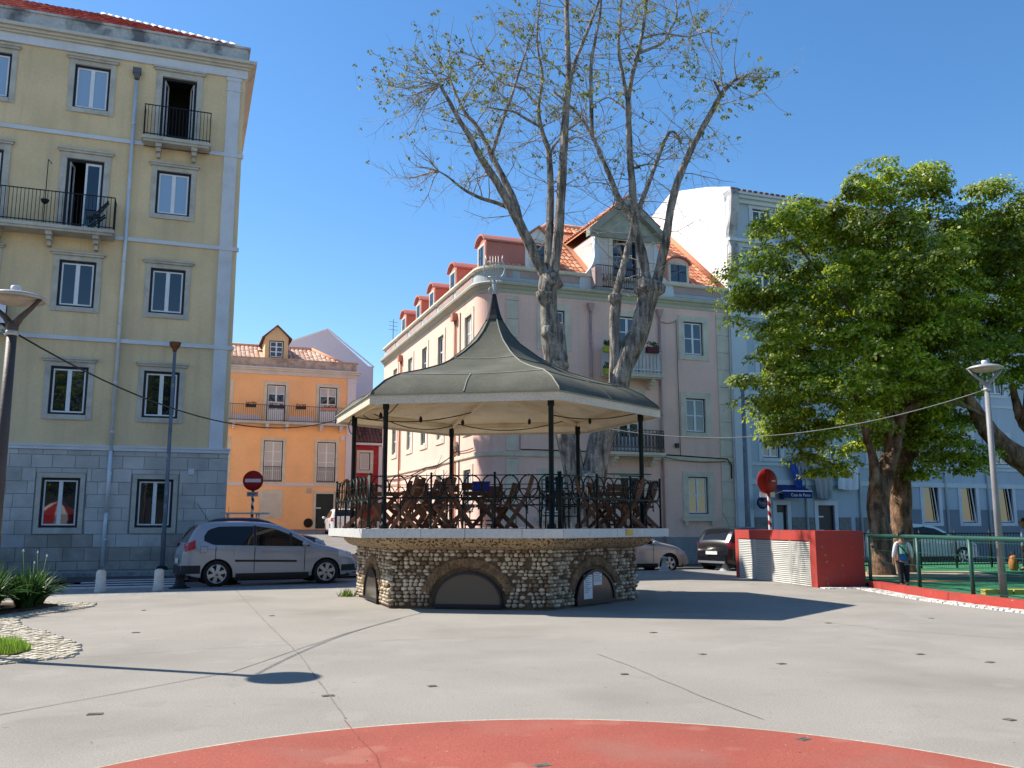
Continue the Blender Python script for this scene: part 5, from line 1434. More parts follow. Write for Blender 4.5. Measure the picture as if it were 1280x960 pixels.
M_grass = leafmat('grass_blades',(.10,.20,.015),(.20,.34,.03),(.36,.46,.07),.4)
s = MB(); cnt = 0
while cnt < 11000:
    x = rnd.uniform(-9.4,-5.7); y = rnd.uniform(10.4,12.6)
    if not inside((x,y),lawn): continue
    cnt += 1; a = rnd.uniform(0,6.3); h = rnd.uniform(.05,.13); w_ = .008; l_ = rnd.uniform(.01,.05)
    s.add([(x-w_*cos(a),y-w_*sin(a),.03),(x+w_*cos(a),y+w_*sin(a),.03),(x+l_*sin(a),y-l_*cos(a),.03+h)],[(0,1,2)])
s.build('grass', M_grass, kind='stuff')
def tuft(loc, n, h, lab):
    s = MB()
    for i in range(n):
        a = rnd.uniform(0,6.3); r = rnd.uniform(0,.12); x = r*cos(a)*1.6; y = r*sin(a); hh_ = rnd.uniform(.4,1.)*h; b_ = rnd.uniform(0,6.3)
        s.add([(x-.012*cos(b_),y-.012*sin(b_),0),(x+.012*cos(b_),y+.012*sin(b_),0),(x+.07*sin(b_),y+.07*cos(b_),hh_)],[(0,1,2)])
    o = s.build('weed_tuft', M_grass, None, loc); return tag(o, lab, 'weed')
tuft((-3.50,19.45,0), 90, .2, 'small green weed tuft at the left foot of the bandstand base')
# agapanthus clumps
M_strap = leafmat('agapanthus_leaves',(.02,.06,.012),(.04,.105,.02),(.09,.18,.04),.25)
M_stalk = mat('green_stalk',(.10,.17,.05),.7,.1,5.)
M_bud = mat('white_flower_bud',(.72,.72,.66),.7,.08,9.)
def agapanthus(loc, n, h, stalks, lab):
    t = thing('agapanthus_plant', lab, 'plant', loc, rnd.uniform(0,6.3), 'agapanthus plants in the left bed')
    s = MB()
    for i in range(n):
        a = rnd.uniform(0,2*pi); r0 = rnd.uniform(0,.16); L_ = rnd.uniform(.55,1.05)*h; lean = rnd.uniform(.2,1.05); w0 = rnd.uniform(.022,.036)
        d = Vector((cos(a),sin(a),0)); sd = Vector((-sin(a),cos(a),0)); v = []
        for j in range(7):
            u = j/6; p = d*(r0+L_*lean*(u**1.3)*.85)+Vector((0,0,L_*(u*1.15-lean*.75*u*u))); ww = w0*(1-u*u*.9)
            v += [p-sd*ww, p+Vector((0,0,-.006)), p+sd*ww]
        f = []
        for j in range(6): f += [(3*j,3*j+1,3*j+4,3*j+3),(3*j+1,3*j+2,3*j+5,3*j+4)]
        s.add(v,f,True)
    s.build('leaves', M_strap, t)
    for i in range(stalks):
        a = rnd.uniform(0,6.3); hh_ = h*rnd.uniform(.95,1.4); p = Vector((cos(a)*.14,sin(a)*.14,0)); q = p+Vector((rnd.uniform(-.1,.1),rnd.uniform(-.1,.1),hh_))
        s = MB(); s.tube([p,p.lerp(q,.5)+Vector((.02,0,0)),q],[.011,.009,.007],5); stl = s.build('flower_stalk', M_stalk, t)
        s = MB(); s.lathe([(.002,-.02),(.013,-.006),(.016,.01),(.008,.03),(.001,.04)],7,tuple(q)); s.build('flower_bud', M_bud, stl)
for i,(x,y,n,h,st_) in enumerate(((-8.72,15.2,300,.80,0),(-9.0,15.8,300,.88,1),(-8.62,16.3,260,.78,3),(-9.5,15.2,220,.85,1),(-9.7,16.4,200,.9,1),(-9.15,14.7,220,.72,0),(-10.5,15.6,120,.9,1),(-8.8,16.9,180,.74,1),(-9.9,14.7,150,.8,0))):
    agapanthus((x,y,.05),n,h,st_,'agapanthus with white buds in the left bed, '+['at the front right corner','at its middle','at the rear right corner by the cobbles','at the front, second from the right','at the back left','at the very front','at the far left','behind the others near the road','front row at the frame edge'][i])

# ------------------------------------------------------------------ bollards, poles, signs, lamps
M_bol = mat('white_stone_bollard',(.58,.57,.53),.85,.1,4.,.1,30,.2,40,dirt=(.36,.33,.28),dirt_scale=4.,dirt_amt=.6)
for i,(x,y) in enumerate(((-9.26,20.62),(-8.14,21.1))):
    t = thing('stone_bollard', ['white stone bollard on the pavement edge left of the crossing, below the drainpipe','white stone bollard right of the other, nearer the silver car'][i], 'bollard', (x,y,0), TH, 'white stone bollards')
    s = MB(); s.lathe([(.115,-.05),(.112,.17),(.108,.172),(.106,.43),(.095,.47),(.06,.495),(.0,.5)],14); s.build('post', M_bol, t)
    s = MB(); s.lathe([(.126,-.02),(.126,.05),(.116,.06)],14); s.build('base', M_bol, t)
for i,(x,y) in enumerate(((-7.94,21.9),(-7.14,23.3))):
    t = thing('iron_bollard', ['squat black iron bollard at the rear wheel of the silver car','squat black iron bollard in front of the rear door of the silver car'][i], 'bollard', (x,y,0), 0, 'black iron bollards beside the silver car')
    s = MB(); s.lathe([(.16,0),(.17,.05),(.12,.10),(.10,.26),(.12,.30),(.12,.33),(.06,.37),(.0,.38)],12); s.build('post', M_iron, t)
    s = MB(); s.box(-.19,.19,-.19,.19,-.02,.03); s.build('base', M_iron, t)
M_cone = mat('grey_cast_metal',(.36,.36,.35),.6,.1,5.)
for i,(x,y) in enumerate(((5.0,30.0),(7.08,30.3))):
    t = thing('conical_bollard', ['grey conical bollard before the front wheel of the beige car','grey conical bollard before the rear bumper of the black car'][i], 'bollard', (x,y,0.0), 0, 'grey conical bollards by the road')
    s = MB(); s.lathe([(.21,-.1),(.19,.03),(.09,.18),(.07,.38),(.12,.40),(.12,.44),(.04,.47),(.0,.475)],14); s.build('cone', M_cone, t)
    s = MB(); s.lathe([(.23,-.1),(.23,.0),(.20,.02)],14); s.build('base', M_cone, t)
# tall grey pole beside the yellow building
bpole = W(-.55,32.7)
t = thing('grey_pole','tall plain grey metal pole with rusty top in front of the yellow building','pole',(bpole.x,bpole.y,0))
s = MB(); s.tube([(0,0,0),(0,0,1.6),(0,0,7.45)],[.08,.07,.055],12); s.build('shaft', mat('grey_painted_steel',(.15,.165,.19),.6,.15,3.,dirt=(.4,.4,.4),dirt_scale=5.,dirt_amt=.4,dirt_lo=.62,dirt_hi=.68), t)
s = MB(); s.lathe([(.06,7.42),(.08,7.5),(.19,7.66),(.21,7.76),(.0,7.77)],8); s.build('rusty_cap', M_rust, t)
s = MB(); s.lathe([(.19,0),(.19,.08),(.13,.14)],12); s.build('base', M_iron, t)
pp = W(23.72,34.4)
t = thing('tall_street_light','tall grey street light on the pavement between pink and blue buildings','street light',(pp.x,pp.y,0),TH)
M_gsteel = mat('blue_grey_steel',(.16,.185,.23),.6,.12,3.,dirt=(.4,.42,.45),dirt_scale=5.,dirt_amt=.4,dirt_lo=.6,dirt_hi=.68)
s = MB(); s.tube([(0,0,0),(0,0,2.2),(0,0,8.2)],[.14,.12,.075],12); s.build('shaft', M_gsteel, t)
s = MB(); s.tube([(0,0,8.15),(.12,0,8.3),(.35,0,8.34)],.04,8); s.build('arm', M_gsteel, t)
s = MB(); s.box(.3,.85,-.13,.13,8.28,8.40); s.build('lamp_head', M_pipe, t)
# no entry signs
M_signred = mat('sign_red',(.36,.012,.016),.5,.05,4.,bump=0)
M_signwhite = mat('sign_white',(.76,.76,.76),.5,.03,4.,bump=0)
M_signback = mat('sign_back_red',(.40,.018,.014),.55,.06,4.,bump=0)
def striped_pole(t, z0, z1, r, ca, cb, pitch=.2):
    n = 16; steps = int((z1-z0)/.025); v = []; f = []; mi = []
    s = MB()
    for i in range(steps+1):
        z = z0+(z1-z0)*i/steps
        for k in range(n): v.append((r*cos(2*pi*k/n),r*sin(2*pi*k/n),z))
    s.v = v
    for i in range(steps):
        for k in range(n):
            k2 = (k+1) % n; s.f.append((i*n+k,i*n+k2,(i+1)*n+k2,(i+1)*n+k)); s.sm.append(True)
            ph = ((z1-z0)*i/steps/pitch + k/n) % 1.0; s.m.append(0 if ph < .5 else 1)
    return s.build('striped_pole', [ca,cb], t)
p1 = W(2.5,35.9)
t = thing('no_entry_sign','red no entry sign with white bar on a striped pole left of the bandstand','traffic sign',(p1.x,p1.y,0.05),radians(4))
striped_pole(t,0,2.95,.055,M_signwhite,mat('dark_stripe',(.03,.03,.06),.6,bump=0),.3)
s = MB(); s.lathe([(.0,.0),(.375,.0),(.385,.01),(.385,.035),(.0,.04)],36,(0,-.07,3.12),axis='y'); d_ = s.build('disc', M_signred, t)
s = MB(); s.box(-.3,.3,-.118,-.1125,3.06,3.19); s.build('white_bar', M_signwhite, d_)
s = MB(); s.box(-.21,.21,-.10,-.075,2.52,2.70); pl = s.build('sub_plate', mat('grey_sign_plate',(.42,.44,.47),.5), t)
s = MB(); s.box(-.16,.16,-.105,-.1005,2.63,2.655); s.box(-.16,.10,-.105,-.1005,2.57,2.595); s.build('plate_lines', M_navy, pl)
t = thing('no_entry_sign','red traffic sign seen from the back on a striped pole behind the red box','traffic sign',(8.08,28.4,0),radians(0))
striped_pole(t,0,2.46,.05,M_signwhite,M_signred,.3)
s = MB(); s.M = Matrix.Rotation(radians(24),4,'Z'); s.lathe([(.0,-.07),(.385,-.07),(.395,-.055),(.395,-.04),(.0,-.035)],36,(0,-.0,2.86),axis='y'); d_ = s.build('disc', M_signback, t)
s = MB(); s.M = Matrix.Rotation(radians(24),4,'Z'); s.box(-.03,.03,.028,.034,2.5,3.2); s.box(-.09,.09,.028,.036,2.58,2.61); s.box(-.09,.09,.028,.036,3.1,3.13); s.build('channel', M_signred, d_)
s = MB(); s.M = Matrix.Rotation(radians(24),4,'Z'); s.box(.17,.31,.026,.034,2.85,2.89); s.build('sticker', M_signwhite, d_)
s = MB(); s.box(-.25,.22,.08,.10,2.36,2.52); s.build('sub_plate', M_signwhite, t)
# park lamps: shallow dish on a forked post
def lamp(loc, H, lab, mpole, r=.345, k=1.0):
    t = thing('park_lamp', lab, 'lamp', loc, radians(-8), 'park lamps with dish shaped heads')
    s = MB(); s.tube([(0,0,-.05),(0,0,H*.5),(0,0,H-.42)],[.075*k,.062*k,.052*k],14); s.build('post', mpole, t)
    s = MB(); s.lathe([(.055*k,H-.44),(.066*k,H-.43),(.066*k,H-.39),(.055*k,H-.38)],14); s.tube([(-.10,0,H-.42),(.10,0,H-.42)],.008,5); s.build('clamp_band', M_lyre, t)
    s = MB(); s.tube([(0,0,H-.43),(0,0,H-.33),(0,0,H-.27)],[.055*k,.062*k,.05*k],12)
    for q in (-1,1): s.tube([(q*.02,0,H-.32),(q*.10,0,H-.22),(q*.22,0,H-.12),(q*r*.93,0,H-.01)],[.045*k,.034*k,.026*k,.02*k],8)
    s.build('fork', mpole, t)
    s = MB(); s.lathe([(.02,H-.075),(.18,H-.05),(r*.93,H-.005)],36); s.build('diffuser', mat('milky_lamp_bowl',(.36,.30,.24),.4,.12,6.) if 'milky_lamp_bowl' not in MATS else MATS['milky_lamp_bowl'], t)
    s = MB(); s.lathe([(r*.93,H-.008),(r,H-.002),(r*1.0,H+.018),(r*.8,H+.05),(.12,H+.085),(.0,H+.087)],36); s.build('dish', M_lyre, t)
    s = MB(); s.lathe([(.055,H+.08),(.055,H+.16),(.045,H+.165),(.0,H+.166)],12); s.build('sensor_cap', M_sash, t)
    return t
M_lampdark = mat('brown_grey_lamp_paint',(.075,.062,.058),.55,.15,3.)
M_lampgrey = mat('light_grey_lamp_paint',(.24,.24,.245),.5,.1,3.)
lamp((-5.94,10.42,0),4.16,'dark park lamp with dish head at the left edge, before the yellow building',M_lampdark,.36,1.1)
lamp((9.27,17.3,.1),4.42,'light grey park lamp with dish head inside the playground railing',M_lampgrey,.33,.95)
# cable strung lamp - bandstand - lamp
def cable(pts, lab, m_, r=.011):
    s = MB(); s.tube(pts, r, 6); o = s.build('strung_cable', m_, None); return tag(o, lab, 'cable')
cl = hexv(3.5,5); cl = Matrix.Rotation(BSR,3,'Z') @ cl + BSC
cable(sag((-5.89,10.46,3.74),(cl.x,cl.y,3.78),.55,24),'dark cable sagging from the left lamp to the bandstand roof',M_iron)
cr = Matrix.Rotation(BSR,3,'Z') @ hexv(3.1,3) + BSC
cable(sag((cr.x,cr.y,3.93),(9.22,17.3,4.10),.62,28),'pale cable sagging from the bandstand to the right lamp',mat('pale_cable',(.26,.26,.26),.6,bump=0),.009)

# ------------------------------------------------------------------ red slatted enclosure
RX = thing('red_enclosure','low red painted enclosure with pale slatted shutters beside the playground','enclosure',(0,0,0))
M_redwall = mat('red_wall_paint',(.40,.05,.038),.75,.06,1.,.05,15,.15,40,dirt=(.25,.06,.05),dirt_scale=2.2,dirt_amt=.6)
speckle(M_redwall,(.45,.30,.26),9.,.70,.6)
L0, C0, R0, B0 = Vector((6.55,26.7)), Vector((7.38,22.12)), Vector((8.62,22.3)), Vector((7.8,26.9))
HT = 1.36
s = MB(); s.prism([tuple(v) for v in (C0+Vector((.10,.02)),R0,B0,L0+Vector((.10,.02)))],-.05,HT-.002); s.build('wall', M_redwall, RX)
d = (C0-L0); Ln = d.length; d.normalize(); nrm = Vector((d.y,-d.x))         # outward, to the left
ang = atan2(d.y,d.x)
FX = Matrix.Translation((L0.x,L0.y,0)) @ Matrix.Rotation(ang,4,'Z')           # local x from L to C, local -y outward
s = MB(); s.M = FX
s.box(0,.20,-.0,.12,-.02,HT); s.box(Ln-.30,Ln,-.0,.12,-.02,HT); s.box(.20,Ln-.30,-.0,.12,HT-.25,HT); s.build('frame', M_redwall, RX)
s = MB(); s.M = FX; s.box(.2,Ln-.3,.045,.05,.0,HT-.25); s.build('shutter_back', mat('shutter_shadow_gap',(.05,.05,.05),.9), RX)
M_slat = perobj(mat('pale_grey_slat',(.50,.49,.45),.7,.08,2.,.06,30,.1,30,dirt=(.4,.4,.38),dirt_scale=2.,dirt_amt=.4),.06)
npan = 4; wpan = (Ln-.5)/npan
for i in range(npan):
    s = MB(); s.M = FX; x0 = .2+i*wpan
    s.box(x0+.008,x0+.045,.012,.044,.01,HT-.255); s.box(x0+wpan-.045,x0+wpan-.008,.012,.044,.01,HT-.255); pn = s.build('shutter', M_slat, RX)
    sl = MB(); sl.add([(x0+.045,.006,0),(x0+wpan-.045,.006,0),(x0+wpan-.045,.034,.040),(x0+.045,.034,.040),(x0+.045,.04,0),(x0+wpan-.045,.04,0)],[(0,1,2,3),(0,4,5,1)])
    md = sl.data('slat', M_slat); 
    for j in range(22):
        o = ob('slat', md, pn); o.matrix_local = FX @ Matrix.Translation((0,0,.012+j*.0495))

# ------------------------------------------------------------------ playground
M_green = mat('green_rubber_floor',(.03,.16,.07),.85,.15,1.,.15,30,.2,60,dirt=(.06,.22,.08),dirt_scale=.9,dirt_amt=.6)
kerbline = [(8.6,22.1),(8.56,20.5),(8.6,18.6),(8.8,17.4),(9.05,16.3),(9.5,14.8),(10.3,13.2)]
s = MB(); s.add([(x+.1,y,.10) for (x,y) in kerbline]+[(30,13.2,.10),(30,36,.10),(12,34,.10),(8.0,26.9,.10)],[tuple(range(len(kerbline)+4))]); s.build('playground_floor', M_green, kind='structure')
s = MB(); s.add([(9.6,24.3,.106),(13.2,24.8,.106),(14.2,27.8,.106),(9.9,28.0,.106)],[(0,1,2,3)]); s.build('sand_patch', mat('pale_earth',(.34,.28,.18),.95,.2,3.), kind='structure')
s = MB()
for (x0,y0,x1,y1,w_) in ((9.6,22.6,12.5,23.4,.3),(10.4,24.4,15,25.0,.22)): 
    s.add([(x0,y0,.105),(x1,y1,.105),(x1,y1+w_,.105),(x0,y0+w_,.105)],[(0,1,2,3)])
s.build('orange_floor_stripe', mat('orange_rubber',(.45,.13,.05),.85), kind='structure')
for i in range(len(kerbline)-1):
    p, q = Vector(kerbline[i]), Vector(kerbline[i+1]); d = (q-p).normalized(); n_ = Vector((-d.y,d.x))
    s = MB(); s.prism([tuple(v) for v in (p,q,q+n_*.22,p+n_*.22)],-.05,.17); s.build('playground_kerb', M_redwall, kind='structure')
s = MB()
for i in range(len(kerbline)-1):
    p, q = Vector(kerbline[i]), Vector(kerbline[i+1]); d = (q-p).normalized(); n_ = Vector((-d.y,d.x)); k = int((q-p).length/.105)
    for a in range(k):
        for b_ in range(4):
            c_ = p+d*(a+.5)*(q-p).length/k-n_*(.06+b_*.105); sett(s,c_.x+rnd.uniform(-.01,.01),c_.y+rnd.uniform(-.01,.01),.047,.046,.016+rnd.uniform(0,.012),atan2(d.y,d.x)+rnd.uniform(-.2,.2))
for a in range(12):
    for b_ in range(3): sett(s,7.45+a*.105+rnd.uniform(-.01,.01),21.98-b_*.105+a*.015,.047,.046,.02,rnd.uniform(-.2,.2))
s.build('cobble_setts', mat('white_setts',(.6,.6,.56),.85,.1,2.) and island(MATS['white_setts'],(.42,.41,.37),(.72,.7,.64)), kind='stuff')
RL = thing('playground_railing','green tubular railing with wire mesh along the playground kerb','railing',(0,0,0))
rp = [(8.64,22.05),(8.95,20.1),(8.95,17.8),(9.15,15.6),(9.7,13.6)]
M_rail = mat('green_painted_rail',(.008,.07,.052),.5,.15,4.,.1,30,.1,30,spec=.5,dirt=(.01,.03,.03),dirt_scale=4.,dirt_amt=.6)
for (x,y) in rp:
    s = MB(); s.tube([(x,y,0),(x,y,1.22)],.042,12); s.build('post', M_rail, RL)
s = MB(); s.tube([(x,y,1.24) for (x,y) in rp],.045,12); s.build('top_rail', M_rail, RL)
s = MB()
for i in range(len(rp)-1):
    p, q = Vector(rp[i]), Vector(rp[i+1]); k = int((q-p).length/.09)
    for a in range(1,k):
        c_ = p.lerp(q,a/k); s.bar((c_.x,c_.y,.62),(c_.x,c_.y,1.16),.004)
    for z in (.22,.62,.9,1.16): s.bar((p.x,p.y,z),(q.x,q.y,z),.010)
s.build('wire_mesh', M_rail, RL, kind='stuff')
FN = thing('playground_fence','black iron bar fence along the far side of the playground','fence',(0,0,0))
f0, f1 = Vector((9.2,28.4)), Vector((21.5,32.2)); nf = 9
for i in range(nf+1):
    p = f0.lerp(f1,i/nf); s = MB(); s.tube([(p.x,p.y,.05),(p.x,p.y,1.32)],.035,8); s.build('fence_post', M_iron, FN)
for z in (.22,1.22):
    s = MB(); s.bar((f0.x,f0.y,z),(f1.x,f1.y,z),.04); s.build('fence_rail', M_iron, FN)
s = MB()
for i in range(1,int((f1-f0).length/.12)):
    p = f0.lerp(f1,i*.12/(f1-f0).length); s.bar((p.x,p.y,.22),(p.x,p.y,1.22),.016)
s.build('fence_bars', M_iron, FN, kind='stuff')
t = thing('play_kerb','low yellow rubber edging on the playground floor','kerb',(9.6,18.6,.1),radians(2))
s = MB()
for i in range(14): s.box(i*.3,i*.3+.27,0,.18,0,.10)
s.build('edging_blocks', mat('yellow_rubber',(.5,.36,.07),.8), t, kind='stuff')

# ------------------------------------------------------------------ cars
M_tyre = mat('tyre_rubber',(.018,.018,.019),.85,.1,9.,bump=.1)
M_rim = mat('silver_alloy',(.45,.46,.47),.35,.06,6.,bump=0,metal=.7)
M_trimblk = mat('black_car_trim',(.02,.02,.022),.55,.08,6.,bump=.05)
M_carglass = glass('car_glass',(.009,.010,.012),1.42,.02,0)
M_tail = mat('red_tail_lamp',(.36,.008,.01),.25,.05,4.,bump=0,coat=.5)
M_head = mat('clear_head_lamp',(.5,.52,.55),.15,.05,4.,bump=0,coat=.5)
M_plate = mat('white_number_plate',(.75,.75,.72),.5,.02,4.,bump=0)
def paint(name, col, metal=.35, rough=.35):
    return mat(name, col, rough, .03, 1., .03, 60, bump=0, metal=metal, coat=.6, spec=.5)
def interp(x, pts):
    if x <= pts[0][0]: return pts[0][1]
    for i in range(len(pts)-1):
        if x <= pts[i+1][0]:
            a, b = pts[i], pts[i+1]; t = (x-a[0])/max(1e-9,b[0]-a[0]); return a[1]+(b[1]-a[1])*t
    return pts[-1][1]
def smooth_prof(pts, n=6):
    """Catmull-Rom through the outline so bonnet and roof read as curves"""
    out = []
    P = [pts[0]]+list(pts)+[pts[-1]]
    for i in range(1,len(P)-2):
        for k in range(n):
            t = k/n; q = []
            for c in (0,1):
                a,b,c_,d = P[i-1][c],P[i][c],P[i+1][c],P[i+2][c]
                q.append(.5*((2*b)+(c_-a)*t+(2*a-5*b+4*c_-d)*t*t+(3*b-a-3*c_+d)*t**3))
            out.append(tuple(q))
    out.append(tuple(pts[-1])); out = [out[0]]+[out[i] for i in range(1,len(out)) if out[i][0] > out[i-1][0]-1e-4]
    xs = [out[0]]
    for p in out[1:]:
        if p[0] > xs[-1][0]+1e-5: xs.append(p)
    return xs
def make_car(name, label, loc, heading, sp, body, cat='car', group='cars parked around the square'):
    """x runs from the tail (0) to the nose (L); loc is the ground point under the middle of the car"""
    L_, Wd, prof, belt = sp['L'], sp['W'], smooth_prof(sp['prof']), sp['belt']
    root = thing(name, label, cat, loc, heading, group)
    wr, wx, sill = sp['wr'], sp['wx'], sp.get('sill',.24)
    H = max(p[1] for p in prof)
    def zt(x): return interp(x, prof)
    def plan(x):
        e = .42; f = 1.0
        if x < e: f = 1-.20*((e-x)/e)**2.2
        e2 = .85
        if x > L_-e2: f = min(f, 1-.30*((x-(L_-e2))/e2)**2.4)
        return f
    def hw_(x, z):
        f = plan(x); b = interp(x, belt)
        if z > b: t = (z-b)/max(.05,H-b); f *= 1-.19*t
        else: f *= 1-.055*((b-z)/b)**2-.0
        tt = zt(x); r = .10; d = tt-z
        w = Wd/2*f
        if d < r: w -= r*.9*(1-sqrt(max(0,1-(1-d/r)**2)))
        # shoulder crease
        w += .018*math.exp(-((z-b+.10)/.07)**2)
        return w
    def zb(x):
        z = sill + (.06*max(0,(x-(L_-.5))/.5)) + .10*max(0,(.45-x)/.45)
        for c in wx:
            d = abs(x-c); R = wr+.055
            if d < R: z = max(z, wr*.98+sqrt(R*R-d*d)*.98)
        return z
    xs = [0,.015,.04,.08,.14]
    x = .2
    while x < L_-.2: xs.append(x); x += .055
    xs += [L_-.2,L_-.14,L_-.08,L_-.04,L_-.015,L_]
    for c in wx: xs += [c-wr-.055+.002, c+wr+.055-.002, c-wr-.055-.004, c+wr+.055+.004]
    xs = sorted(set(round(v,4) for v in xs))
    tr = [0,.08,.18,.3,.42,.54,.66,.76,.84,.90,.945,.975,.99,1.0]
    nr = len(tr); s = MB(); v = []; f = []
    XO = -L_/2
    for x in xs:
        lo, hi = zb(x), zt(x)
        lo = min(lo, hi-.02)
        for sg in (-1,1):
            for t in tr:
                z = lo+(hi-lo)*t; v.append((x+XO, sg*hw_(x,z), z))
        wtop = hw_(x,hi)
        for i in range(1,8):
            u = -1+2*i/8; v.append((x+XO, u*wtop, hi+.028*(1-u*u)*min(1,wtop/.5)))
    st = 2*nr+7
    for i in range(len(xs)-1):
        a, b = i*st, (i+1)*st
        for j in range(nr-1):
            f.append((a+j,b+j,b+j+1,a+j+1))                       # right hand side (-y)
            f.append((a+nr+j,a+nr+j+1,b+nr+j+1,b+nr+j))
        top_a = [a+nr-1]+[a+2*nr+k for k in range(7)]+[a+2*nr-1]; top_b = [b+nr-1]+[b+2*nr+k for k in range(7)]+[b+2*nr-1]
        for k in range(8): f.append((top_a[k],top_b[k],top_b[k+1],top_a[k+1]))
    for (i, flip) in ((0,False),(len(xs)-1,True)):                # end caps
        a = i*st
        for j in range(nr-1):
            q = (a+j,a+j+1,a+nr+j+1,a+nr+j); f.append(tuple(reversed(q)) if flip else q)
    s.add(v,f,True); bo = s.build('body', body, root)
    s = MB(); s.box(.2+XO,L_-.2+XO,-Wd/2+.22,Wd/2-.22,.2,.75)
    for sg in (-1,1):
        xa = [.25]+[q for c in wx for q in (c-wr-.09,c+wr+.09)]+[L_-.3]
        for i in range(0,len(xa),2): s.box(xa[i]+XO,xa[i+1]+XO,sg*Wd/2*.78-.09,sg*Wd/2*.78+.09,.17,.32)
    s.build('underbody', M_trimblk, root)
    def patch(name, xa, xb, zlo, zhi, m_, off=.004, sides=(-1,1), n=14, mrow=5, parent=root):
        for sg in sides:
            s = MB(); v = []; f = []
            for i in range(n+1):
                x = xa+(xb-xa)*i/n; a = zlo(x) if callable(zlo) else zlo; b = zhi(x) if callable(zhi) else zhi
                b = max(b, a+.002)
                for j in range(mrow+1):
                    z = a+(b-a)*j/mrow; v.append((x+XO, sg*(hw_(x,min(z,zt(x)-.001))+off), z))
            for i in range(n):
                for j in range(mrow):
                    q = (i*(mrow+1)+j,(i+1)*(mrow+1)+j,(i+1)*(mrow+1)+j+1,i*(mrow+1)+j+1); f.append(q if sg < 0 else tuple(reversed(q)))
            s.add(v,f,True); s.build(name, m_, parent)
    def deck(name, xa, xb, frac, m_, off=.006, n=10, parent=root):
        s = MB(); v = []; f = []
        for i in range(n+1):
            x = xa+(xb-xa)*i/n; hi = zt(x); sl = (zt(x+.01)-zt(x-.01))/.02; nl = sqrt(1+sl*sl); w = hw_(x,hi)*frac
            for k in range(9):
                u = -1+2*k/8; v.append((x+XO-sl/nl*off, u*w, hi+.028*(1-(u*frac)**2)*min(1,w/.5)+off/nl))
        for i in range(n):
            for k in range(8): f.append((i*9+k,(i+1)*9+k,(i+1)*9+k+1,i*9+k+1))
        s.add(v,f,True); s.build(name, m_, parent)
    for (xa,xb,lo,hi) in sp['win']:
        L1 = (lambda lo_: (lambda x: interp(x,lo_)))(lo) ; H1 = (lambda hi_: (lambda x: min(interp(x,hi_), zt(x)-.07)))(hi)
        patch('side_window', xa, xb, L1, H1, M_carglass)
    if 'pillar' in sp:
        for x in sp['pillar']: patch('door_pillar', x-.035, x+.035, lambda x: interp(x,sp['win'][0][2]), lambda x: zt(x)-.075, M_trimblk, .0055)
    deck('windscreen', *sp['wind'], .86, M_carglass)
    deck('rear_window', *sp['rear'], .80, M_carglass)
    for x in sp['seams']: patch('door_seam', x-.009, x+.009, sill+.12, lambda x: interp(x,belt)-.01, M_trimblk, .002, n=1, mrow=8)
    patch('sill_trim', wx[0]+wr+.12, wx[1]-wr-.12, sill, sill+.09, M_trimblk, .004)
    if sp.get('strip'): patch('rubbing_strip', *sp['strip'], M_trimblk, .010, mrow=2)
    if sp.get('flap'): patch('fuel_flap', sp['flap']-.09, sp['flap']+.09, .84, 1.0, M_trimblk, .0015, n=4); patch('fuel_flap', sp['flap']-.082, sp['flap']+.082, .848, .992, body, .003, n=4)
    for x in sp.get('handles',()):
        for sg in (-1,1):
            s = MB(); z = interp(x,belt)-.10; y = sg*(hw_(x,z)+.012); s.box(x+XO-.09,x+XO+.09,y-.014,y+.014,z-.018,z+.018); s.build('door_handle', body, root)
    for (nm,xa,xb,lo,hi,m_) in sp['lamps']: patch(nm, xa, xb, lo, hi, m_, .006, n=6)
    # ends
    zr0 = zb(0); w0 = hw_(0,.6)
    s = MB(); s.box(XO-.02,XO+.03,-w0*.95,w0*.95,.30,.52); s.build('rear_bumper', sp.get('bumper',body), root)
    patch('bumper_corner', .0, wx[0]-wr-.07, .34, .54, sp.get('bumper',body), .006, n=8)
    s = MB(); s.box(XO-.026,XO-.018,-.26,.26,sp.get('plate_z',.58),sp.get('plate_z',.58)+.11); s.build('number_plate', M_plate, root)
    if sp.get('bar'):
        s = MB(); s.box(XO-.05,XO+.0,-w0*.9,w0*.9,.30,.37); s.build('bumper_bar', M_rim, root)
    wL = hw_(L_,.5)
    s = MB(); s.box(L_+XO-.03,L_+XO+.015,-wL*.9,wL*.9,.26,.44); s.build('front_bumper', sp.get('bumper',M_trimblk), root)
    patch('bumper_corner', wx[1]+wr+.08, L_-.01, .34, .50, sp.get('bumper',body), .006, n=8)
    s = MB(); s.box(L_+XO+.0151,L_+XO+.022,-.26,.26,.42,.53); s.build('number_plate', M_plate, root)
    # mirrors
    xm = sp['mirror']
    for sg in (-1,1):
        z = interp(xm,belt)+.06; y = sg*(hw_(xm,z)+.02); s = MB()
        s.tube([(xm+XO+.05,y,z),(xm+XO+.04,y+sg*.06,z+.02),(xm+XO+.0,y+sg*.15,z+.03),(xm+XO-.03,y+sg*.2,z+.03)],[.02,.06,.085,.05],8); s.build('wing_mirror', body, root)
    # wheels
    def wheel_meshes():
        s = MB(); s.lathe([(wr-.12,-.09),(wr-.03,-.10),(wr,-.07),(wr,.07),(wr-.03,.10),(wr-.12,.09)],28,(0,0,0),axis='y'); a = s.data('wheel', M_tyre)
        s = MB(); R = wr-.115
        s.lathe([(.0,.055),(R*.96,.055),(R*1.0,.085),(R*1.06,.088)],28,(0,0,0),axis='y'); b = s.data('hub_back', M_trimblk)
        s = MB(); s.lathe([(R*.95,.07),(R*1.0,.098),(R*1.1,.098),(R*1.1,.08)],28,(0,0,0),axis='y'); s.lathe([(.0,.10),(.05,.10),(.06,.07)],12,(0,0,0),axis='y')
        n = sp.get('spokes',5)
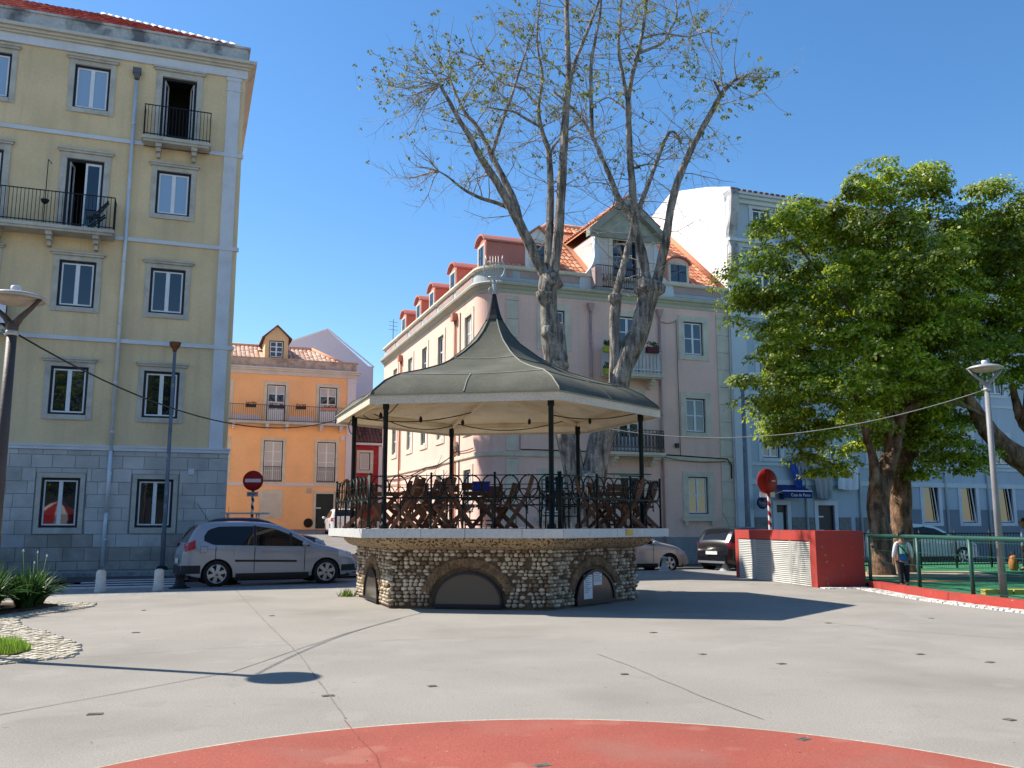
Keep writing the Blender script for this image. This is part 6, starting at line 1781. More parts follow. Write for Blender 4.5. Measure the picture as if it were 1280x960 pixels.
        for i in range(n):
            t = 2*pi*i/n+.3; w1, w2 = .035, .05
            c_, s_ = cos(t), sin(t)
            v = [(r*c_-q*s_, -y_, r*s_+q*c_) for (r,q,y_) in ((.03,-w1,.10),(.03,w1,.10),(R,w2,.092),(R,-w2,.092))]; v += [(a_,b_+.03,c2) for (a_,b_,c2) in v]
            s.add(v,[(0,1,2,3),(7,6,5,4),(0,4,5,1),(1,5,6,2),(2,6,7,3),(3,7,4,0)])
        return a, b, s.data('rim', M_rim)
    wa, wbk, wrm = wheel_meshes()
    for c in wx:
        for sg in (-1,1):
            o = ob('wheel', wa, root, (c+XO, sg*(Wd/2-.115), wr), 0 if sg < 0 else pi)
            ob('hub_back', wbk, o); ob('rim', wrm, o)
    if sp.get('aerial'):
        xa = sp['aerial']; s = MB(); s.tube([(xa+XO,0,zt(xa)+.02),(xa+XO-.32,0,zt(xa)+.5)],.006,5); s.build('aerial', M_iron, root)
    if sp.get('rack'):
        s = MB()
        for xx in sp['rack']: s.bar((xx+XO,-.62,H+.12),(xx+XO,.62,H+.12),.05,.03); s.bar((xx+XO,-.58,H-.02),(xx+XO,-.58,H+.12),.04); s.bar((xx+XO,.58,H-.02),(xx+XO,.58,H+.12),.04)
        s.bar((sp['rack'][0]+XO-.3,-.45,H+.16),(sp['rack'][1]+XO+.35,-.45,H+.16),.06,.05); s.bar((sp['rack'][0]+XO-.3,.3,H+.16),(sp['rack'][1]+XO+.35,.3,H+.16),.06,.05)
        s.build('roof_rack', M_lyre, root)
    return root
mpv = dict(L=4.43, W=1.80, wr=.325, wx=(.83,3.55), sill=.24,
  prof=[(0,.62),(.03,.88),(.10,1.02),(.22,1.28),(.36,1.47),(.58,1.545),(1.1,1.585),(1.7,1.58),(2.25,1.52),(2.75,1.33),(3.2,1.09),(3.38,1.02),(3.7,.95),(4.05,.84),(4.28,.70),(4.39,.55),(4.43,.40)],
  belt=[(0,.98),(.5,1.02),(2.0,.98),(3.2,.95),(4.43,.85)],
  win=[(.50,1.68,[(.5,1.13),(.72,1.03),(1.68,1.005)],[(.5,1.25),(.6,1.40),(.85,1.475),(1.68,1.485)]),(1.76,3.10,[(1.76,1.0),(3.1,.975)],[(1.76,1.485),(2.2,1.43),(2.6,1.27),(3.1,1.0)])],
  pillar=(1.72,2.62), wind=(2.32,3.24), rear=(.12,.38), seams=(.78,1.72,2.98), handles=(1.02,2.02), strip=(1.25,2.78,lambda x: .615-.02*(x-1.25),lambda x: .665-.02*(x-1.25)),
  lamps=[('tail_lamp',.06,.30,lambda x: .84+.35*x,lambda x: 1.02+.45*x,M_tail),('head_lamp',3.86,4.26,lambda x: .66+.1*(4.26-x),lambda x: .80+.26*(4.26-x),M_head)],
  bumper=None, mirror=2.95, aerial=.72, spokes=6)
mpv['bumper'] = M_trimblk; mpv['flap'] = .50
hatch = dict(L=3.95, W=1.72, wr=.31, wx=(.62,3.10), sill=.22,
  prof=[(0,.66),(.03,.90),(.10,1.02),(.25,1.25),(.42,1.40),(.75,1.46),(1.3,1.48),(1.8,1.43),(2.3,1.25),(2.75,1.03),(2.95,.98),(3.3,.90),(3.6,.78),(3.82,.62),(3.92,.48),(3.95,.36)],
  belt=[(0,.93),(.6,.95),(2.0,.93),(3.95,.80)],
  win=[(.42,1.5,[(.42,1.1),(.6,.98),(1.5,.955)],[(.42,1.2),(.6,1.33),(1.5,1.375)]),(1.57,2.62,[(1.57,.955),(2.62,.94)],[(1.57,1.37),(1.9,1.31),(2.3,1.13),(2.62,.96)])],
  pillar=(1.53,), wind=(1.9,2.78), rear=(.11,.42), seams=(1.53,2.5), handles=(1.72,), lamps=[('tail_lamp',.03,.26,.78,.98,M_tail),('head_lamp',3.45,3.80,lambda x: .60,lambda x: .70+.25*(3.8-x),M_head)],
  mirror=2.48, aerial=.9, spokes=5)
suv = dict(L=4.4, W=1.82, wr=.34, wx=(.78,3.42), sill=.26,
  prof=[(0,.70),(.03,.96),(.10,1.10),(.28,1.38),(.45,1.53),(.8,1.60),(1.6,1.61),(2.2,1.54),(2.7,1.33),(3.1,1.10),(3.3,1.05),(3.7,.99),(4.1,.88),(4.3,.72),(4.38,.55),(4.4,.40)],
  belt=[(0,1.02),(.6,1.04),(2.2,1.0),(4.4,.9)],
  win=[(.5,1.66,[(.5,1.2),(.75,1.07),(1.66,1.04)],[(.5,1.3),(.7,1.45),(1.66,1.50)]),(1.74,3.0,[(1.74,1.04),(3.0,1.01)],[(1.74,1.5),(2.2,1.43),(2.6,1.25),(3.0,1.03)])],
  pillar=(1.70,), wind=(2.28,3.12), rear=(.12,.46), seams=(.8,1.70,2.9), handles=(.98,1.98), lamps=[('tail_lamp',.03,.30,.92,1.16,M_tail),('head_lamp',3.9,4.24,.72,lambda x: .84+.2*(4.24-x),M_head)],
  mirror=2.88, spokes=6)
sv = Vector((-6.42,23.85)); h_ = radians(26.5)
make_car('silver_minivan','silver grey minivan parked side on left of the bandstand',(sv.x+.02,sv.y,-.02),h_,mpv,paint('silver_grey_paint',(.27,.30,.35),.15,.26))
make_car('beige_hatchback','pale beige hatchback whose front shows right of the bandstand base',(W(14.55,28.2).x,W(14.55,28.2).y,-.1),radians(17),hatch,paint('beige_metallic',(.50,.43,.39),.35,.32))
hb = dict(hatch); hb['bar'] = True; hb['bumper'] = paint('black_paint',(.012,.012,.016),.2,.22)
make_car('black_hatchback','black hatchback seen from behind between the bandstand and the red box',(8.35,31.6,-.06),radians(33),hb,hb['bumper'])
M_whitecar = paint('white_car_paint',(.66,.67,.68),.0,.3)
make_car('white_car','white estate car parked behind the tree trunks and playground',(16.6,36.9,-.08),radians(16),suv,M_whitecar)
mr = dict(suv); mr['rack'] = (1.0,2.0)
make_car('maroon_estate','dark maroon car with roof bars standing behind the silver minivan',(-8.75,31.9,.12),radians(20),mr,paint('maroon_paint',(.045,.012,.022),.2,.25))
make_car('white_hatchback','white hatchback of which only the roof shows above the maroon car',(W(.9,38.8).x+.9,W(.9,38.8).y,.25),radians(108),hatch,M_whitecar)
make_car('white_hatchback','small white hatchback parked up the side street, seen through the left railing',(W(8.75,53).x,W(8.75,53).y,.92),radians(108),hatch,M_whitecar)
make_car('white_car','white car of which only a corner shows at the left edge of the photo',(-17.0,24.9,-.1),radians(20),suv,M_whitecar)

# ------------------------------------------------------------------ trees
def at(u, v, Y):
    """scene point that lies Y metres ahead of the photographer's spot, in the direction of photo pixel (u, v)"""
    x = u-640; up = 480-v; d = Vector((x, FPX*cos(PITCH)-up*sin(PITCH), FPX*sin(PITCH)+up*cos(PITCH)))
    return Vector((0,0,EYE))+d*(Y/d.y)
def catmull(P, n=5):
    Q = [P[0]]+list(P)+[P[-1]]; out = []
    for i in range(1,len(Q)-2):
        a,b,c_,d = Q[i-1],Q[i],Q[i+1],Q[i+2]
        for k in range(n):
            t = k/n; out.append(.5*((2*b)+(c_-a)*t+(2*a-5*b+4*c_-d)*t*t+(3*b-a-3*c_+d)*t**3))
    out.append(P[-1]); return out
M_bark = mat('grey_fissured_bark',(.28,.245,.205),.92,.25,3.,.3,20,.0,18,dirt=(.055,.045,.036),dirt_scale=2.6,dirt_amt=.75)
def bark_relief(m, sx=9., sz=1.6, st=1.0, dist=.06):
    nt = m.node_tree; N = nt.nodes; L = nt.links; b = N['Principled BSDF']
    g = N.new('ShaderNodeNewGeometry'); mp = N.new('ShaderNodeMapping'); mp.inputs['Scale'].default_value = (sx,sx,sz); L.new(g.outputs['Position'],mp.inputs['Vector'])
    t = N.new('ShaderNodeTexNoise'); t.inputs['Scale'].default_value = 1.; t.inputs['Detail'].default_value = 6.; L.new(mp.outputs[0],t.inputs['Vector'])
    bp = N.new('ShaderNodeBump'); bp.inputs['Strength'].default_value = st; bp.inputs['Distance'].default_value = dist; L.new(t.outputs['Fac'],bp.inputs['Height']); L.new(bp.outputs[0],b.inputs['Normal'])
    src = b.inputs['Base Color'].links[0].from_socket
    r = N.new('ShaderNodeMapRange'); r.inputs[1].default_value = .38; r.inputs[2].default_value = .58; r.inputs[3].default_value = .4; r.inputs[4].default_value = 1.15; L.new(t.outputs['Fac'],r.inputs[0])
    vm = N.new('ShaderNodeVectorMath'); vm.operation = 'SCALE'; L.new(src,vm.inputs[0]); L.new(r.outputs[0],vm.inputs['Scale']); L.new(vm.outputs[0],b.inputs['Base Color'])
bark_relief(M_bark, 10., 1.3, 1.0, .10)
M_twig = mat('pale_grey_twig',(.30,.27,.23),.9,.2,4.,bump=0)
BT = thing('bare_tree','tall nearly leafless tree with several upright stems behind the bandstand','tree',(2.1,26.6,0))
TY = 26.6
def limb(mb, pts, r0, r1, dy=0.0, n=10, wob=.15, sub=5):
    """pts in photo pixels, dy: how far the tip leans away from or towards the photographer"""
    k = len(pts)-1
    P = [at(u,v,TY+dy*(i/k)) - Vector((2.1,26.6,0)) for i,(u,v) in enumerate(pts)]
    Q = catmull(P, sub); m_ = len(Q)-1
    mb.tube(Q, [r0+(r1-r0)*(i/m_) for i in range(m_+1)], n, True, True, wob)
    return Q
trk = MB(); trk.M = None
limbs = []
def LB(pts, r0, r1, dy=0.0, keep=True, n=10):
    Q = limb(trk, pts, r0, r1, dy, n)
    if keep: limbs.append((Q, r0, r1))
    return Q
def lump(mb, p, r, n=9):
    mb.tube([p+Vector((0,0,-r)),p+Vector((.1*r,0,-r*.55)),p+Vector((0,.1*r,0)),p+Vector((-.1*r,0,r*.55)),p+Vector((0,0,r))],[r*.3,r*.85,r,r*.8,r*.25],n,True,True,.55)
# butt and the two stems
bt = [p-Vector((2.1,26.6,0)) for p in catmull([at(730,725,TY),at(731,690,TY),at(731,640,TY),at(732,605,TY),at(730,585,TY)],5)]
trk.tube(bt,[interp(i/(len(bt)-1),[(0,.95),(.12,.76),(.3,.66),(.7,.60),(.85,.5),(1,.15)]) for i in range(len(bt))],16,True,True,.22)
LB([(724,625),(720,600),(711,560),(702,520),(694,480),(690,440),(687,400),(685,365),(684,340)],.33,.26,0,False,14)
LB([(737,630),(741,600),(749,560),(757,530),(764,505),(770,485)],.38,.33,0,False,14)
LB([(768,500),(768,470),(769,440),(768,405),(770,382),(772,368)],.18,.15,0,False,10)
LB([(770,500),(776,470),(787,440),(799,415),(806,390),(811,365),(813,352)],.31,.31,0,False,14)
LB([(703,460),(702,435),(700,405)],.20,.12,.3,False,10)
for (u,v,r) in ((681,372,.28),(690,350,.31),(768,374,.20),(806,358,.33),(821,360,.25),(686,415,.27),(697,455,.22)): lump(trk, at(u,v,TY-.12)-Vector((2.1,26.6,0)), r)
# left stem limbs
LB([(683,348),(668,318),(655,291),(639,260),(620,226),(602,199),(588,172),(574,150),(560,124),(550,106)],0.184,0.043,-1.2)
LB([(650,280),(643,252),(629,222),(615,195),(606,175),(594,155),(582,142),(570,118),(562,97)],0.122,0.031,.8)
LB([(615,193),(625,160),(639,122),(652,80),(667,37)],0.068,0.022,.6)
LB([(640,262),(622,254),(602,248),(585,240),(572,231),(560,221),(548,214)],0.068,0.019,-.8)
LB([(686,346),(686,305),(688,262),(688,225),(686,191),(681,174),(676,158),(673,134),(678,95),(671,50),(676,-10)],0.136,0.025,.9)
LB([(675,158),(660,150),(643,140),(626,137),(608,134)],0.048,0.019,-.6)
LB([(671,130),(663,122),(655,112),(643,108),(631,105),(618,95),(606,80),(608,60)],0.048,0.012,1.0)
LB([(691,345),(697,300),(701,244),(704,200),(706,162),(708,130),(711,101),(709,50),(708,-20)],0.177,0.068,0)
LB([(710,112),(718,80),(732,45),(749,0),(757,-25)],0.075,0.031,.7)
LB([(706,165),(716,158),(728,150),(737,153)],0.041,0.019,-.5)
LB([(688,190),(696,178),(706,168)],0.048,0.031,.2)
# right stem limbs
LB([(769,376),(772,360),(780,330),(786,305),(792,280)],0.129,0.081,0)
LB([(795,290),(786,268),(773,247),(763,222),(753,199),(745,180),(738,166),(726,146),(710,130),(692,114)],0.109,0.031,.5)
LB([(740,168),(739,130),(739,81),(744,50),(750,18),(752,-20)],0.068,0.031,-.5)
LB([(808,350),(803,320),(797,295),(793,276),(792,252),(788,200),(786,160),(785,122)],0.163,0.081,0)
LB([(785,128),(789,100),(797,68),(804,35),(810,-15)],0.082,0.043,.3)
LB([(784,124),(778,90),(773,61),(775,30),(777,-15)],0.061,0.031,-.4)
LB([(794,276),(801,255),(810,231),(820,205),(830,178),(838,165),(846,168),(852,180)],0.088,0.031,.9)
LB([(820,356),(825,335),(830,312),(833,296),(838,262),(846,231),(858,200),(870,175),(886,146),(901,119),(912,106),(922,98)],0.163,0.056,-.6)
LB([(901,118),(896,108),(892,100)],0.054,0.031,-.7)
LB([(797,67),(815,60),(830,52),(838,36),(846,20),(843,-10)],0.054,0.025,.8)
LB([(804,48),(830,42),(860,46),(884,40),(905,45)],0.034,0.012,1.)
LB([(790,255),(775,262),(765,258)],0.034,0.012,-.3)
LB([(786,140),(772,128),(760,122),(748,128)],0.034,0.012,.6)
LB([(711,100),(690,80),(670,72),(650,76)],0.034,0.012,.9)
LB([(792,210),(812,205),(830,210)],0.034,0.012,-.6)
trk.build('trunk', M_bark, BT)
# twigs
tw = MB(); tips = []
tr_ = random.Random(11)
def twig(p, d, L_, r, lev):
    n = 5; pts = [p]; q = p.copy(); dd = d.copy()
    for i in range(n):
        dd = (dd+Vector((tr_.uniform(-.28,.28),tr_.uniform(-.28,.28),tr_.uniform(-.2,.2)-(.10 if i < 3 else -.22)))).normalized()
        q = q+dd*(L_/n); pts.append(q.copy())
    tw.tube(pts, [r*(1-.75*i/n) for i in range(n+1)], 4 if lev == 0 else 3, False, True)
    if lev < 2:
        for k in range(tr_.randint(3,5) if lev == 0 else tr_.randint(2,3)):
            i = tr_.randint(1,n); b = (pts[i]-pts[i-1]).normalized(); sd = Vector((tr_.uniform(-1,1),tr_.uniform(-1,1),tr_.uniform(-.7,1))).normalized()
            twig(pts[i], (b*.7+sd*.8).normalized(), L_*tr_.uniform(.35,.6), r*.5, lev+1)
    tips.append(pts[-1]); 
    if lev: tips.append(pts[-2])
for (Q,r0,r1) in limbs:
    L_ = sum((Q[i+1]-Q[i]).length for i in range(len(Q)-1)); nt_ = int(L_*2.5)+3
    for k in range(nt_):
        i = min(len(Q)-2,int(len(Q)*(.12+.88*tr_.random()**.8))); p = Q[i].lerp(Q[i+1],tr_.random()); a = (Q[i+1]-Q[i]).normalized()
        sd = Vector((tr_.uniform(-1,1),tr_.uniform(-1,1),tr_.uniform(-.25,.6))); sd = (sd-a*sd.dot(a)).normalized()
        tall = p.z/14.
        twig(p, (sd+a*.35).normalized(), tr_.uniform(.7,1.5)+1.1*tall*tr_.random(), .018*tr_.uniform(.7,1.2), 0)
for base,cnt,spread in (((550,106),16,1.0),((562,97),8,.8),((548,214),9,.6),((922,98),7,.5),((606,80),8,.8)):
    p0 = at(base[0],base[1],TY-.8)-Vector((2.1,26.6,0))
    for k in range(cnt):
        dx = -1 if base[0] < 640 else 1
        twig(p0, Vector((dx*tr_.uniform(.2,1.2),tr_.uniform(-.7,.7),tr_.uniform(-.4,.9))).normalized(), tr_.uniform(1.3,2.4)*spread, .02, 0)
tw.build('twigs', M_twig, BT, kind='stuff')
lv = MB()
for p in tips:
    c_ = (.20 if p.z > 14.3 else .05 if p.z > 12.3 else .0)
    if tr_.random() < c_:
        for k in range(tr_.randint(4,9)):
            q = p+Vector((tr_.uniform(-.06,.06),tr_.uniform(-.06,.06),tr_.uniform(-.10,.02))); a = tr_.uniform(0,6.3); l_ = tr_.uniform(.06,.13); w_ = l_*.25
            d = Vector((cos(a)*.6,sin(a)*.6,-.75)).normalized(); sd = d.cross(Vector((cos(a+1.2),sin(a+1.2),.2))).normalized()
            lv.add([q,q+d*l_*.5+sd*w_,q+d*l_,q+d*l_*.5-sd*w_],[(0,1,2,3)])
lv.build('leaves', leafmat('yellowing_leaves',(.13,.17,.02),(.24,.26,.04),(.34,.30,.08),.6,0.0), BT, kind='stuff')

# leafy trees
M_bark2 = mat('brown_bark',(.20,.115,.07),.92,.3,3.,.3,20,0,18,dirt=(.40,.30,.20),dirt_scale=1.5,dirt_amt=.6)
bark_relief(M_bark2, 7., 2.2, .9, .05)
M_leaf = leafmat('green_tree_leaves',(.07,.14,.008),(.28,.37,.016),(.56,.58,.052),.6)
def crown(name, lobes, org, n_clumps, seed, parent, leaf=.10, per=150):
    """leaves gathered in domed clumps over ellipsoid lobes: (centre, radii)"""
    R = np.random.default_rng(seed)
    area = np.array([(a[1][0]*a[1][1]+a[1][1]*a[1][2]+a[1][0]*a[1][2]) for a in lobes]); cnt = np.maximum(4,(n_clumps*area/area.sum()).astype(int))
    V = []
    for (c_,r),k in zip(lobes,cnt):
        d = R.normal(size=(k,3)); d /= np.linalg.norm(d,axis=1)[:,None]
        rad = np.where(R.random(k) < .25, R.uniform(.4,.8,k), R.uniform(.82,1.08,k))
        P = np.array(c_)+d*np.array(r)*rad[:,None]
        cr = R.uniform(.28,.62,k)
        nl = per
        q = R.normal(size=(k,nl,3)); q /= np.linalg.norm(q,axis=2)[:,:,None]
        q[:,:,2] = np.abs(q[:,:,2])*1.0-.25
        rr = R.uniform(.35,1.,(k,nl,1))**.5
        X = P[:,None,:]+q*rr*cr[:,None,None]*np.array([1.15,1.15,.75])
        N_ = q*np.array([.7,.7,1.0])+np.array([-.25,0,.55])+R.normal(0,.36,(k,nl,3)); N_ /= np.linalg.norm(N_,axis=2)[:,:,None]
        D = np.cross(N_,R.normal(size=(k,nl,3))); D /= np.linalg.norm(D,axis=2)[:,:,None]; D[:,:,2] -= .25
        S = np.cross(N_,D)
        l_ = leaf*R.uniform(.6,1.35,(k,nl,1)); w_ = l_*R.uniform(.26,.38,(k,nl,1))
        V.append(np.stack([X,X+D*l_*.5+S*w_,X+D*l_,X+D*l_*.5-S*w_],2).reshape(-1,4,3))
    V = np.concatenate(V).reshape(-1,3)-np.array(org); nf = len(V)//4
    me = bpy.data.meshes.new(name); me.vertices.add(len(V)); me.vertices.foreach_set('co',V.astype(np.float32).ravel())
    me.loops.add(nf*4); me.loops.foreach_set('vertex_index',np.arange(nf*4,dtype=np.int32)); me.polygons.add(nf)
    me.polygons.foreach_set('loop_start',np.arange(0,nf*4,4,dtype=np.int32)); me.materials.append(M_leaf); me.update(calc_edges=True)
    return ob(name, me, parent, kind='stuff')
GY = 26.3
px2m = GY/1134.
def lobe(u,v,ru,rv,dy=0.,rd=None):
    p = at(u,v,GY+dy); return (tuple(p),(ru*px2m,(rd or (ru+rv)/2)*px2m,rv*px2m))
g1 = at(1101,716,26.0); g1.z = .08
GT = thing('green_tree','broad leafy green tree with forked brown trunk in the playground','tree',tuple(g1))
lobes = [lobe(1118,232,66,36,.3),lobe(1090,262,50,38,-.5),lobe(1150,245,40,40,.8),lobe(1010,268,50,34,.2),lobe(985,300,48,36,-.6),lobe(1050,300,60,50,.6),lobe(955,352,58,38,-.2),lobe(918,372,34,20,.3),lobe(960,400,50,42,-.9),
 lobe(1100,340,90,70,0),lobe(1040,380,80,60,-1.2),lobe(1150,360,80,70,-.6),lobe(1185,330,60,54,.6),lobe(955,462,44,30,-.3),lobe(985,490,56,40,-1.0),lobe(1000,545,46,40,-.4),lobe(1030,580,34,22,.2),lobe(975,525,34,26,.4),lobe(1045,505,60,50,-1.4),lobe(1090,455,80,60,-1.0),
 lobe(1160,445,74,66,-.6),lobe(1200,440,54,70,.2),lobe(1120,520,60,44,.5),lobe(1175,520,58,42,.5),lobe(1180,562,52,28,.2),lobe(1205,585,34,16,.1),lobe(1150,590,34,16,.5),lobe(1070,545,44,30,.9),lobe(1080,390,120,120,2.2,60),lobe(1210,395,50,60,1.5),lobe(1140,480,90,70,2.4,50),lobe(1010,430,60,80,2.0,50)]
lobes += [lobe(1205,285,34,34,.6)]
lobes = [(c_,(r[0]*.9,r[1]*.9,r[2]*.9)) for (c_,r) in lobes]
crown('crown', lobes, tuple(g1), 980, 3, GT, .105, 190)
s = MB()
def gl(mb, org, pts, r, dy=0., n=10, Y=26.0, wob=.2):
    k = len(pts)-1; Q = catmull([at(u,v,Y+dy*(i/k))-Vector(org) for i,(u,v) in enumerate(pts)],5); m_ = len(Q)-1
    mb.tube(Q,[interp(i/m_,[(j/(len(r)-1),r[j]) for j in range(len(r))]) for i in range(m_+1)],n,True,True,wob)
gl(s,g1,[(1101,722),(1102,700),(1101,670),(1097,640),(1098,615),(1106,590),(1113,565),(1114,535),(1116,500)],[.42,.35,.31,.29,.30,.29,.22,.17,.11],.3,12)
gl(s,g1,[(1100,620),(1094,600),(1092,575),(1083,545),(1074,510),(1062,470)],[.2,.18,.13,.10,.08,.05],-.6)
gl(s,g1,[(1110,590),(1120,560),(1128,520),(1150,470),(1180,420)],[.18,.16,.12,.09,.05],.4)
gl(s,g1,[(1114,540),(1100,480),(1095,420),(1105,340),(1115,270)],[.18,.14,.12,.08,.04],.2)
gl(s,g1,[(1120,520),(1160,500),(1200,505),(1230,520)],[.12,.09,.06,.03],.2)
gl(s,g1,[(1090,540),(1040,500),(1000,490),(960,460)],[.10,.08,.05,.03],-.6)
gl(s,g1,[(1095,420),(1040,360),(1000,310)],[.09,.06,.03],0)
s.build('trunk', M_bark2, GT)
g2 = at(1129,712,27.4); g2.z = .08
T2 = thing('slender_tree','second brown trunk standing close behind the forked trunk of the green tree','tree',tuple(g2))
s = MB(); gl(s,g2,[(1129,718),(1128,690),(1127,650),(1126,610),(1129,575),(1131,540),(1135,500),(1150,440)],[.38,.33,.31,.30,.30,.27,.2,.12],.2,12,27.4); gl(s,g2,[(1130,575),(1142,562),(1150,540),(1170,500)],[.24,.2,.14,.08],.3,10,27.4); s.build('trunk', M_bark2, T2)
crown('crown', [lobe(1150,470,60,50,2.5),lobe(1120,410,60,60,3.0)], tuple(g2), 70, 5, T2, .105, 190)
g3 = at(1372,722,27.0); g3.z = .08
T3 = thing('leaning_tree','leafy tree at the right edge with a dark limb leaning in','tree',tuple(g3))
s = MB(); gl(s,g3,[(1372,728),(1368,690),(1356,650),(1330,620),(1296,590),(1270,570),(1245,548),(1228,528),(1212,500),(1200,470)],[.6,.55,.5,.44,.36,.32,.28,.24,.16,.1],-.6,12,27.0); gl(s,g3,[(1330,620),(1310,560),(1284,535),(1272,510),(1265,480)],[.3,.25,.18,.14,.08],.4,10,27.0); gl(s,g3,[(1284,535),(1290,440),(1270,330),(1250,270)],[.2,.16,.1,.05],.4,10,27.0); s.build('trunk', M_bark2, T3)
crown('crown', [lobe(1235,262,46,30,.9),lobe(1262,290,44,44,.7),lobe(1245,320,40,36,1.2),lobe(1290,330,60,60,.8),lobe(1268,380,36,46,.6),lobe(1300,420,60,70,1.0),lobe(1262,448,26,30,.6),lobe(1275,480,20,20,.8),lobe(1330,300,60,70,1.6),lobe(1345,420,60,80,1.6)], tuple(g3), 330, 9, T3, .105, 190)
# trees of the same kind behind the photographer, seen in the window panes
for i,(x,y,k,rz_) in enumerate(((-9,-7,1.15,.6),(3,-9,1.2,2.2),(-20,-5,1.1,4.0))):
    o = dup(GT,(x,y,0),rz_,['green tree behind the photographer, mirrored in the yellow house windows','green tree behind the photographer, mirrored in the pink house windows','green tree far left behind the photographer'][i],'trees behind the photographer'); o.scale = (k,k,k*1.05)

# striped tent and an added row of shade-dark houses behind the photographer, both seen only as reflections in the panes
t = thing('striped_tent','red and white striped tent behind the photographer, mirrored in a ground floor window','tent',tuple(W(-7.9,-1.0)),TH)
M_s1 = mat('red_tent_cloth',(.42,.03,.03),.8,.06,3.,bump=0); M_s2 = mat('white_tent_cloth',(.75,.74,.72),.8,.04,3.,bump=0)
for i in range(12):
    a0_, a1_ = 2*pi*i/12, 2*pi*(i+1)/12; s = MB()
    s.add([(0,0,3.1),(1.6*cos(a0_),1.6*sin(a0_),2.2),(1.6*cos(a1_),1.6*sin(a1_),2.2),(1.6*cos(a0_),1.6*sin(a0_),.1),(1.6*cos(a1_),1.6*sin(a1_),.1)],[(0,1,2),(1,3,4,2)]); s.build('cloth_panel', M_s1 if i % 2 else M_s2, t)
t = thing('added_houses','added row of shade-dark houses behind the photographer, mirrored in the window panes','building',tuple(W(0,-34)),TH)
s = MB(); s.box(-60,60,-8,0,0,9.5); s.build('wall', mat('opposite_shade_plaster',(.05,.058,.05),.9,.15,.4), t)  # colour darkened so the added houses look shaded in the panes
s = MB(); s.box(-60.3,60.3,-8.3,.3,9.5,9.9); s.build('cornice', M_stone, t)

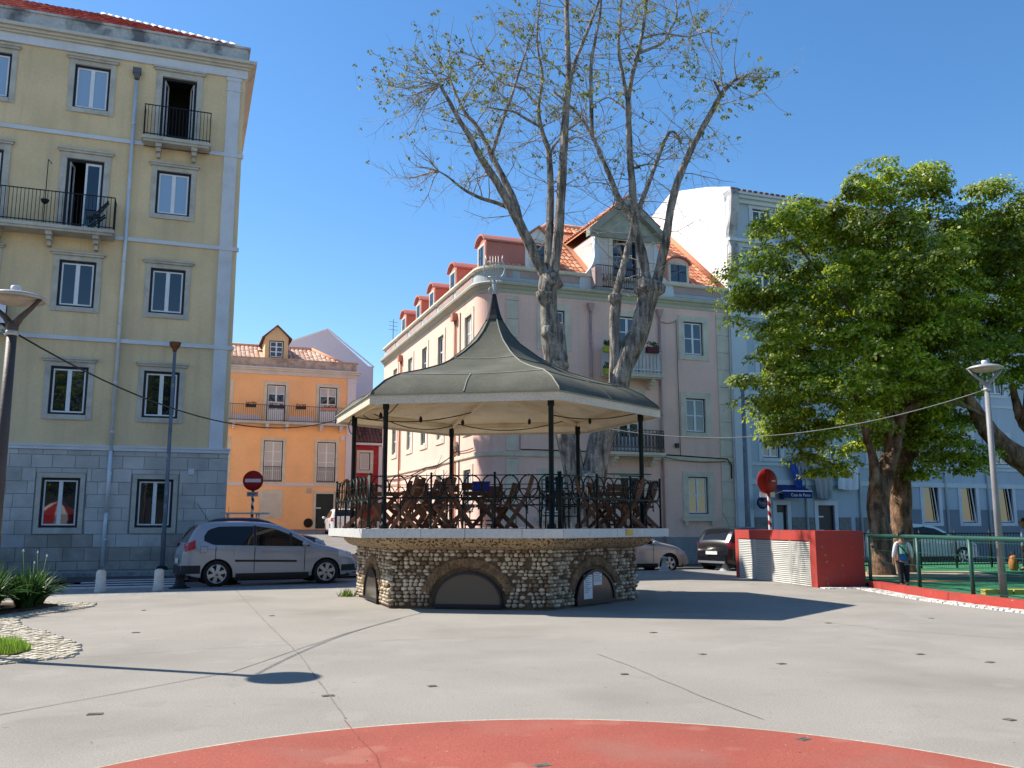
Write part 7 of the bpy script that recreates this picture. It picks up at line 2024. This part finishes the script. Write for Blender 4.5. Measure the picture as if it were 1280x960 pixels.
# ------------------------------------------------------------------ people
M_skin = mat('skin',(.36,.2,.13),.6,.05,5.,bump=0)
def skin_mesh(name, nodes, edges, m_, parent, root=0, sub=2):
    """one continuous surface grown over a jointed skeleton: nodes (x,y,z,rx,ry)"""
    me = bpy.data.meshes.new(name); me.from_pydata([n[:3] for n in nodes],edges,[]); me.update()
    o = ob(name, me, parent); me.materials.append(m_)
    sk = o.modifiers.new('skin','SKIN'); sk.use_smooth_shade = True
    if not me.skin_vertices: pass
    for i,n in enumerate(nodes):
        v = me.skin_vertices[0].data[i]; v.radius = (n[3], n[4] if len(n) > 4 else n[3]); v.use_root = (i == root)
    ss = o.modifiers.new('sub','SUBSURF'); ss.levels = sub; ss.render_levels = sub
    return o
def person(label, loc, rz_, H, shirt, sleeve, trousers, hair, vest=None, swing=.06):
    """standing figure seen from behind; faces +y before turning"""
    t = thing('person', label, 'person', loc, rz_); k = H/1.27
    N = []; E = []
    def nd(x,y,z,r,r2=None): N.append((x*k,y*k,z*k,r*k,(r2 or r)*k)); return len(N)-1
    def ed(a,b): E.append((a,b))
    pel = nd(0,0,.62,.095,.075); wa = nd(0,0,.74,.085,.065); ch = nd(0,.0,.90,.10,.07); nk0 = nd(0,0,1.0,.05,.045); nk = nd(0,.01,1.05,.036); h0 = nd(0,.015,1.10,.066,.07); h1 = nd(0,.015,1.17,.082,.09); h2 = nd(0,.01,1.235,.055,.06)
    for a,b in ((pel,wa),(wa,ch),(ch,nk0),(nk0,nk),(nk,h0),(h0,h1),(h1,h2)): ed(a,b)
    nose = nd(0,.105,1.145,.012); ed(h1,nose)
    arms = []
    for sg in (-1,1):
        sh = nd(sg*.135,0,.955,.043); el = nd(sg*.185,-.02,.775,.033); wr_ = nd(sg*.20,.03,.625,.022); pa = nd(sg*.202,.045,.575,.022,.014); 
        ed(nk0,sh); ed(sh,el); ed(el,wr_); ed(wr_,pa); arms.append((sh,el,wr_,pa))
        for j,(dy,l_) in enumerate(((.018,.062),(.006,.072),(-.006,.068),(-.017,.055))):
            a = nd(sg*.203,.045+dy,.55,.0075); b = nd(sg*.200,.052+dy,.55-l_*.55,.0068); c_ = nd(sg*.193,.060+dy,.55-l_,.006); ed(pa,a); ed(a,b); ed(b,c_)
        a = nd(sg*.190,.075,.572,.0085); b = nd(sg*.180,.09,.545,.007); ed(pa,a); ed(a,b)
    legs = []
    for sg in (-1,1):
        hp = nd(sg*.06,0,.55,.075); kn = nd(sg*.07,.015+sg*swing*.4,.32,.052); an = nd(sg*.075,-.01+sg*swing,.06,.034); to = nd(sg*.085,.09+sg*swing,.025,.028); ed(pel,hp); ed(hp,kn); ed(kn,an); ed(an,to); legs.append((hp,kn,an,to))
    skin_mesh('body', N, E, M_skin, t)
    g = lambda i,dr: (N[i][0],N[i][1],N[i][2],N[i][3]+dr*k,N[i][4]+dr*k)
    # shirt with sleeves, trousers, shoes, hair: shells that follow the body
    S = [(0,0,.56*k,.112*k,.095*k),g(pel,.02),g(wa,.018),g(ch,.016),g(nk0,.012)]; SE = [(0,1),(1,2),(2,3),(3,4)]
    skin_mesh('shirt', S, SE, shirt, t)
    for (sh,el,wr_,pa) in arms:
        n0 = g(nk0,.0); skin_mesh('sleeve', [(n0[0]+.4*(N[sh][0]-n0[0]),0,.985*k,.05*k,.05*k),g(sh,.012),g(el,.012),(N[wr_][0],N[wr_][1],N[wr_][2]+.01*k,.031*k,.031*k)], [(0,1),(1,2),(2,3)], sleeve, t)
    T = [g(pel,.014)]; TE = []
    for (hp,kn,an,to) in legs:
        i = len(T); T += [g(hp,.012),g(kn,.014),(N[an][0],N[an][1],N[an][2]+.02*k,.046*k,.046*k)]; TE += [(0,i),(i,i+1),(i+1,i+2)]
    skin_mesh('trousers', T, TE, trousers, t)
    for (hp,kn,an,to) in legs: skin_mesh('shoe', [(N[an][0],N[an][1]-.02*k,.035*k,.04*k,.035*k),(N[to][0],N[to][1]-.03*k,.032*k,.038*k,.03*k),(N[to][0],N[to][1]+.02*k,.026*k,.03*k,.022*k)],[(0,1),(1,2)],M_tyre,t)
    skin_mesh('hair', [(0,-.022*k,1.10*k,.045*k,.05*k),(0,-.028*k,1.165*k,.085*k,.082*k),(0,-.005*k,1.225*k,.078*k,.082*k),(0,.03*k,1.25*k,.05*k,.045*k)],[(0,1),(1,2),(2,3)],hair,t)
    for sg in (-1,1):
        s = MB(); s.lathe([(.0,-.012*k),(.012*k,-.006*k),(.014*k,.008*k),(.0,.012*k)],8,(sg*.032*k,.098*k,1.165*k),axis='y'); s.build('eye', M_tyre, t)
        s = MB(); s.lathe([(.004*k,-.03*k),(.016*k,-.01*k),(.02*k,.012*k),(.004*k,.03*k)],8,(sg*.085*k,0,1.15*k)); s.build('ear', M_skin, t)
    s = MB(); s.box(-.02*k,.02*k,.094*k,.1*k,1.108*k,1.116*k); s.build('mouth', M_salmon, t)
    if vest:
        for q in (-1,1):
            s = MB(); nx, nz = 6, 6; v = []; f = []
            for i in range(nx+1):
                for j in range(nz+1):
                    u = (-1+2*i/nx); v.append((u*.085*k, q*(.104-.03*u*u)*k, (.74+.2*j/nz)*k))
            for i in range(nx):
                for j in range(nz):
                    qd = (i*(nz+1)+j,(i+1)*(nz+1)+j,(i+1)*(nz+1)+j+1,i*(nz+1)+j+1); f.append(qd if q < 0 else tuple(reversed(qd)))
            s.add(v,f,True); s.build('bib', vest, t)
        s = MB(); s.tube([(-.13*k,-.05*k,.97*k),(-.03*k,-.112*k,.86*k),(.09*k,-.095*k,.70*k),(.11*k,0,.66*k)],[.016*k]*4,8); s.build('bag_strap', M_trimblk, t)
    return t
person('child seen from behind in blue jersey with green bib, at the playground railing',(8.88,20.72,.10),radians(-8),1.29,mat('blue_jersey',(.02,.13,.34),.8,.1,6.),mat('white_sleeve',(.68,.68,.72),.8,.06,6.),mat('dark_trousers',(.015,.017,.026),.85,.1,6.),mat('black_hair',(.014,.011,.01),.6,.2,20.),mat('pale_green_bib',(.22,.50,.34),.8,.1,8.))
person('person in pale blue shirt partly cut off by the right edge of the photo',(15.95,28.3,.10),radians(60),1.62,mat('pale_blue_shirt',(.36,.45,.66),.8,.08,6.),MATS['pale_blue_shirt'],MATS['dark_trousers'],mat('brown_hair',(.05,.03,.02),.6,.2,20.))
t = thing('orange_bag','orange bag standing by the fence at the right edge','bag',(15.55,28.3,.10))
s = MB(); s.lathe([(.08,0),(.13,.06),(.14,.24),(.11,.4),(.05,.47),(.0,.48)],12); s.build('sack', mat('orange_cloth',(.42,.16,.04),.8,.15,5.), t)
s = MB(); s.tube([(-.06,0,.43),(-.04,0,.58),(.04,0,.58),(.06,0,.43)],.015,6); s.build('handle', M_trimblk, t)
